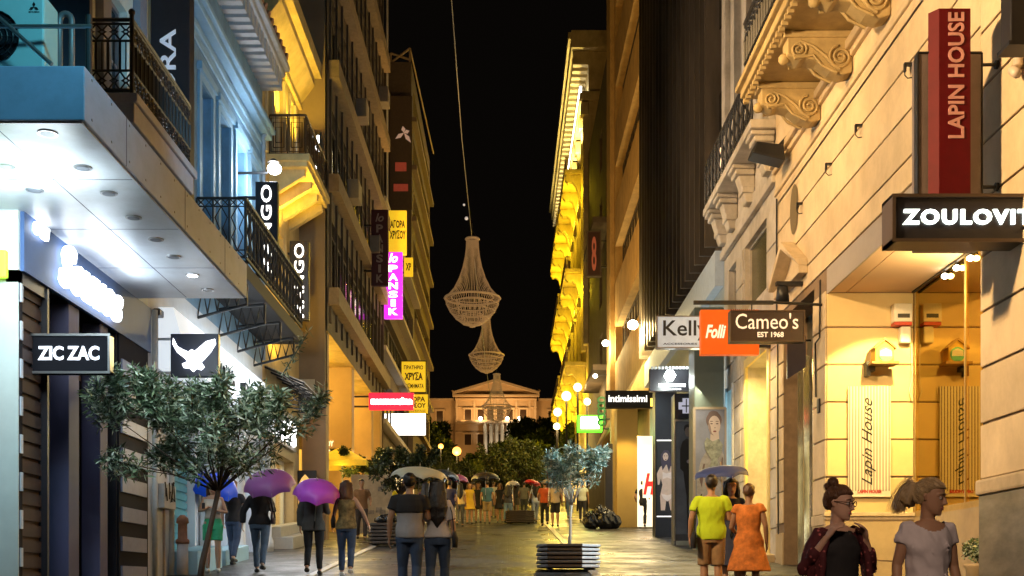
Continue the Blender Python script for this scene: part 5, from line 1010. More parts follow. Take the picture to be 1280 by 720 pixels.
mb = MB(); mb.hexa([(5.5, 46.7, 8.9), (4.4, 46.7, 8.2), (4.4, 63, 8.2), (5.5, 63, 8.9), (5.5, 46.7, 10.6), (4.4, 46.7, 8.4), (4.4, 63, 8.4), (5.5, 63, 10.6)]); mb.build('awning', mat('awning_tan', (.5, .34, .14), .7, var=.2), Rd)
for i, (px, py, d, r_) in enumerate([(791, 406, 46.2, .27), (757, 429, 62, .24), (806, 413, 45.6, .2), (744, 470, 64, .16)]):
    t = thing('globe_lamp', ['brightest white globe lamp on the orange block', 'small warm globe lamp further down the orange block', 'dim lamp partly behind the dark fins', 'smallest lamp above the pharmacy sign'][i], 'lamp', (PX(px, d), d, PZ(py, d)), group='globe lamps down the right side', world=True)
    mb = MB(); mb.ball((PX(px, d), d, PZ(py, d)), r_*.75, 18, sz=.9); mb.build('globe', G('globe_cream', (1, .93, .75), 14), t, True)
    mb = MB(); mb.tube([(PX(px, d), d, PZ(py, d)), (5.6, d, PZ(py, d)+.1)], .04, 6); mb.build('arm', M_black, t); lamp('POINT', (PX(px, d)-.2, d-.3, PZ(py, d)-.3), [900, 600, 200, 120][i], (1, .74, .3), .3)

# ---- dark narrow house, then the floodlit neoclassical building
Re = thing('dark_house', 'narrow dark house in shadow between the orange block and the floodlit facade', 'house', (5.5, 69, gz(69)), world=True)
mb = MB(); RX.wall(mb, 64.02, 81.9, 3, 31, [(65.5, 67.3, z, z+2.3) for z in (10, 14, 18, 22, 26)]+[(70, 72, z, z+2.3) for z in (10, 14, 18, 22, 26)], .3); RX.body(mb, 64.02, 81.9, 3, 31); mb.build('wall', M_brown, Re)
for a, b in ((65.5, 67.3), (70, 72)):
    for z in (10, 14, 18, 22, 26): RX.window(Re, a, b, z, z+2.3, .25, M_brown2, M_dark, 2, 2, .12)
for z in (13.2, 21.2):
    mb = MB(); RX.box(mb, 65, 73, z, z+.3, 0, .9); mb.build('balcony', M_brown, Re)
t = fsign('dark_sign', 'dark vertical sign with a dull red figure of eight beside the yellow balconies', 735, 290, 750, 344, 66, mat('dark_sign_panel', (.05, .02, .015), .5), [('8', mat('dull_red', (.4, .1, .05), .5, emit=.2), .3, .1, .7, .9, dict(bold=.02))], wallx=5.5, frame=M_brown)
Rf = thing('floodlit_building', 'ornate neoclassical building with yellow floodlit brackets and glowing white cornice', 'building', (5.5, 95, gz(90)), world=True)
M_fl = grime(mat('ornate_stone', (.55, .43, .22), .7, var=.15, scale=1, bump=.2))
wn = [(a, a+1.9, z, z+3.4) for a in (86.5, 91, 95.5, 101, 106, 111) for z in (18.6, 25.2)]
mb = MB(); RX.wall(mb, 82, 120, 4, 38, wn, .4); RX.body(mb, 82, 120, 4, 38); mb.build('wall', M_fl, Rf)
for a, b, c_, e_ in wn:
    f = RX.window(Rf, a, b, c_, e_, .35, M_fl, M_win, 2, 2, .12)
    mb = MB(); RX.box(mb, a-.5, b+.5, e_+.1, e_+.5, 0, .45); RX.box(mb, a-.35, a, c_, e_, 0, .2); RX.box(mb, b, b+.35, c_, e_, 0, .2); mb.build('surround', M_fl, f)
mb = MB()
for y in (82.3, 84.8, 89.6, 94, 98.8, 104, 109, 114): RX.box(mb, y-.35, y+.35, 18, 34.5, 0, .35); RX.box(mb, y-.5, y+.5, 33.6, 34.5, 0, .5)
mb.build('pilaster', M_fl, Rf, bevel=.05)
mb = MB(); RX.box(mb, 82, 120, 34.6, 35.2, 0, .6); RX.box(mb, 81.8, 120, 38, 38.7, 0, 1.2); RX.box(mb, 81.7, 120, 38.7, 39.2, 0, 1.4); mb.box(4.3, 9, 81.4, 82, 38, 39.2); mb.box(5.0, 9, 81.7, 82, 34.6, 35.2); cn_ = mb.build('cornice', M_fl, Rf, bevel=.05)
mb = MB(); y = 82
while y < 119: RX.box(mb, y, y+.5, 37.1, 38, 0, 1.05); y += 1.05
mb.build('dentil_moulding', M_fl, cn_)
mb = MB(); RX.box(mb, 82.2, 119, 35.4, 35.7, .45, .6); mb.build('light_strip', G('cornice_glow', (1, .98, .8), 7), cn_)
rng_b = random.Random(3)
def big_balcony(y0, z, n, sp):
    L = (n-1)*sp+.9; mb = MB(); RX.box(mb, y0-.3, y0+L, z, z+.3, 0, 1.5); b = mb.build('balcony', M_fl, Rf, bevel=.03)
    for k in range(n):
        y = y0+k*sp; mb = MB(); pr = [(5.5, z), (4.1, z), (4.05, z-.35), (4.25, z-.6), (4.55, z-.5), (4.8, z-.75), (4.95, z-1.3), (5.15, z-1.75), (5.35, z-1.7), (5.5, z-1.9)]
        mb.prism(pr, y, y+.55); mb.build('bracket', M_fl, b, bevel=.05); lamp('POINT', (4.6, y-1.3, z-1.5), rng_b.choice((120, 180, 260)), (1, .68, .02), .12)
    mb = MB()
    for k in range(int(L/.45)): y = y0+k*.45; mb.loftz([(4.15, y, z+.3, .07, .07), (4.15, y, z+.6, .1, .1), (4.15, y, z+1.05, .06, .06)], 8)
    RX.box(mb, y0-.3, y0+L, z+1.05, z+1.18, 1.2, 1.45); mb.build('balustrade', M_fl, b)
for y0, z, n, sp in ((85, 30.6, 4, 3.9), (99.5, 31.2, 4, 4.8), (85, 23.6, 3, 3.9), (98.5, 24.2, 4, 5), (85, 17.0, 3, 3.9), (98, 17.4, 4, 5)): big_balcony(y0, z, n, sp)
for y in (84, 88, 93, 98, 104, 111): lamp('SPOT', (4.6, y, 32.3), 1500, (1, .84, .3), .2, (5.3, y+.5, 38), 110)
for y in (85, 93, 102): lamp('POINT', (3.8, y, 11.5), 260, (1, .68, .12), .3)
mb = MB(); RX.box(mb, 83, 119, 7.5, 11, .02, .06); mb.build('shop_window', mat('shopwin_amber', (.8, .6, .3), .5, emit=1.0, ecol=(1, .62, .15)), Rf)
# round lamps strung by the corner
for i, (px, py, d, r_) in enumerate([(722, 484, 72, .26), (708, 495, 78, .32), (734, 502, 70, .22), (697, 515, 84, .3), (696, 533, 84, .25), (571, 564, 95, .35), (551, 558, 100, .22)]):
    t = thing('round_lamp', ['round lamp, highest of the cluster left of the pharmacy sign', 'largest round lamp of the cluster left of the pharmacy sign', 'round lamp just above the green pharmacy sign', 'round lamp at the left edge of the cluster', 'lowest round lamp of the cluster', 'orange glowing street lamp above the pink umbrella', 'faint orange street lamp left of the brighter one'][i], 'lamp', (PX(px, d), d, gz(d)), group='round street lamps near the square', world=True)
    c = G('lamp_amber', (1, .36, .06), 3.5) if i > 4 else G('lamp_cream', (1, .74, .34), 3.2)
    mb = MB(); mb.ball((PX(px, d), d, PZ(py, d)), r_, 16); mb.build('globe', c, t, True)
    mb = MB(); mb.tube([(PX(px, d), d, PZ(py, d)-r_), (PX(px, d), d, gz(d))], .06, 8); mb.build('post', M_black, t)
    lamp('POINT', (PX(px, d), d-.5, PZ(py, d)-.3), 150, (1, .66, .25), .3)
# green pharmacy sign
t = fsign('pharmacy_sign', 'glowing green and white rounded pharmacy sign above the small olive tree', 722, 519, 753, 539, 52, mat('green_panel', (.05, .6, .02), .4, emit=1.8, ecol=(.1, .9, .02)), wallx=5.5, thick=.5)
mb = MB(); d = 51.95; mb.box(PX(726, d), PX(749, d), d-.05, d, PZ(536, d), PZ(521, d)); mb.build('face', G('pharm_white', (.95, 1, .75), 6), t, bevel=.15)
lamp('POINT', (PX(737, 51), 51, PZ(545, 51)), 50, (.5, 1, .3), .3)
gt = thing('neon_ring', 'dark green curly neon cross beside the amber building', 'sign', (PX(751, 50), 50, 8), world=True)
mb = MB(); d = 50
for k in range(5): mb.tube([(PX(752+4.5*math.cos(q*.7), d), d, PZ(500+k*7+3.5*math.sin(q*.7), d)) for q in range(10)], .05, 5, False)
mb.build('tube', mat('green_tube', (.01, .12, .03), .4, emit=.1, ecol=(.0, .5, .1)), gt)
# ================================================================== PALACE, CHANDELIERS
d = 320.0; P0 = lambda px: PX(px, d); Z0 = lambda py: PZ(py, d)
M_pal = mat('palace_stone', (.55, .42, .28), .75, var=.12, scale=.3, bump=.1)
pa = thing('palace', 'floodlit neoclassical palace with a pediment closing the end of the street', 'palace', (P0(620), d, gz(d)), world=True)
mb = MB(); mb.box(P0(569), P0(671), d, d+20, 20, Z0(495)); mb.box(P0(470), P0(568.9), d+3, d+20, 20, Z0(499)); mb.box(P0(671.1), P0(790), d+3, d+20, 20, Z0(499)); mb.build('wall', M_pal, pa)
mb = MB(); mb.prism([(P0(567), Z0(494)), (P0(673), Z0(494)), (P0(620), Z0(478))], d-.9, d+18); mb.build('pediment', M_pal, pa)
mb = MB(); mb.prism([(P0(566), Z0(494)), (P0(566), Z0(490.5)), (P0(620), Z0(474.5)), (P0(674), Z0(490.5)), (P0(674), Z0(494)), (P0(620), Z0(477.7))], d-1.6, d+18.1)
mb.box(P0(566), P0(674), d-1.5, d, Z0(496.3), Z0(494.1)); mb.box(P0(569), P0(671), d-.6, d, Z0(500), Z0(498.5)); mb.box(P0(470), P0(567), d+2, d+3, Z0(499), Z0(496.5)); mb.box(P0(673), P0(790), d+2, d+3, Z0(499), Z0(496.5)); mb.build('cornice', mat('palace_trim', (.62, .5, .36), .7), pa)
for x in (567.5, 620, 672.5):
    mb = MB(); mb.loftz([(P0(x), d, Z0(490 if x != 620 else 475), .5, .5), (P0(x), d, Z0(488 if x != 620 else 472), .7, .7), (P0(x), d, Z0(485.5 if x != 620 else 469), .15, .15)], 8); mb.build('acroterion', M_pal, pa)
for x in [585, 601, 613, 625, 637, 654]+[549, 690, 705, 533]:
    wing = x < 568 or x > 672; dd = d+2.9 if wing else d-.1
    for (b, t) in ((525, 512), (556, 543)):
        mb = MB(); mb.box(P0(x-4), P0(x+4), dd-.1, dd+.2, Z0(b), Z0(t)); f = mb.build('window', mat('palace_window', (.05, .03, .02), .3), pa)
        mb = MB(); mb.box(P0(x-5.5), P0(x-4), dd-.3, dd, Z0(b), Z0(t)); mb.box(P0(x+4), P0(x+5.5), dd-.3, dd, Z0(b), Z0(t)); mb.box(P0(x-6.5), P0(x+6.5), dd-.6, dd, Z0(t), Z0(t-2)); mb.build('surround', mat('palace_trim', (.62, .5, .36), .7), f)
mb = MB()
for x in (571, 593, 607, 619, 631, 645.5, 662, 669): mb.box(P0(x)-.25, P0(x)+.25, d-.35, d-.01, Z0(531), Z0(500))
mb.box(P0(569), P0(671), d-.3, d-.02, Z0(509.5), Z0(508.5)); mb.box(P0(569), P0(671), d-.3, d-.02, Z0(541), Z0(539.5)); mb.box(P0(470), P0(568), d+2.7, d+2.98, Z0(531), Z0(529)); mb.box(P0(672), P0(790), d+2.7, d+2.98, Z0(531), Z0(529)); mb.build('pilaster', mat('palace_trim', (.62, .5, .36), .7), pa)
mb = MB(); mb.box(P0(572), P0(652), d-4, d, Z0(531), Z0(528)); mb.build('balcony', mat('palace_trim', (.62, .5, .36), .7), pa)
for x in (607, 614, 621, 628, 635):
    mb = MB(); mb.loftz([(P0(x), d-3.4, 22, .62, .62), (P0(x), d-3.4, Z0(531.2), .52, .52)], 12); mb.build('column', mat('palace_marble', (.75, .7, .62), .6), pa, True)
mb = MB(); mb.box(P0(604), P0(638), d-.3, d-.2, 24, Z0(540)); mb.build('portico_shadow_panel', mat('portico_shadow', (.04, .03, .02), .5), pa)  # dark panel painted in as the portico's shadow behind the columns
for i, x in enumerate((543, 580, 595, 607, 619, 631, 643, 659, 690)): lamp('SPOT', (P0(x), d-5.5, Z0(527)), 850, (1, .52, .16), .5, (P0(x), d, Z0(505)), 110)
for x in (550, 585, 655, 690): lamp('SPOT', (P0(x), d-14, Z0(585)), 1500, (1, .5, .15), .6, (P0(x), d, Z0(540)), 90)
lamp('SPOT', (P0(621), d-12, Z0(575)), 2000, (1, .85, .6), .4, (P0(621), d, Z0(540)), 60)
for i, x in enumerate((601, 634, 649)):
    mb = MB(); mb.ball((P0(x), d-4.5, Z0(526)), .5, 8); mb.build('uplight', G('palace_light', (1, .8, .5), 14), pa, True)
# chandelier decorations hung over the street
M_ch = mat('chandelier_net', (.35, .23, .12), .5, emit=.11, ecol=(.85, .5, .22))  # faint glow stands in for street light on the unlit strands
cable_pts = [(-1.75, 20, 24.0), (-1.9, 38, 21.6), (-2.0, 52, 20.9), (-2.05, 68, 21.25), (-1.75, 92, 18.9), (-1.3, 125, 16.5), (-1.0, 200, 20)]
cb = MB(); cb.tube([( -1.2, 10, 27)]+cable_pts, .018, 5); tag(cb.build('overhead_cable', mat('cable_grey', (.3, .3, .32), .5), None), 'long overhead cable carrying the hanging chandelier decorations', 'cable')
def chandelier(px, d, top_py, sc_, label):
    X = PX(px, d); zt = PZ(top_py, d)
    t = thing('chandelier', label, 'chandelier', (X, d, zt), group='giant wire chandeliers strung over the street')
    prof = [(0, .34), (-.5, .36), (-1.0, .42), (-1.6, .55), (-2.2, .75), (-2.8, 1.05), (-3.15, 1.35), (-3.35, 1.55)]
    bowl = [(-3.35, 1.55), (-3.7, 1.48), (-4.1, 1.28), (-4.5, .95), (-4.8, .55), (-4.95, .12)]
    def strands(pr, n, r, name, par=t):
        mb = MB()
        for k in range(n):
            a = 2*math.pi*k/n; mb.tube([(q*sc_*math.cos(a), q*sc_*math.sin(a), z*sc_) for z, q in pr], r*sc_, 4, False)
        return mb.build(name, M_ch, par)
    def ring(z, q, r, mb, n=30): mb.tube([(q*sc_*math.cos(2*math.pi*k/n), q*sc_*math.sin(2*math.pi*k/n), z*sc_) for k in range(n+1)], r*sc_, 5, False)
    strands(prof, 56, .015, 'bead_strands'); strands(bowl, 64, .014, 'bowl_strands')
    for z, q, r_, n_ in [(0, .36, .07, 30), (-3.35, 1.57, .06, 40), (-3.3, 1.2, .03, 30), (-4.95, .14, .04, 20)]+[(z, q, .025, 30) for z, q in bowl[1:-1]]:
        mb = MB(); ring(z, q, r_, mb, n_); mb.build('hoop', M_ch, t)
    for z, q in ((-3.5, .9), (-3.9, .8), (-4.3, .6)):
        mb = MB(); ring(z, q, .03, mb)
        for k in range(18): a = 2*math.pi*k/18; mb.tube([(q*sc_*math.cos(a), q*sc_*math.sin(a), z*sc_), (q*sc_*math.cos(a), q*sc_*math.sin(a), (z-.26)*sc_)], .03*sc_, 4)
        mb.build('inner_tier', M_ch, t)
    mb = MB(); mb.tube([(0, 0, 0), (0, 0, .9*sc_)], .02, 5); 
    for k in range(3): a = k*2.1; mb.tube([(.34*sc_*math.cos(a), .34*sc_*math.sin(a), 0), (0, 0, .5*sc_)], .015, 4)
    mb.build('suspension', M_black, t)
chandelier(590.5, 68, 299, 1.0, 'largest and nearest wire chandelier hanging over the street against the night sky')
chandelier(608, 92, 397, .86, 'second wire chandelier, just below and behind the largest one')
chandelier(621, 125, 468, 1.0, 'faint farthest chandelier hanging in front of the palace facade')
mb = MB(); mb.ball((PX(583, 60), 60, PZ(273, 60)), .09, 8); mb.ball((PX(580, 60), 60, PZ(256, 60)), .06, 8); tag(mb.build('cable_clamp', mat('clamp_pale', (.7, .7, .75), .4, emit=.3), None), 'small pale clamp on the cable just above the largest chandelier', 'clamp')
for i, (a, b) in enumerate([((-5.2, 60, 20.5), (5.5, 62, 21))][:0]):
    mb = MB(); mb.tube([a, ((a[0]+b[0])/2, (a[1]+b[1])/2, min(a[2], b[2])-.3), b], .006, 4)
    tag(mb.build('span_wire', mat('cable_grey', (.3, .3, .32), .5), None), ['thin wire spanning the street above the largest chandelier', 'thin wire spanning the street near the second chandelier', 'thin wire spanning high between the far buildings'][i], 'wire')
# low houses at the square behind the crowd
for i, (x0, x1, d_, h, c, lb) in enumerate([] and [(-14, -4.6, 128, 11, (.3, .2, .1), 'low amber building at the far left end of the street'), (4.6, 12, 118, 10, (.35, .24, .12), 'low amber building at the far right end of the street')]):
    t = thing('low_building', lb, 'building', ((x0+x1)/2, d_, gz(d_)), world=True)
    mb = MB(); mb.box(x0, x1, d_, d_+8, gz(d_)-1, gz(d_)+h); mb.build('wall', mat('amber_wall_%d' % (i+1), c, .8, var=.2), t)
    for k in range(4):
        mb = MB(); mb.box(x0+.6+k*2, x0+1.8+k*2, d_-.1, d_+.1, gz(d_)+1, gz(d_)+4); mb.build('window', mat('amber_win', (.8, .6, .3), .5, emit=1.2, ecol=(1, .6, .15)), t)

for i, (x, y, lb) in enumerate([(PX(848, 25.5), 25.5, 'round iron manhole cover in the paving before the advertising columns'), (-1.6, 24, 'round iron manhole cover in the dark lane ahead of the couple'), (2.6, 30, 'round iron manhole cover in the paving right of the small olive')]):
    z0 = gz(y)+.012; mb = MB(); n = 28
    for r0, r1 in ((0.0, .3), (.32, .38)):
        for k in range(n):
            a, b = 2*math.pi*k/n, 2*math.pi*(k+1)/n; mb.quad(*[(x+r*math.cos(q), y+r*math.sin(q), z0+SL*r*math.sin(q)) for r, q in ((r0, a), (r1, a), (r1, b), (r0, b))])
    tag(mb.build('manhole_cover', mat('cast_iron', (.03, .028, .026), .45, .5, var=.4, scale=30, bump=.6), None), lb, 'manhole cover', 'manhole covers in the street')
rng = random.Random(77); mb = MB()
for k in range(170):
    x, y = rng.uniform(-5, 5), rng.uniform(15, 50); s_ = rng.uniform(.015, .05); a = rng.uniform(0, 3.1); c, q = math.cos(a)*s_, math.sin(a)*s_; z = gz(y)+.013
    mb.quad((x-c, y-q, z-SL*q), (x+q, y-c, z-SL*c+.004), (x+c, y+q, z+SL*q), (x-q, y+c, z+SL*c+.006))
tag(mb.build('litter', mat('litter_pale', (.35, .32, .26), .8, var=.6, scale=.5), None), 'scraps of litter and fallen leaves strewn over the paving', 'litter', kind='stuff')
# ================================================================== TREES AND PLANTERS
def leaf_cloud(mb, clumps, n, size, rng, slim=.28, droop=0):
    """many separate leaf blades spread through clumps: (centre, radius)"""
    tot = sum(c[1]**2 for c in clumps)
    for (c, r) in clumps:
        for _ in range(int(n*r*r/tot)):
            v = Vector((rng.gauss(0, 1), rng.gauss(0, 1), rng.gauss(0, 1))); v = v.normalized() * r * rng.random()**.45
            p = Vector(c)+v*1.0; dr = Vector((rng.gauss(0, 1), rng.gauss(0, 1), rng.gauss(.15-droop, .8))); dr = (dr+v/r*.6).normalized()
            s = size*rng.uniform(.6, 1.3); w_ = dr.cross(Vector((rng.gauss(0, 1), rng.gauss(0, 1), rng.gauss(0, 1)))).normalized()*s*slim
            mb.cur = rng.choice((0, 0, 1, 2)); m_ = p+dr*s*.5
            mb.quad(p, m_+w_*.5, p+dr*s, m_-w_*.5)
def tree(label, x, y, z, h_trunk, crown_c, crown_r, n, size, leaves, trunk_r=.05, seed=1, lean=(0, 0), nclump=26, group=None, flat=.75, cat='tree', name='olive_tree', shoots=0, slim=.28):
    rng = random.Random(seed); t = thing(name, label, cat, (x, y, z), group=group)
    mb = MB(); tip = Vector((lean[0], lean[1], h_trunk)); base = [Vector((0, 0, 0)), Vector((lean[0]*.2+.02, lean[1]*.3, h_trunk*.35)), Vector((lean[0]*.7-.01, lean[1]*.7, h_trunk*.7)), tip]
    mb.tube(base, [trunk_r*1.25, trunk_r, trunk_r*.85, trunk_r*.8], 10)
    C = Vector(crown_c); clumps = []
    for k in range(nclump):
        v = Vector((rng.gauss(0, 1), rng.gauss(0, 1), rng.gauss(0, 1))).normalized()*rng.random()**.4
        p = C+Vector((v.x*crown_r[0], v.y*crown_r[1], v.z*crown_r[2])); r = min(crown_r)*rng.uniform(.25, .45)
        clumps.append((p, r))
        mid = tip.lerp(p, .5)+Vector((rng.uniform(-.1, .1), rng.uniform(-.1, .1), .05)); mb.tube([tip-Vector((0, 0, .02)), mid, p], [trunk_r*.34, trunk_r*.22, trunk_r*.1], 5)
    for k in range(shoots):
        a = rng.uniform(0, 6.28); q = rng.random()**.5; p = C+Vector((math.cos(a)*crown_r[0]*q*1.05, math.sin(a)*crown_r[1]*q, crown_r[2]*rng.uniform(.3, .8)))
        u = Vector((math.cos(a)*.5*q, math.sin(a)*.5*q, 1)).normalized(); L = rng.uniform(.5, 1)*crown_r[2]*.9
        mb.tube([p, p+u*L], [.01, .004], 4)
        for j in range(7): clumps.append((p+u*L*j/6, size*.8))
    mb.build('trunk', M_barkp if leaves[0].name.startswith('silver') else M_bark, t, True)
    mb = MB(); leaf_cloud(mb, clumps, n, size, rng, slim); mb.build('crown', leaves, t); return t
def leafmats(k, a, b, c): return [mat(k+'_dark', a, .45, var=.3, scale=3), mat(k+'_mid', b, .4, var=.3, scale=3), mat(k+'_pale', c, .38, var=.2, scale=3)]
L_ol = leafmats('olive', (.05, .09, .045), (.18, .27, .15), (.45, .54, .4))
L_sil = leafmats('silver_olive', (.16, .3, .28), (.36, .54, .5), (.6, .72, .68))
L_dk = leafmats('dark_foliage', (.02, .032, .01), (.035, .055, .014), (.06, .08, .02))
L_gr = leafmats('green_foliage', (.045, .06, .01), (.08, .1, .018), (.13, .13, .03))
dt = 16.6; tx = PX(246, dt); o_ = tree('large olive tree with a wide grey-green crown and leaning thin trunk on the left', tx, dt, gz(dt), 1.52, (.1, 0, 2.22), (1.5, .95, .56), 15500, .12, L_ol, .042, 4, (.3, .0), 36, shoots=30, slim=.22)
# loose upright sprig and planter under it
mb = MB(); rng = random.Random(9); cl = [((PX(352+k*3.3, dt), dt, PZ(470-k*5.4, dt)), .05) for k in range(11)]
mb.tube([c for c, _ in cl], .008, 4); leaf_cloud(mb, cl, 90, .1, rng, .2); sp = mb.build('shoot', L_ol, None); sp.parent = o_; sp.matrix_parent_inverse = Matrix.Translation(-Vector(o_.location))
def planter(label, x, y, w_, h, dep, group='slatted wooden planter boxes along the street', lit=False):
    z = gz(y); t = thing('planter', label, 'planter', (x, y, z), group=group); n = 6; hh = h/n
    M_sl = mat('planter_slat_lit', (.55, .6, .65), .5, var=.15, stretch=(8, 1, 1)) if lit else None  # right face coloured pale to stand for light falling on it
    poly = [(-w_/2, -dep*.15), (-w_*.35, -dep/2), (w_*.2, -dep/2), (w_/2, -dep*.2), (w_/2, dep/2), (-w_/2, dep/2)]
    for k in range(n):
        mb = MB(); z0 = .06+k*hh; b = len(mb.v); s_ = 1+.02*(k % 2); N = len(poly)
        mb.v += [(a*s_, c*s_, z0) for a, c in poly]+[(a*s_, c*s_, z0+hh*.72) for a, c in poly]
        for i in range(N):
            j = (i+1) % N; mb.f.append((b+i, b+j, b+N+j, b+N+i)); mb.mi.append(1 if lit and i == 2 else 0)
        mb.f.append(tuple(b+N+i for i in range(N))); mb.mi.append(0); mb.f.append(tuple(b+i for i in reversed(range(N)))); mb.mi.append(0)
        mb.build('slat_board', [M_wood, M_sl] if lit else M_wood, t, bevel=.012)
    mb = MB(); mb.box(-w_*.44, w_*.44, -dep*.1, dep*.42, .05, h+.0); mb.build('liner', M_brown2, t)
    mb = MB(); mb.box(-w_*.4, w_*.4, -dep*.08, dep*.4, h, h+.02); mb.build('soil', mat('soil', (.03, .02, .012), .95, var=.4, scale=20, bump=.5), t)
    for sx in (-.3, .3):
        mb = MB(); mb.box(sx*w_-.05, sx*w_+.05, -.2, .2, 0, .07); mb.build('foot', M_black, t)
    return t
planter('dark slatted planter with its right face coloured as if lit, on the kerb below the silver olive', PX(711, 22), 22.2, 1.14, .45, 1.0, lit=True)
planter('dark slatted planter with a black bag on top at the left lane edge', PX(480, 30.6), 31, .9, .55, .9)
planter('distant slatted planter box in mid street before the crowd', PX(650, 48), 48.2, 1.15, .5, .9)
0 and planter('slatted planter under the large olive tree, cut by the bottom of the frame', PX(248, 16.6), 16.6, 1.0, .4, .9)
bg = thing('black_bag', 'black bag lying on the planter at the left lane edge', 'bag', (PX(480, 30.6), 31, gz(31)+.58)); mb = MB(); mb.ball((0, 0, .1), .3, 14, sz=.42, sy=.7); mb.ball((.1, 0, .16), .2, 12, sz=.5); solid(mb, .03, 'body', mat('bin_liner', (.012, .012, .013), .25), bg, wrinkle=.04, wsc=9)
d = 22.2; tree('small silver-leaved olive tree with a pale forked trunk in the planter on the right', PX(711, d), d, gz(d)+.42, .8, (.05, 0, 1.33), (.5, .45, .34), 5200, .105, L_sil, .028, 11, (.05, 0), 22, shoots=16, slim=.24)
tree('round dark green tree behind the left lane planter', PX(500, 34), 34, gz(34), 1.3, (.1, 0, 1.95), (1.05, .8, .48), 9000, .11, L_dk, .05, 12, nclump=30, group='trees down the middle of the street', name='street_tree', slim=.4, shoots=8)
tree('low dark green tree just left of the one behind the planter', PX(462, 38), 38, gz(38), 1.4, (0, 0, 2.1), (1.0, .8, .45), 6000, .12, L_dk, .05, 13, nclump=24, group='trees down the middle of the street', name='street_tree', slim=.4, shoots=6)
tree('yellow-green young tree standing before the palace in mid street', PX(643, 50), 50, gz(50), 1.4, (0, 0, 2.3), (1.35, 1.0, .85), 9000, .15, L_gr, .05, 14, nclump=30, group='trees down the middle of the street', name='street_tree', slim=.35, shoots=10)
tree('small yellow-green tree above the orange street lamp', PX(562, 70), 70, gz(70), 1.8, (0, 0, 2.4), (2.0, 1.0, .8), 6000, .18, L_gr, .06, 15, nclump=24, group='trees down the middle of the street', name='street_tree', slim=.35)
for i, (px, d, cz, rx, rz, lb) in enumerate([(668, 150, 8.0, 3.6, 2.6, 'dark cypress-like mass of a tree before the palace right of its columns'), (546, 140, 6.0, 1.6, 4.0, 'dark tall tree before the left wing of the palace'), (700, 130, 5.6, 3.6, 3.4, 'dark tree between the palace and the lamp cluster'), (530, 110, 4.6, 2.4, 2.6, 'dark tree beside the white light panel'), (590, 170, 4.2, 3.6, 1.6, 'low yellow lit tree under the palace columns'), (656, 110, 3.4, 3.0, 2.2, 'dim round tree left of the red umbrella'), (722, 100, 4, 1.6, 3, 'dark narrow tree below the green pharmacy sign')]):
    L = L_gr if i in (4,) else L_dk
    tree(lb, PX(px, d), d, gz(d), max(.8, cz-rz), (0, 0, cz), (rx, 2.5, rz), 5200, .5, L, .18, 30+i, nclump=18, group='trees in the square before the palace', name='square_tree', slim=.5)
lamp('POINT', (PX(598, 165), 160, PZ(590, 165)), 1500, (1, .7, .15), .5)
pl_t = pl; mb = MB(); rng = random.Random(21); leaf_cloud(mb, [((rng.uniform(-.25, .3), rng.uniform(-.3, .3), 1.15+rng.uniform(-.1, .25)), .2) for _ in range(12)], 2600, .09, rng, .45)
mb.build('foliage', L_ol, pl_t).matrix_parent_inverse = Matrix(); mb = MB(); mb.loftz([(0, 0, 0, .26, .26), (0, 0, .8, .36, .36), (0, 0, .84, .4, .4), (0, 0, .9, .4, .4)], 18); mb.build('pot', M_stonebase, pl_t, True).matrix_parent_inverse = Matrix(); pl_t.scale = (.62, .62, .58)
tb = thing('rubbish_bags', 'heap of tied black rubbish bags at the foot of the amber column', 'rubbish bags', (PX(752, 43), 43, gz(43)))
for i, (x, z, r_) in enumerate([(-.35, .3, .34), (.12, .34, .4), (.42, .28, .3), (-.05, .62, .24)]):
    mb = MB(); mb.ball((x, 0, z), r_, 14, sz=.95, sy=.8); mb.tube([(x, 0, z+r_*.8), (x+.02, 0, z+r_*1.2)], [.07, .03], 6); solid(mb, .04, 'bag', mat('bin_liner', (.012, .012, .013), .25), tb, wrinkle=.06, wsc=6, seed=i)
bd = thing('black_board', 'tall dark display stand beside the amber column', 'display stand', (PX(762, 44), 44, gz(44)))
mb = MB(); mb.box(-.16, .12, 0, .3, 0, 3.1); mb.build('panel', M_blk, bd, bevel=.02); mb = MB(); mb.box(-.25, .2, -.1, .4, 0, .1); mb.build('base', M_black, bd)
# market clutter on the left: yellow parasol, dark arch panel, white lit notice wall
ys_ = thing('yellow_parasol', 'square bright yellow parasol beside the tan arcade pier', 'parasol', (PX(428, 38), 38, gz(38)))
mb = MB(); s_ = .85; zt = PZ(558, 38)-gz(38); zb = PZ(578, 38)-gz(38)
for a, b in (((-s_, -s_), (s_, -s_)), ((s_, -s_), (s_, s_)), ((s_, s_), (-s_, s_)), ((-s_, s_), (-s_, -s_))):
    mb.tri((a[0], a[1], zb), (b[0], b[1], zb), (0, 0, zt)); mb.quad((a[0], a[1], zb), (b[0], b[1], zb), (b[0], b[1], zb-.18), (a[0], a[1], zb-.18))
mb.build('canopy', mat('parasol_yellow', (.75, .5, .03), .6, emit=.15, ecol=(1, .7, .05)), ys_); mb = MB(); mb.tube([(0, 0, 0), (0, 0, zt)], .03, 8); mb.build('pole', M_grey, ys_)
lamp('POINT', (PX(428, 37.5), 37.2, PZ(590, 38)), 60, (1, .7, .15), .2)
lamp('POINT', (PX(470, 40), 43, PZ(600, 40)), 220, (1, .66, .15), .3)
nb = thing('poster_wall', 'pale wall panel with torn posters behind the woman in the patterned top', 'notice board', (PX(462, 36), 36.5, gz(36.5)))
mb = MB(); mb.box(-.62, .62, 0, .1, .1, 1.9); mb.build('panel', mat('panel_cream', (.5, .42, .28), .7, var=.25, scale=3), nb)
mb = MB(); rng = random.Random(4)
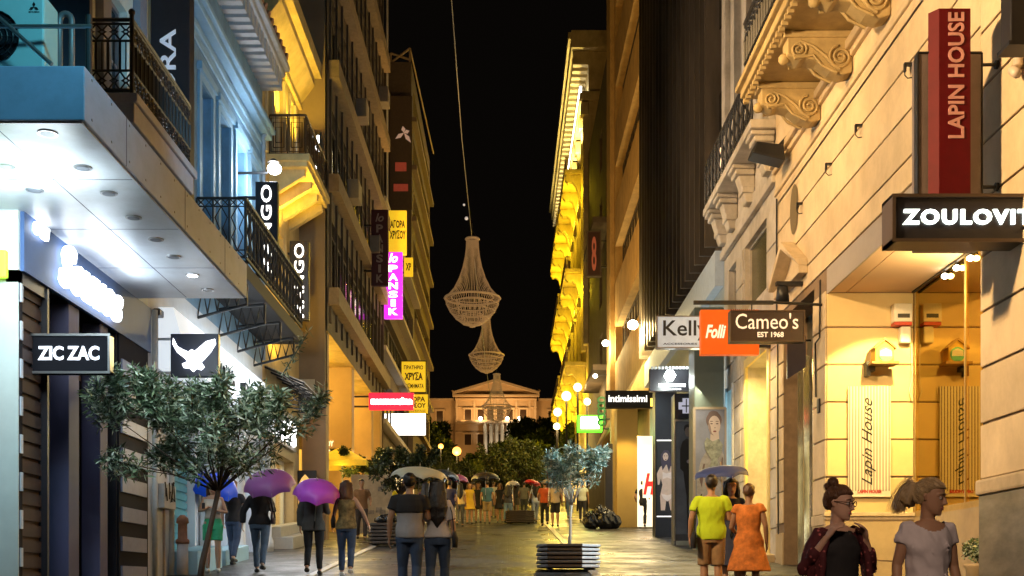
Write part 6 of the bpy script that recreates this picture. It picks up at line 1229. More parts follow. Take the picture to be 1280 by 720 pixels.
for k in range(9): x, z = rng.uniform(-.55, .35), rng.uniform(.5, 1.6); mb.box(x, x+rng.uniform(.1, .25), -.01-.002*k, 0, z, z+rng.uniform(.1, .3))
mb.build('torn_paper', mat('torn_paper', (.3, .27, .22), .7, var=.7, scale=6), nb)
am = thing('arched_doorway', 'dark framed arched doorway with an amber lantern shape behind the purple umbrellas', 'doorway', (PX(382, 34), 34.2, gz(34)), world=True)
d = 34.2; mb = MB(); mb.box(PX(366, d), PX(395, d), d, d+.15, gz(d), PZ(588, d)); mb.build('frame', M_black, am)
mb = MB(); mb.prism([(PX(a, d), PZ(b, d)) for a, b in ((373, 650), (373, 606), (377, 598), (381.5, 593), (386, 598), (390, 606), (390, 650))], d-.03, d-.001); mb.build('lit_arch', mat('lit_arch', (.7, .45, .15), .5, emit=.6, ecol=(1, .6, .15)), am)
# ================================================================== PEOPLE
SKIN = {'light': mat('skin_light', (.55, .33, .23), .5, var=.06, scale=12), 'tan': mat('skin_tan', (.4, .22, .13), .5, var=.06, scale=12), 'dark': mat('skin_dim', (.28, .15, .09), .55, var=.06, scale=12)}
HAIR = {'black': mat('hair_black', (.012, .009, .008), .4, var=.3, scale=30, stretch=(1, 1, .1)), 'brown': mat('hair_brown', (.09, .04, .018), .42, var=.4, scale=30, stretch=(1, 1, .1)), 'blond': mat('hair_blond', (.36, .25, .12), .42, var=.3, scale=30, stretch=(1, 1, .15))}
for _h in HAIR.values():
    _n = _h.node_tree; _w = _n.nodes.new('ShaderNodeTexNoise'); _w.inputs['Scale'].default_value = 1; _w.inputs['Detail'].default_value = 3; _m = _n.nodes.new('ShaderNodeMapping'); _m.inputs['Scale'].default_value = (190, 22, 60)
    _b = _n.nodes.new('ShaderNodeBump'); _b.inputs['Strength'].default_value = .8; _b.inputs['Distance'].default_value = .006
    _n.links.new(_n.nodes['Texture Coordinate'].outputs['Object'], _m.inputs[0]); _n.links.new(_m.outputs[0], _w.inputs['Vector']); _n.links.new(_w.outputs['Fac'], _b.inputs['Height']); _n.links.new(_b.outputs[0], _n.nodes['Principled BSDF'].inputs['Normal'])
def scoop(o, cz, rx, rz):
    bm = bmesh.new(); bm.from_mesh(o.data); dl = [v for v in bm.verts if (v.co.x/rx)**2+((v.co.z-cz)/rz)**2 < 1 and v.co.y < .05 or v.co.z > 1.415 and abs(v.co.x) < .085]
    bmesh.ops.delete(bm, geom=dl, context='VERTS'); bm.to_mesh(o.data); bm.free()
def cloth(k, c, var=.18): return mat('cloth_'+k, c, .85, var=var, scale=9, bump=.25)
JEANS = cloth('jeans', (.035, .06, .12)); BLK = cloth('black', (.015, .014, .016)); SHOE = mat('shoe_dark', (.03, .03, .03), .5); SHOEW = mat('shoe_white', (.6, .6, .6), .5)
def hand(mb, w_, dr, side, pn, curl=.35, L=.175):
    """palm, four unequal curled fingers and a thumb leaving the side of the palm"""
    dr = Vector(dr).normalized(); pn = Vector(pn); pn = (pn-dr*pn.dot(dr)).normalized(); s_ = dr.cross(pn).normalized()*side; w_ = Vector(w_)
    pl_ = L*.48
    for o in (-.022, -.008, .008, .022): mb.tube([w_-dr*.015+s_*o*.6, w_+dr*pl_*.5+s_*o*1.1, w_+dr*pl_+s_*o*1.2], [.013, .015, .012], 8)
    for o, ln in ((-.03, .36), (-.010, .44), (.010, .47), (.030, .42)):
        b = w_+dr*pl_*.93+s_*o; a = curl; pts = [b]; u = dr
        for seg in (.45, .3, .25):
            u = (u*math.cos(a)+pn*math.sin(a)).normalized(); q = u.cross(s_); pts.append(pts[-1]+u*L*ln*seg*1.15); pn2 = (pn*math.cos(a)-dr*math.sin(a)); 
            a = curl*1.0
        mb.tube(pts, [.0092, .0086, .0080, .0066], 8)
    b = w_+dr*pl_*.25+s_*.026
    mb.tube([b, b+(dr*.55+s_*.75+pn*.25)*L*.2, b+(dr*.9+s_*.6+pn*.4)*L*.36], [.0125, .0105, .0078], 8)
for _s in SKIN.values():
    _b = [x for x in _s.node_tree.nodes if x.type == 'BSDF_PRINCIPLED'][0]; _b.inputs['Subsurface Weight'].default_value = .12; _b.inputs['Subsurface Radius'].default_value = (.02, .008, .004); _b.inputs['Roughness'].default_value = .55
def RZ(a): return Matrix.Rotation(a, 4, 'Z')
def person(name_label, X, Y, rot, H=1.7, sex='f', skin='light', hair=('short', 'black'), top=None, bottom=None, shoes=None, la=None, ra=None, stride=0.0, turn=0.0, nod=0.0, vox=.013, group=None, extras=(), build_=1.0, face=False, fing=True, cat='person'):
    """local frame: feet at z=0, facing -Y; la = arm on +x side, ra = arm on -x side: (elbow, wrist)"""
    t = thing('person', name_label, cat, (X, Y, gz(Y)), rot, group=group); S = H/1.7; t.scale = (S, S, S)
    W = .93 if sex == 'f' else 1.06; W *= build_; hipw = (1.04 if sex == 'f' else .96)*build_
    B = MB(); f_ = 1
    def torso(mb, g, z0=.86, z1=1.43, flare=0):
        s = [(.84, .150*hipw, .105), (.93, .165*hipw, .112), (1.0, .150*W, .10), (1.07, .128*W, .092), (1.17, .142*W, .10), (1.28, .158*W, .108), (1.36, .158*W, .09), (1.40, .125*W, .075), (1.43, .075, .06)]
        if sex == 'f': s[0] = (.84, .165*hipw, .11)
        z = [q[0] for q in s]; secs = []
        n = max(2, int((z1-z0)/.035)); 
        for i in range(n+1):
            zz_ = z0+(z1-z0)*i/n; k = max(0, min(len(s)-2, next((j for j in range(len(s)-1) if s[j+1][0] >= zz_), len(s)-2))); u = max(0, min(1, (zz_-s[k][0])/(s[k+1][0]-s[k][0])))
            rx = s[k][1]*(1-u)+s[k+1][1]*u; ry = s[k][2]*(1-u)+s[k+1][2]*u
            if zz_ < .84: rx = s[0][1]+flare*(.84-zz_); ry = s[0][2]+flare*(.84-zz_)
            secs.append((0, .005, zz_, rx+g, ry+g))
        mb.loftz(secs, 22)
    torso(B, 0, .84, 1.43)
    if sex == 'f' :
        for sx in (-1, 1): B.ball((sx*.062*W, -.055, 1.245), .066, 12, sz=1, sy=.8)
    B.loftz([(0, .012, 1.38, .07, .06), (0, .01, 1.44, .05, .052), (0, 0, 1.5, .047, .05), (0, -.004, 1.54, .05, .055)], 16)
    # legs
    legs = []
    for sx in (1, -1):
        st = stride*sx; hp = Vector((sx*.088*hipw, 0, .88)); kn = Vector((sx*.092, -st*.5-.015-(.03 if st < 0 else 0), .49)); an = Vector((sx*.095, -st*.9+(.05 if st < 0 else 0)+.02, .09+(.05 if st < 0 else 0)))
        legs.append((hp, kn, an)); th = .083 if sex == 'f' else .08
        B.tube([hp, hp.lerp(kn, .5), kn, kn.lerp(an, .3)+Vector((0, .012, 0)), an], [th, th*.86, .054, .055, .036], 14)
        B.tube([an+Vector((0, .03, -.045)), an+Vector((0, -.06, -.05)), an+Vector((sx*.008, -.15, -.062))], [.036, .036, .026], 10)
    # arms
    sh = {}
    for sx, arm in ((1, la), (-1, ra)):
        s_ = Vector((sx*.158*W, .008, 1.368)); e, w_ = arm if arm else ((sx*.225*W, .03, 1.12), (sx*.235*W, -.05, .875))
        e = Vector(e); w_ = Vector(w_); sh[sx] = (s_, e, w_); ar = .044 if sex == 'f' else .05
        B.tube([s_+Vector((-sx*.07, 0, .012)), s_, s_.lerp(e, .5), e, e.lerp(w_, .35), w_], [.04, .049*build_, ar*.98*build_, ar*.82, ar*.8, ar*.55], 12)
        dr = (w_-e).normalized(); pn = Vector((-sx, -.2, 0)) if abs(dr.z) > .5 else Vector((0, 0, -1))
        if arm and len(arm) > 2: pass
        if fing: hand(B, w_, dr, -1 if sx > 0 else 1, pn, .4)
        else: B.tube([w_, w_+dr*.08, w_+dr*.15], [.026, .034, .02], 8)
    # head
    Mh = Matrix.Translation((0, 0, 1.5)) @ RZ(turn) @ Matrix.Rotation(nod, 4, 'X') @ Matrix.Translation((0, 0, -1.5))
    B.loftz([(0, -.062, 1.472, .018, .016), (0, -.052, 1.482, .036, .036), (0, -.032, 1.505, .052, .062), (0, -.016, 1.54, .062, .082), (0, -.004, 1.575, .069, .092), (0, .002, 1.61, .073, .096), (0, .004, 1.645, .073, .096), (0, .006, 1.675, .062, .082), (0, .006, 1.695, .04, .053), (0, .006, 1.705, .015, .02)], 24, True, Mh)
    T = lambda *p: Mh @ Vector(p)
    B.tube([T(0, -.088, 1.607), T(0, -.104, 1.585), T(0, -.116, 1.562), T(0, -.098, 1.552)], [.008, .011, .014, .010], 8)
    for sx in (-1, 1):
        B.tube([T(sx*.008, -.098, 1.558), T(sx*.016, -.092, 1.557)], [.010, .007], 6)
        B.tube([T(sx*.071, .006, 1.615), T(sx*.08, .012, 1.595), T(sx*.072, .004, 1.565)], [.008, .012, .007], 8)
        B.tube([T(sx*.012, -.092, 1.617), T(sx*.032, -.088, 1.622), T(sx*.052, -.07, 1.615)], [.008, .009, .007], 6)
    B.tube([T(-.022, -.083, 1.527), T(0, -.091, 1.528), T(.022, -.083, 1.527)], [.006, .010, .006], 8)
    B.ball(tuple(T(0, -.078, 1.49)), .02, 8)
    solid(B, vox, 'body', SKIN[skin], t, 2)
    if face:
        for sx in (-1, 1):
            m = MB(); m.ball(tuple(T(sx*.031, -.0815, 1.596)), .0125, 12); e = m.build('eye', mat('eye_white', (.6, .55, .5), .3), t, True)
            m = MB(); m.ball(tuple(T(sx*.0312, -.0895, 1.596)), .0062, 10); m.build('iris', mat('eye_iris', (.03, .018, .01), .2), e, True)
            m = MB(); m.tube([T(sx*.046, -.083, 1.598), T(sx*.031, -.094, 1.6055), T(sx*.016, -.089, 1.599)], [.0022, .0032, .002], 6); m.build('eyelid', SKIN[skin], e, True)
            m = MB(); m.tube([T(sx*.014, -.1, 1.622), T(sx*.033, -.098, 1.628), T(sx*.053, -.078, 1.62)], [.003, .0042, .0025], 6); m.build('eyebrow', HAIR[hair[1]], t, True)
        m = MB(); m.tube([T(-.022, -.089, 1.5275), T(-.008, -.098, 1.532), T(0, -.099, 1.5305), T(.008, -.098, 1.532), T(.022, -.089, 1.5275)], [.003, .0055, .005, .0055, .003], 8); m.tube([T(-.018, -.09, 1.523), T(0, -.099, 1.520), T(.018, -.09, 1.523)], [.003, .007, .003], 8); m.build('lips', mat('lips', (.38, .12, .1), .4), t, True)
    # hair
    h = MB(); st_, hc = hair
    h.loftz([(0, .045, 1.535, .05, .045), (0, .04, 1.57, .074, .068), (0, .036, 1.61, .083, .078), (0, .022, 1.645, .084, .092), (0, .006, 1.668, .078, .103), (0, .004, 1.692, .062, .08), (0, .004, 1.712, .034, .045), (0, .004, 1.718, .01, .012)], 20, True, Mh)
    if st_ == 'long':
        for a in range(-3, 4): h.tube([T(a*.02, .06, 1.66), T(a*.028, .105-abs(a)*.012, 1.5), T(a*.034, .13-abs(a)*.01, 1.32), T(a*.028, .12, 1.12+abs(a)*.02), T(a*.016, .12, 1.03+abs(a)*.03)], [.045, .042, .042, .034, .012], 8)
    elif st_ == 'bob':
        for a in range(-3, 4): h.tube([T(a*.024, .05, 1.66), T(a*.03, .08-abs(a)*.02, 1.52), T(a*.032, .09-abs(a)*.02, 1.40), T(a*.03, .08, 1.36)], [.042, .044, .04, .018], 8)
        for sx in (-1, 1): h.tube([T(sx*.06, -.02, 1.67), T(sx*.085, -.025, 1.58), T(sx*.085, -.01, 1.45)], [.02, .024, .016], 7)
    elif st_ == 'tail':
        for a in range(-2, 3):
            for b_ in (0, 1, 2): h.tube([T(.0+a*.006, .09, 1.665-b_*.015), T(a*.014, .13, 1.66-b_*.02), T(a*.018, .175-b_*.02, 1.615-b_*.03), T(a*.02, .195-b_*.03, 1.55-b_*.02), T(a*.024, .205-b_*.035, 1.49+abs(a)*.02)], [.022, .026, .027, .02, .005], 8)
    elif st_ == 'bun':
        h.ball(tuple(T(0, .07, 1.735)), .037, 14); h.ball(tuple(T(.0, .108, 1.70)), .028, 12); h.tube([T(-.04, .03, 1.71), T(0, .05, 1.75), T(.03, .06, 1.72)], .014, 7)
    ho = solid(h, vox if vox > .009 else .006, 'hair', HAIR[hc], t, 2, wrinkle=.006, wsc=22)
    # clothes
    k, cm = top[0], top[1]; g = .013
    C_ = MB(); hem = {'tee': .86, 'jacket': .84, 'tank': .9, 'dress': .45, 'crop': 1.0}.get(k, .86)
    if len(top) > 2 and top[2]: hem = top[2]
    torso(C_, g+.009, hem, 1.415 if k != 'tank' else 1.36, .28 if hem < .7 else .05)
    if sex == 'f':
        for sx in (-1, 1): C_.ball((sx*.062*W, -.06, 1.245), .078, 14, sz=1.0, sy=.8)
        C_.ball((0, -.055, 1.24), .075, 14, sz=1.1, sy=.7)
    sl = {'tee': .55, 'jacket': 1.9, 'dress': .3, 'tank': 0, 'crop': 0}[k] if len(top) < 4 else top[3]
    for sx in (1, -1):
        s_, e, w_ = sh[sx]; ar = .05*build_
        if sl > 0:
            if sl <= 1: C_.tube([s_+Vector((-sx*.07, 0, .012)), s_+Vector((-sx*.012, 0, 0)), s_.lerp(e, .2), s_.lerp(e, sl)], [.058, .068*build_, .066*build_, .064*build_], 14)
            else: C_.tube([s_+Vector((-sx*.07, 0, .01)), s_+Vector((-sx*.01, 0, 0)), s_.lerp(e, .5), e, e.lerp(w_, .5), e.lerp(w_, sl-1)], [.058, .067*build_, ar*1.3, ar*1.15, ar*1.05, ar*1.0], 14)
        elif k in ('tank', 'dress'): C_.tube([Vector((sx*.075, -.06, 1.34)), Vector((sx*.085, .0, 1.435)), Vector((sx*.075, .06, 1.34))], .016, 8)
    top_o = solid(C_, max(vox, .009), {'tee': 'tshirt', 'jacket': 'jacket', 'dress': 'dress', 'tank': 'tank_top', 'crop': 'top'}[k], cm, t, 22 if vox < .009 else 7, wrinkle=.02 if vox < .009 else .009, wsc=8 if vox < .009 else 6, seed=len(name_label))
    if vox < .009 and k == 'tee': scoop(top_o, 1.46, .115, .105)
    if vox < .009 and k == 'jacket': scoop(top_o, 1.45, .12, .09)
    if bottom:
        D_ = MB(); bk, bm = bottom; en = {'trousers': 1.93, 'shorts': .72, 'kneeshorts': .95, 'miniskirt': 0}[bk]
        D_.loftz([(0, .005, .80, .16*hipw, .112), (0, .005, .87, .168*hipw, .116), (0, .005, .95, .158*hipw, .112), (0, .005, 1.0, .15*W+.006, .104)], 20)
        for (hp, kn, an) in legs:
            if en > 1: D_.tube([hp, hp.lerp(kn, .5), kn, kn.lerp(an, .4)+Vector((0, .01, 0)), kn.lerp(an, en-1)], [.096, .086, .066, .063, .056 if sex == 'm' else .05], 14)
            elif en: D_.tube([hp, hp.lerp(kn, en)], [.1, .092 if bk == 'shorts' else .085], 14)
        solid(D_, max(vox, .009), bk if bk != 'kneeshorts' else 'shorts', bm, t, 2, wrinkle=.007, wsc=8, seed=3)
    if shoes:
        E_ = MB()
        for sx, (hp, kn, an) in zip((1, -1), legs): E_.tube([an+Vector((0, .045, -.045)), an+Vector((0, -.06, -.045)), an+Vector((sx*.008, -.165, -.06))], [.045, .043, .03], 10)
        solid(E_, max(vox, .012), 'shoes', shoes, t, 1)
    for ex in extras: ex(t, T, sh)
    return t
def at(px, fd): d = F/fd; return (px-CX)/fd, d
def bag(side, m, z=.95, y=.06, w_=.13):
    def f(t, T, sh):
        mb = MB(); mb.loftz([(side*.24, y, z-.13, .035, w_), (side*.24, y, z, .045, w_*.95), (side*.235, y, z+.09, .02, w_*.8)], 14); b = mb.build('shoulder_bag', m, t, True)
        mb = MB(); mb.tube([(side*.235, y+w_*.7, z+.05), (side*.2, .09, 1.25), (side*.13, .03, 1.445), (side*.19, -.1, 1.25), (side*.235, y-w_*.7, z+.05)], .008, 6); mb.build('strap', m, b).matrix_parent_inverse = Matrix()
    return f
def glasses(t, T, sh):
    mb = MB()
    for sx in (-1, 1):
        mb.tube([T(sx*.034+.025*math.cos(q*.524), -.108, 1.596+.019*math.sin(q*.524)) for q in range(13)], .0028, 6, False)
        mb.tube([T(sx*.059, -.106, 1.6), T(sx*.076, -.06, 1.603), T(sx*.08, .005, 1.6)], .0026, 6)
    mb.tube([T(-.01, -.11, 1.6), T(.01, -.11, 1.6)], .0026, 6); mb.build('glasses', mat('glasses_black', (.01, .01, .01), .2), t)

def strands(tie, tail):
    def f(t, T, sh):
        rng = random.Random(8); mb = MB(); C0 = Vector((0, .008, 1.612)); rad = Vector((.0885, .112, .112)); tv = Vector(tie)-C0
        td = Vector((tv.x/rad.x, tv.y/rad.y, tv.z/rad.z)).normalized()
        for i in range(330):
            a = rng.uniform(-math.pi, math.pi); el = rng.uniform(.02, .75) if abs(a) < 1.2 else rng.uniform(-.75, .4)
            if abs(a) < 1.2: el = rng.uniform(.42, .62) if rng.random() < .6 else rng.uniform(.6, 1.2)
            elif abs(a) < 1.9: el = rng.uniform(.05, .6)
            d0 = Vector((math.sin(a)*math.cos(el), -math.cos(a)*math.cos(el), math.sin(el))); pts = []; off = rng.uniform(-.001, .004); fr = rng.uniform(0, .003)
            for k in range(7):
                u = k/6; v = d0.lerp(td, u).normalized()*(1+off/.09+fr*math.sin(u*9)/.09); pts.append(T(C0.x+v.x*rad.x, C0.y+v.y*rad.y, C0.z+v.z*rad.z))
            if tail and rng.random() < .8:
                s1, s2 = rng.gauss(0, .018), rng.gauss(0, .022); L = rng.uniform(.8, 1.25)
                pts += [T(s1*.6, .155+s2*.3, 1.655+s2), T(s1, .155+.04*L+s2*.4, 1.60+s2), T(s1*1.3, .155+.05*L+s2*.8, 1.60-.07*L+s2), T(s1*1.7, .15+.055*L+s2*1.2, 1.60-.13*L)]
            mb.tube(pts, [.0016]*(len(pts)-1)+[.0005], 4)
        for i in range(26):
            a = rng.uniform(-2.6, 2.6); p = Vector((.085*math.sin(a), -.085*math.cos(a)+.02, 1.66+rng.uniform(-.1, .05))); mb.tube([T(*p), T(*(p*1.0+Vector((.012*math.sin(a), .0, .012)))), T(*(p+Vector((.03*math.sin(a)+rng.gauss(0, .008), .015, rng.gauss(0, .018)))))], [.0008, .0007, .0004], 3)
        if not tail:
            for i in range(60):
                c = Vector((0, .07, 1.738)) if i < 36 else Vector((0, .108, 1.70)); q = .0385 if i < 36 else .0295; n_ = Vector((rng.gauss(0, 1), rng.gauss(0, 1), rng.gauss(0, 1))).normalized(); u = n_.orthogonal().normalized(); w_ = n_.cross(u); o = rng.uniform(-.5, .5)
                mb.tube([T(*(c+(u*math.cos(k*.5)+w_*math.sin(k*.5))*q*math.sqrt(1-o*o)*rng.uniform(.99, 1.06)+n_*q*o)) for k in range(10)], .0013, 4)
        mb.build('hair_strands', mat('hair_strand_blond', (.5, .36, .19), .4, var=.35, scale=60) if tail else mat('hair_strand_brown', (.16, .075, .035), .4, var=.4, scale=60), t, True)
    return f
# --- two women in front on the right
M_red = cloth('red_pattern', (.09, .012, .018)); n = M_red.node_tree
vo = n.nodes.new('ShaderNodeTexVoronoi'); vo.inputs['Scale'].default_value = 26; rp = n.nodes.new('ShaderNodeValToRGB'); rp.color_ramp.elements[0].color = (.5, .12, .12, 1); rp.color_ramp.elements[0].position = .12; rp.color_ramp.elements[1].color = (.07, .008, .012, 1); rp.color_ramp.elements[1].position = .32
n.links.new(n.nodes['Texture Coordinate'].outputs['Object'], vo.inputs['Vector']); n.links.new(vo.outputs['Distance'], rp.inputs[0]); n.links.new(rp.outputs[0], n.nodes['Principled BSDF'].inputs['Base Color'])
def inner_top(t, T, sh):
    mb = MB(); mb.loftz([(0, -.012, .8, .17, .125), (0, -.012, .95, .165, .122), (0, -.012, 1.1, .145, .118), (0, -.015, 1.2, .15, .135), (0, -.015, 1.28, .15, .138), (0, -.01, 1.35, .135, .115), (0, -.005, 1.395, .095, .085)], 24)
    for sx in (-1, 1): mb.ball((sx*.062, -.07, 1.245), .082, 14, sy=.85)
    o = solid(mb, .009, 'black_top', BLK, t, 12, wrinkle=.008, wsc=6); scoop(o, 1.46, .1, .075)
    mb = MB()
    for sx in (-1, 1):
        for k in range(4): mb.tube([(sx*.12, -.11+.02*k, 1.38), (sx*(.175+.012*k), -.12+.04*k, 1.2), (sx*(.19+.01*k), -.12+.04*k, 1.0), (sx*(.2+.01*k), -.1+.04*k, .82)], .024, 8)
    solid(mb, .011, 'open_shirt_front', M_red, t, 2, wrinkle=.014, wsc=9)
X, Y = at(1047, 186)
person('woman with a brown topknot and glasses holding open a dark red patterned shirt', X, Y, R(12), 1.575, 'f', 'light', ('bun', 'brown'), ('jacket', M_red, .8, 1.62), ('trousers', BLK), SHOE, la=((.255, -.02, 1.11), (.15, -.13, 1.33)), ra=((-.265, .0, 1.11), (-.15, -.13, 1.335)), turn=R(36), nod=R(8), vox=.0065, face=True, extras=(inner_top, glasses, strands((0, .075, 1.715), 0)), build_=.98)
WT = cloth('white_tee', (.62, .56, .58), .05)
X, Y = at(1160, 190)
def tee_extra(t, T, sh):
    mb = MB()
    for sx in (-1, 1): mb.tube([(sx*.06, -.128, 1.06), (sx*.1, -.118, 1.0), (sx*.13, -.1, .99)], .006, 6)
    mb.build('waist_fold', WT, t, True)
    mb = MB(); mb.tube([T(0, .1, 1.655), T(.0, .122, 1.652)], .03, 14); mb.build('hair_tie', BLK, t)
person('blonde woman with a ponytail in a white t-shirt looking to her left', X, Y, R(5), 1.62, 'f', 'tan', ('tail', 'blond'), ('tee', WT, .86, .42), ('trousers', cloth('grey_trousers', (.1, .1, .12))), SHOE, la=((.2, .04, 1.12), (.235, -.02, .87)), ra=((-.205, .04, 1.12), (-.235, -.03, .87)), turn=R(46), nod=R(10), vox=.0065, face=True, extras=(tee_extra, strands((0, .10, 1.655), 1)), build_=1.0)
# --- group of three under the navy umbrella
X, Y = at(889, 93)
person('man in a neon yellow t-shirt and tan shorts with a black camera bag', X, Y, R(176), 1.72, 'm', 'tan', ('short', 'black'), ('tee', cloth('neon', (.52, .72, .02), .08), .84, .6), ('kneeshorts', cloth('tan', (.32, .2, .1))), SHOE, la=None, ra=((-.24, .0, 1.12), (-.1, -.22, 1.2)), vox=.011, build_=1.1, extras=(bag(1, BLK, .86, .1, .11),))
X, Y = at(914, 88)
person('dark-haired woman in a navy dress facing the camera under the navy umbrella', X, Y, R(-12), 1.68, 'f', 'light', ('bob', 'black'), ('dress', cloth('navy', (.02, .025, .06)), .45), None, SHOE, la=((.22, -.03, 1.13), (.12, -.2, 1.1)), ra=((-.22, -.05, 1.13), (-.06, -.25, 1.25)), vox=.011, face=True, nod=R(12), turn=R(10))
X, Y = at(936, 96)
person('woman in a loose orange patterned dress seen from behind', X, Y, R(165), 1.6, 'f', 'dark', ('short', 'brown'), ('dress', cloth('orange', (.55, .17, .03), .45), .5, .25), None, SHOE, la=((.24, -.02, 1.1), (.2, -.22, 1.05)), vox=.011, build_=1.1, nod=R(10))
# --- couple under the pale umbrella
X, Y = at(512, 94)
TG = cloth('grey_tee', (.3, .29, .3), .08)
def yoke(t, T, sh):
    mb = MB(); mb.loftz([(0, .005, 1.19, .195, .142), (0, .005, 1.28, .205, .146), (0, .005, 1.36, .2, .13), (0, .005, 1.41, .155, .11), (0, .005, 1.432, .095, .078)], 22)
    for sx in (1, -1):
        s_, e, w_ = sh[sx]; mb.tube([s_+Vector((-sx*.05, 0, 0)), s_, s_.lerp(e, .57)], [.078, .082, .08], 14)
    solid(mb, .011, 'black_yoke', BLK, t, 2)
person('man in a black and grey t-shirt and jeans walking away under the pale umbrella', X, Y, R(180), 1.74, 'm', 'tan', ('short', 'black'), ('tee', TG, .86, .5), ('trousers', JEANS), SHOE, la=((.25, .03, 1.12), (.27, -.02, .87)), ra=((-.24, -.04, 1.13), (-.16, -.24, 1.3)), stride=.1, vox=.011, build_=1.03, extras=(yoke,))
X, Y = at(547, 93)
person('woman with very long dark hair in a pale top and jeans seen from behind', X, Y, R(180), 1.66, 'f', 'light', ('long', 'black'), ('tee', cloth('pale_top', (.5, .47, .48), .06), .9, .9), ('trousers', JEANS), SHOEW, stride=-.12, vox=.011, extras=(bag(-1, BLK, .9, .02, .12),))
# --- left group
X, Y = at(433, 72); M_leaf = cloth('leaf_top', (.2, .15, .06), .8)
person('woman in a gold brown satin top and dark jeans swinging one arm', X, Y, R(180), 1.66, 'f', 'light', ('bob', 'brown'), ('tank', M_leaf, .84), ('trousers', JEANS), SHOEW, ra=((-.3, .02, 1.14), (-.38, -.06, .93)), la=((.22, -.02, 1.13), (.26, -.1, .92)), stride=.14, vox=.013, extras=(bag(1, BLK, 1.0, -.04, .1),))
X, Y = at(392, 71)
person('person in a long grey jacket and black trousers under the bright purple umbrella', X, Y, R(180), 1.66, 'f', 'light', ('short', 'black'), ('jacket', cloth('grey_jacket', (.09, .09, .085)), .8), ('trousers', BLK), SHOE, ra=((-.25, -.03, 1.14), (-.1, -.22, 1.28)), stride=-.1, vox=.013, build_=1.15)
X, Y = at(325, 69)
person('person in a black top and blue jeans walking under the dull purple umbrella', X, Y, R(180), 1.68, 'f', 'light', ('short', 'black'), ('jacket', BLK, .88), ('trousers', cloth('light_jeans', (.08, .12, .18))), SHOE, la=((.3, .0, 1.12), (.33, -.04, .9)), ra=((-.24, -.03, 1.14), (-.12, -.22, 1.28)), stride=.22, vox=.013, build_=1.1, extras=(bag(-1, mat('bag_plum', (.04, .02, .03), .4), 1.02, .0, .14),))
X, Y = at(266, 69)
person('girl in a white sleeveless top and green shorts looking down at her phone', X, Y, R(8), 1.66, 'f', 'light', ('bob', 'brown'), ('tank', cloth('white_top', (.6, .58, .56), .05), 1.0), ('shorts', cloth('green', (.06, .5, .25), .1)), SHOEW, la=((.24, .02, 1.12), (.1, -.2, 1.14)), ra=((-.24, .02, 1.14), (-.07, -.2, 1.19)), nod=R(18), turn=R(-6), vox=.012, face=True)
X, Y = at(292, 63)
person('person in dark clothes and jeans under the blue umbrella behind the girl', X, Y, R(170), 1.68, 'm', 'light', ('short', 'brown'), ('tee', BLK, .86), ('trousers', JEANS), SHOE, ra=((-.24, -.03, 1.13), (-.12, -.22, 1.3)), stride=.2, vox=.014)
ph = thing('phone', 'small lit phone in the hand of the girl in green shorts', 'phone', (0, 0, 0), world=True)
X, Y = at(259, 69); mb = MB(); mb.box(X-.03, X+.03, Y-.28, Y-.265, gz(Y)+1.14, gz(Y)+1.25); mb.build('body', M_blk, ph, bevel=.006)
mb = MB(); mb.box(X-.025, X+.025, Y-.264, Y-.262, gz(Y)+1.15, gz(Y)+1.24); mb.build('screen', G('phone_screen', (1, .8, .5), 3), ph)

# --- umbrellas
def umbrella(label, px, py_top, wpx, fd, c, tilt=(0, 0), hand_=None, k='', group='open umbrellas', flat=.3):
    X, Y = at(px, fd); Z = PZ(py_top, Y); r = wpx/2/fd
    t = thing('umbrella', label, 'umbrella', (X, Y, Z), group=group); t.rotation_euler = (tilt[0], tilt[1], .2)
    m = mat('nylon_'+k, c, .45, var=.06, scale=2, bump=.02); m.node_tree.nodes['Principled BSDF'].inputs['Transmission Weight'].default_value = 0; N = 8; K = 7
    def P(i, j, sub):   # rib i (fraction), radial j/K
        a = 2*math.pi*(i+sub)/N; q = j/K; sag = 1-.10*q*q*math.sin(math.pi*sub)
        h = -(r*flat)*(q**2.1)*1.15+.035*q*q*math.sin(math.pi*sub)*q; rr_ = r*math.sin(q*math.pi*.5*.97)**1.0*sag
        return (rr_*math.cos(a), rr_*math.sin(a), h-r*flat*.25*q)
    mb = MB(); S = 6
    for i in range(N):
        for s_ in range(S):
            for j in range(K): mb.quad(P(i, j, s_/S), P(i, j, (s_+1)/S), P(i, j+1, (s_+1)/S), P(i, j+1, s_/S))
    o = mb.build('canopy', m, t)
    bm = bmesh.new(); bm.from_mesh(o.data); bmesh.ops.remove_doubles(bm, verts=bm.verts, dist=.0008); bm.to_mesh(o.data); bm.free()
    for p in o.data.polygons: p.use_smooth = True
    mb = MB()
    for i in range(N): mb.tube([Vector(P(i, j, 0))-Vector((0, 0, .008)) for j in range(K+1)], .004, 4); mb.tube([(0, 0, -r*.55), Vector(P(i, 4, 0))-Vector((0, 0, .01))], .003, 4)
    mb.build('ribs', M_steel, t)
    mb = MB(); mb.tube([(0, 0, .05), (0, 0, -.78)], .007, 8); sf = mb.build('shaft', M_steel, t); mb = MB(); mb.tube([(0, 0, -.76), (0, 0, -.9)], .014, 8); mb.build('handle', M_black, t)
    return t
umbrella('navy blue umbrella held over the group of three on the right', 901, 582, 72, 90, (.04, .06, .2), (R(8), R(-7)), k='navy', flat=.28)
umbrella('pale beige grey umbrella over the couple in mid street', 525, 583, 72, 92, (.55, .55, .42), (R(6), R(3)), k='beige')
umbrella('bright purple umbrella, the middle of the three on the left', 397, 601, 60, 73, (.5, .08, .68), (R(28), R(3)), k='purple', flat=.5)
umbrella('dull plum purple umbrella tilted over the person in black', 334, 589, 66, 71, (.36, .12, .42), (R(26), R(-10)), k='plum', flat=.5)
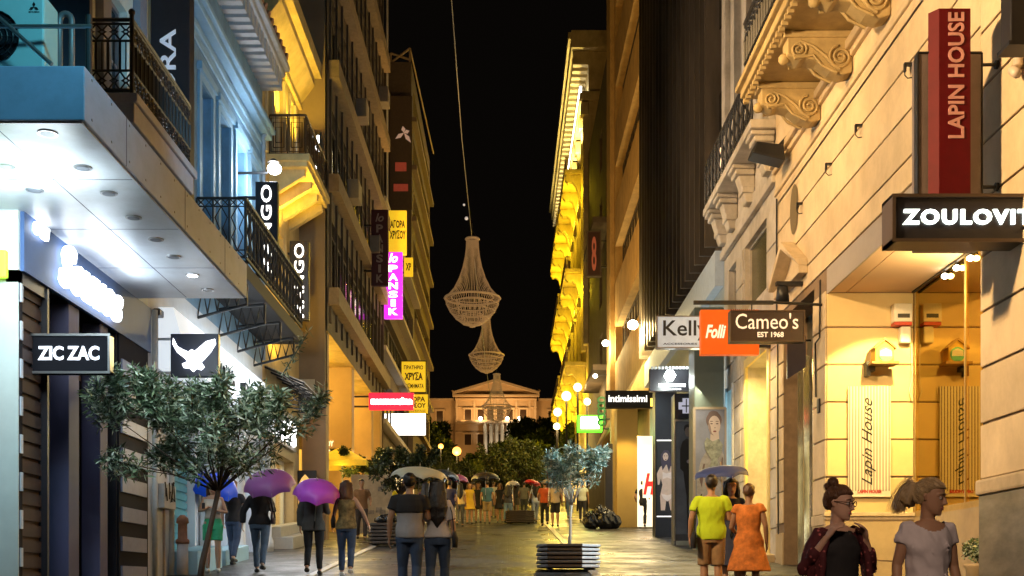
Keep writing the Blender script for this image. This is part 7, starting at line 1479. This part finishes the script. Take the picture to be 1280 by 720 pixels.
umbrella('bright blue umbrella behind the girl in green shorts', 270, 590, 64, 64.5, (.01, .09, .85), (R(24), R(12)), k='blue', flat=.6)
umbrella('pink umbrella in the crowd right of the long-haired woman', 574, 593, 26, 44, (.6, .12, .22), (0, R(8)), k='pink', flat=.5)
umbrella('dark umbrella edge just behind the pale beige one', 560, 588, 36, 62, (.03, .03, .03), (0, R(16)), k='dark', flat=.4)
umbrella('red umbrella in the crowd left of the small silver olive', 667, 600, 22, 36, (.6, .02, .02), (0, R(14)), k='red', flat=.4)
umbrella('small beige umbrella behind the man in the orange-red shirt', 686, 599, 20, 36, (.45, .36, .25), k='sand', flat=.4)
umbrella('wide dark umbrella in the middle of the crowd', 607, 590, 36, 38, (.05, .035, .02), k='brownblack', flat=.4)
umbrella('white dotted umbrella in the crowd right of mid street', 641, 601, 18, 36, (.5, .45, .4), k='white', flat=.5)

# --- the crowd further up the street: four figures copied with their own clothes
proto = {}
def PR(key, **kw):
    c0 = cloth('white_c', (.6, .55, .48), .05)
    proto[key] = person('x', 0, 0, 0, vox=.02, fing=False, top=(kw.pop('top', 'tee'), c0, kw.pop('hem', None)), bottom=(kw.pop('bot', 'trousers'), JEANS), shoes=SHOE, **kw)
PR('mb', sex='m', H=1.74, stride=.12, la=((.26, .02, 1.12), (.24, -.18, 1.02))); PR('wb', sex='f', H=1.66, hair=('long', 'black'), stride=-.2, extras=(bag(1, BLK, .95, .03, .12),)); PR('wd', sex='f', H=1.66, hair=('bob', 'brown'), top='dress', hem=.6, bot='shorts'); PR('mf', sex='m', H=1.76, bot='kneeshorts')
used = set(); CC = lambda k, c: cloth('crowd_'+k, c, .12)
crowd = [ # label, px, f/d, proto, rot, top, bottom
 ('person with long dark hair in a yellow outfit left of the couple', 475, 40, 'wb', 180, (.6, .42, .05), (.5, .33, .03)),
 ('person in bright yellow partly hidden by the man in black and grey', 489, 38, 'wd', 175, (.7, .6, .02), (.2, .15, .05)),
 ('person in a cream yellow top and grey trousers walking away in mid street', 575, 33, 'wb', 180, (.62, .45, .2), (.08, .08, .08)),
 ('person in a navy jacket next to the pink umbrella', 562, 37, 'mb', 170, (.04, .04, .12), (.02, .02, .03)),
 ('person in a yellow dress between the cream top and the black dress', 587, 31, 'wd', 20, (.6, .38, .03), (.4, .25, .03)),
 ('person in a short black dress with bare legs in mid crowd', 598, 30, 'wd', 10, (.02, .02, .02), (.02, .02, .02)),
 ('tall person in a teal blue shirt and khaki shorts', 609, 31, 'mf', 180, (.05, .13, .2), (.3, .22, .12)),
 ('person in black with bare legs right of the teal shirt', 625, 30, 'wd', 0, (.015, .015, .02), (.02, .02, .02)),
 ('person in a dark top and pale blue jeans at the centre right', 635, 31, 'wb', 170, (.04, .04, .06), (.16, .25, .4)),
 ('person in a white and blue outfit left of the red shirted man', 669, 30, 'wb', 195, (.5, .55, .7), (.25, .3, .4)),
 ('man in an orange red shirt and black trousers', 681, 32.5, 'mb', 180, (.55, .1, .03), (.015, .015, .015)),
 ('man in a cream shirt and black trousers beside the orange red shirt', 694, 33, 'mf', 178, (.55, .42, .28), (.015, .015, .015)),
 ('person in a white top behind the small silver olive trunk', 728, 29, 'mb', 170, (.7, .72, .75), (.03, .03, .05)),
 ('person in white right behind the olive tree trunk fork', 712, 27, 'wb', 5, (.7, .7, .72), (.15, .2, .4)),
 ('person all in black before the warm lit shop with the red letter', 803, 34.5, 'mb', 170, (.015, .015, .02), (.015, .015, .02)),
 ('person in dark clothes half hidden behind the black advertising column', 815, 33, 'wb', 200, (.02, .02, .03), (.02, .02, .03)),
 ('person in a plum top behind the couple in mid street', 532, 45, 'wb', 180, (.2, .04, .1), (.03, .03, .03)),
 ('person in a brown shirt left of the teal parasol lamp light', 452, 44, 'mb', 10, (.2, .1, .04), (.04, .03, .03)),
 ('person in a mustard shirt beside the black dress', 592, 27, 'mb', 180, (.5, .33, .05), (.1, .07, .04)),
 ('person in a white shirt at the back of the crowd in mid street', 617, 26, 'mf', 0, (.6, .55, .45), (.1, .1, .1)),
 ('person in a grey shirt at the back beside the far planter', 655, 26, 'mb', 175, (.2, .18, .15), (.05, .05, .05)),
 ('person in a cream dress at the far left of the back crowd', 503, 30, 'wd', 185, (.6, .45, .25), (.3, .2, .1)),
 ('person in an orange top at the back behind the long-haired woman', 550, 29, 'mb', 0, (.5, .2, .05), (.05, .04, .04)),
 ('person in black at the far back right of the yellow top', 645, 24, 'mf', 180, (.03, .03, .03), (.12, .1, .08)),
]
for i, (lb, px, fd, k, rot, ct, cb_) in enumerate(crowd):
    X, Y = at(px, fd); ov = {'tshirt': CC('t%d' % i, ct), 'dress': CC('t%d' % i, ct), 'trousers': CC('b%d' % i, cb_), 'shorts': CC('b%d' % i, cb_), 'body': SKIN['tan']}
    if k in used: o = copy_tree(proto[k], None, ov)
    else:
        o = proto[k]; used.add(k)
        for c in kids(o):
            n_ = c.name.split('.')[0]
            if n_ in ov: c.material_slots[0].link = 'OBJECT'; c.material_slots[0].material = ov[n_]
    if 'teal parasol' in lb: lb = 'person in a brown shirt by the torn poster wall'
    o.location = (X, Y, gz(Y)); o.rotation_euler = (0, 0, R(rot)); tag(o, lb, 'person', 'people in the crowd up the street')

# ================================================================== STREET LIGHT (unseen street lamps, plus spots added to brighten dim subjects)
for (x, y, z, e, c, tgt, an) in [
    (-3.6, 10.5, 9.0, 6500, (1, .66, .32), (5.4, 16.5, 7.0), 80),      # warm wash on the cream building
    (-3.0, 19.0, 12.5, 3600, (1, .62, .26), (5.4, 22.5, 10.0), 70),
    (1.0, 3.6, 4.6, 300, (1, .70, .5), (2.2, 7.6, 1.9), 80),  # added fill for the two women in front
    (-2.5, 27, 12, 2000, (1, .7, .4), (5.4, 30, 14), 80),
    (-3.5, 46, 9, 4600, (1, .56, .14), (5.5, 55, 24), 100),             # orange block
    (2.5, 40, 13, 420, (1, .62, .3), (-5.2, 44, 24), 100),            # office block, dim
    (3.5, 70, 16, 600, (1, .6, .25), (-6, 76, 24), 90),
    (4.8, 52, 13, 450, (1, .6, .22), (-5.6, 58, 14), 90),
    (-1.5, 14.5, 8.0, 900, (.3, .7, 1), (-6, 24, 10.5), 60),         # cool wash on the blue house
    (-2.0, 9.5, 9.5, 620, (.2, .75, .95), (-5.4, 12.6, 7.0), 50),
    (0, 40, 14, 200, (1, .66, .25), (0, 47, 3.5), 90),
    (-1, 62, 14, 300, (1, .68, .25), (0, 70, 5), 100),
    (0, 68, 12, 120, (1, .6, .25), (-1.9, 70, 19), 60)]:  # added floodlight aimed up at the nearest chandelier
    lamp('SPOT', (x, y, z), e, c, .35, tgt, an, .8, name='street_and_fill_light')
lamp('SPOT', (5.0, 21.2, 5.6), 1300, (.72, .92, 1), .2, (1.2, 22.3, 3.4), 44)
lamp('SPOT', (-1.5, 8, 8.5), 700, (1, .82, .6), .3, (-1.2, 16, 3.0), 36)  # added spot to brighten the pale umbrella and the couple's backs
lamp('POINT', (1.5, 47.5, 8.5), 120, (1, .75, .2), .3)  # added point light to brighten the yellow-green tree
lamp('SPOT', (-3.3, 12.2, 6.3), 330, (.82, .95, .95), .15, (-4.1, 16.6, 3.7), 36)  # added spot to brighten the large olive's crown
lamp('SPOT', (-3.9, 20.2, 7.2), 160, (.85, .9, 1), .2, (-3.7, 25, 3.5), 80)
lamp('AREA', (4.9, 28.5, 6.5), 60, (1, .85, .5), 2, (0, 27, 2), size_y=.5)
lamp('AREA', (-5.2, 28, 5.2), 90, (.9, .95, 1), 3, (-2, 25, 2), size_y=.5)
lamp('AREA', (-5.0, 40, 6.5), 160, (1, .7, .2), 3, (0, 40, 3), size_y=.8)
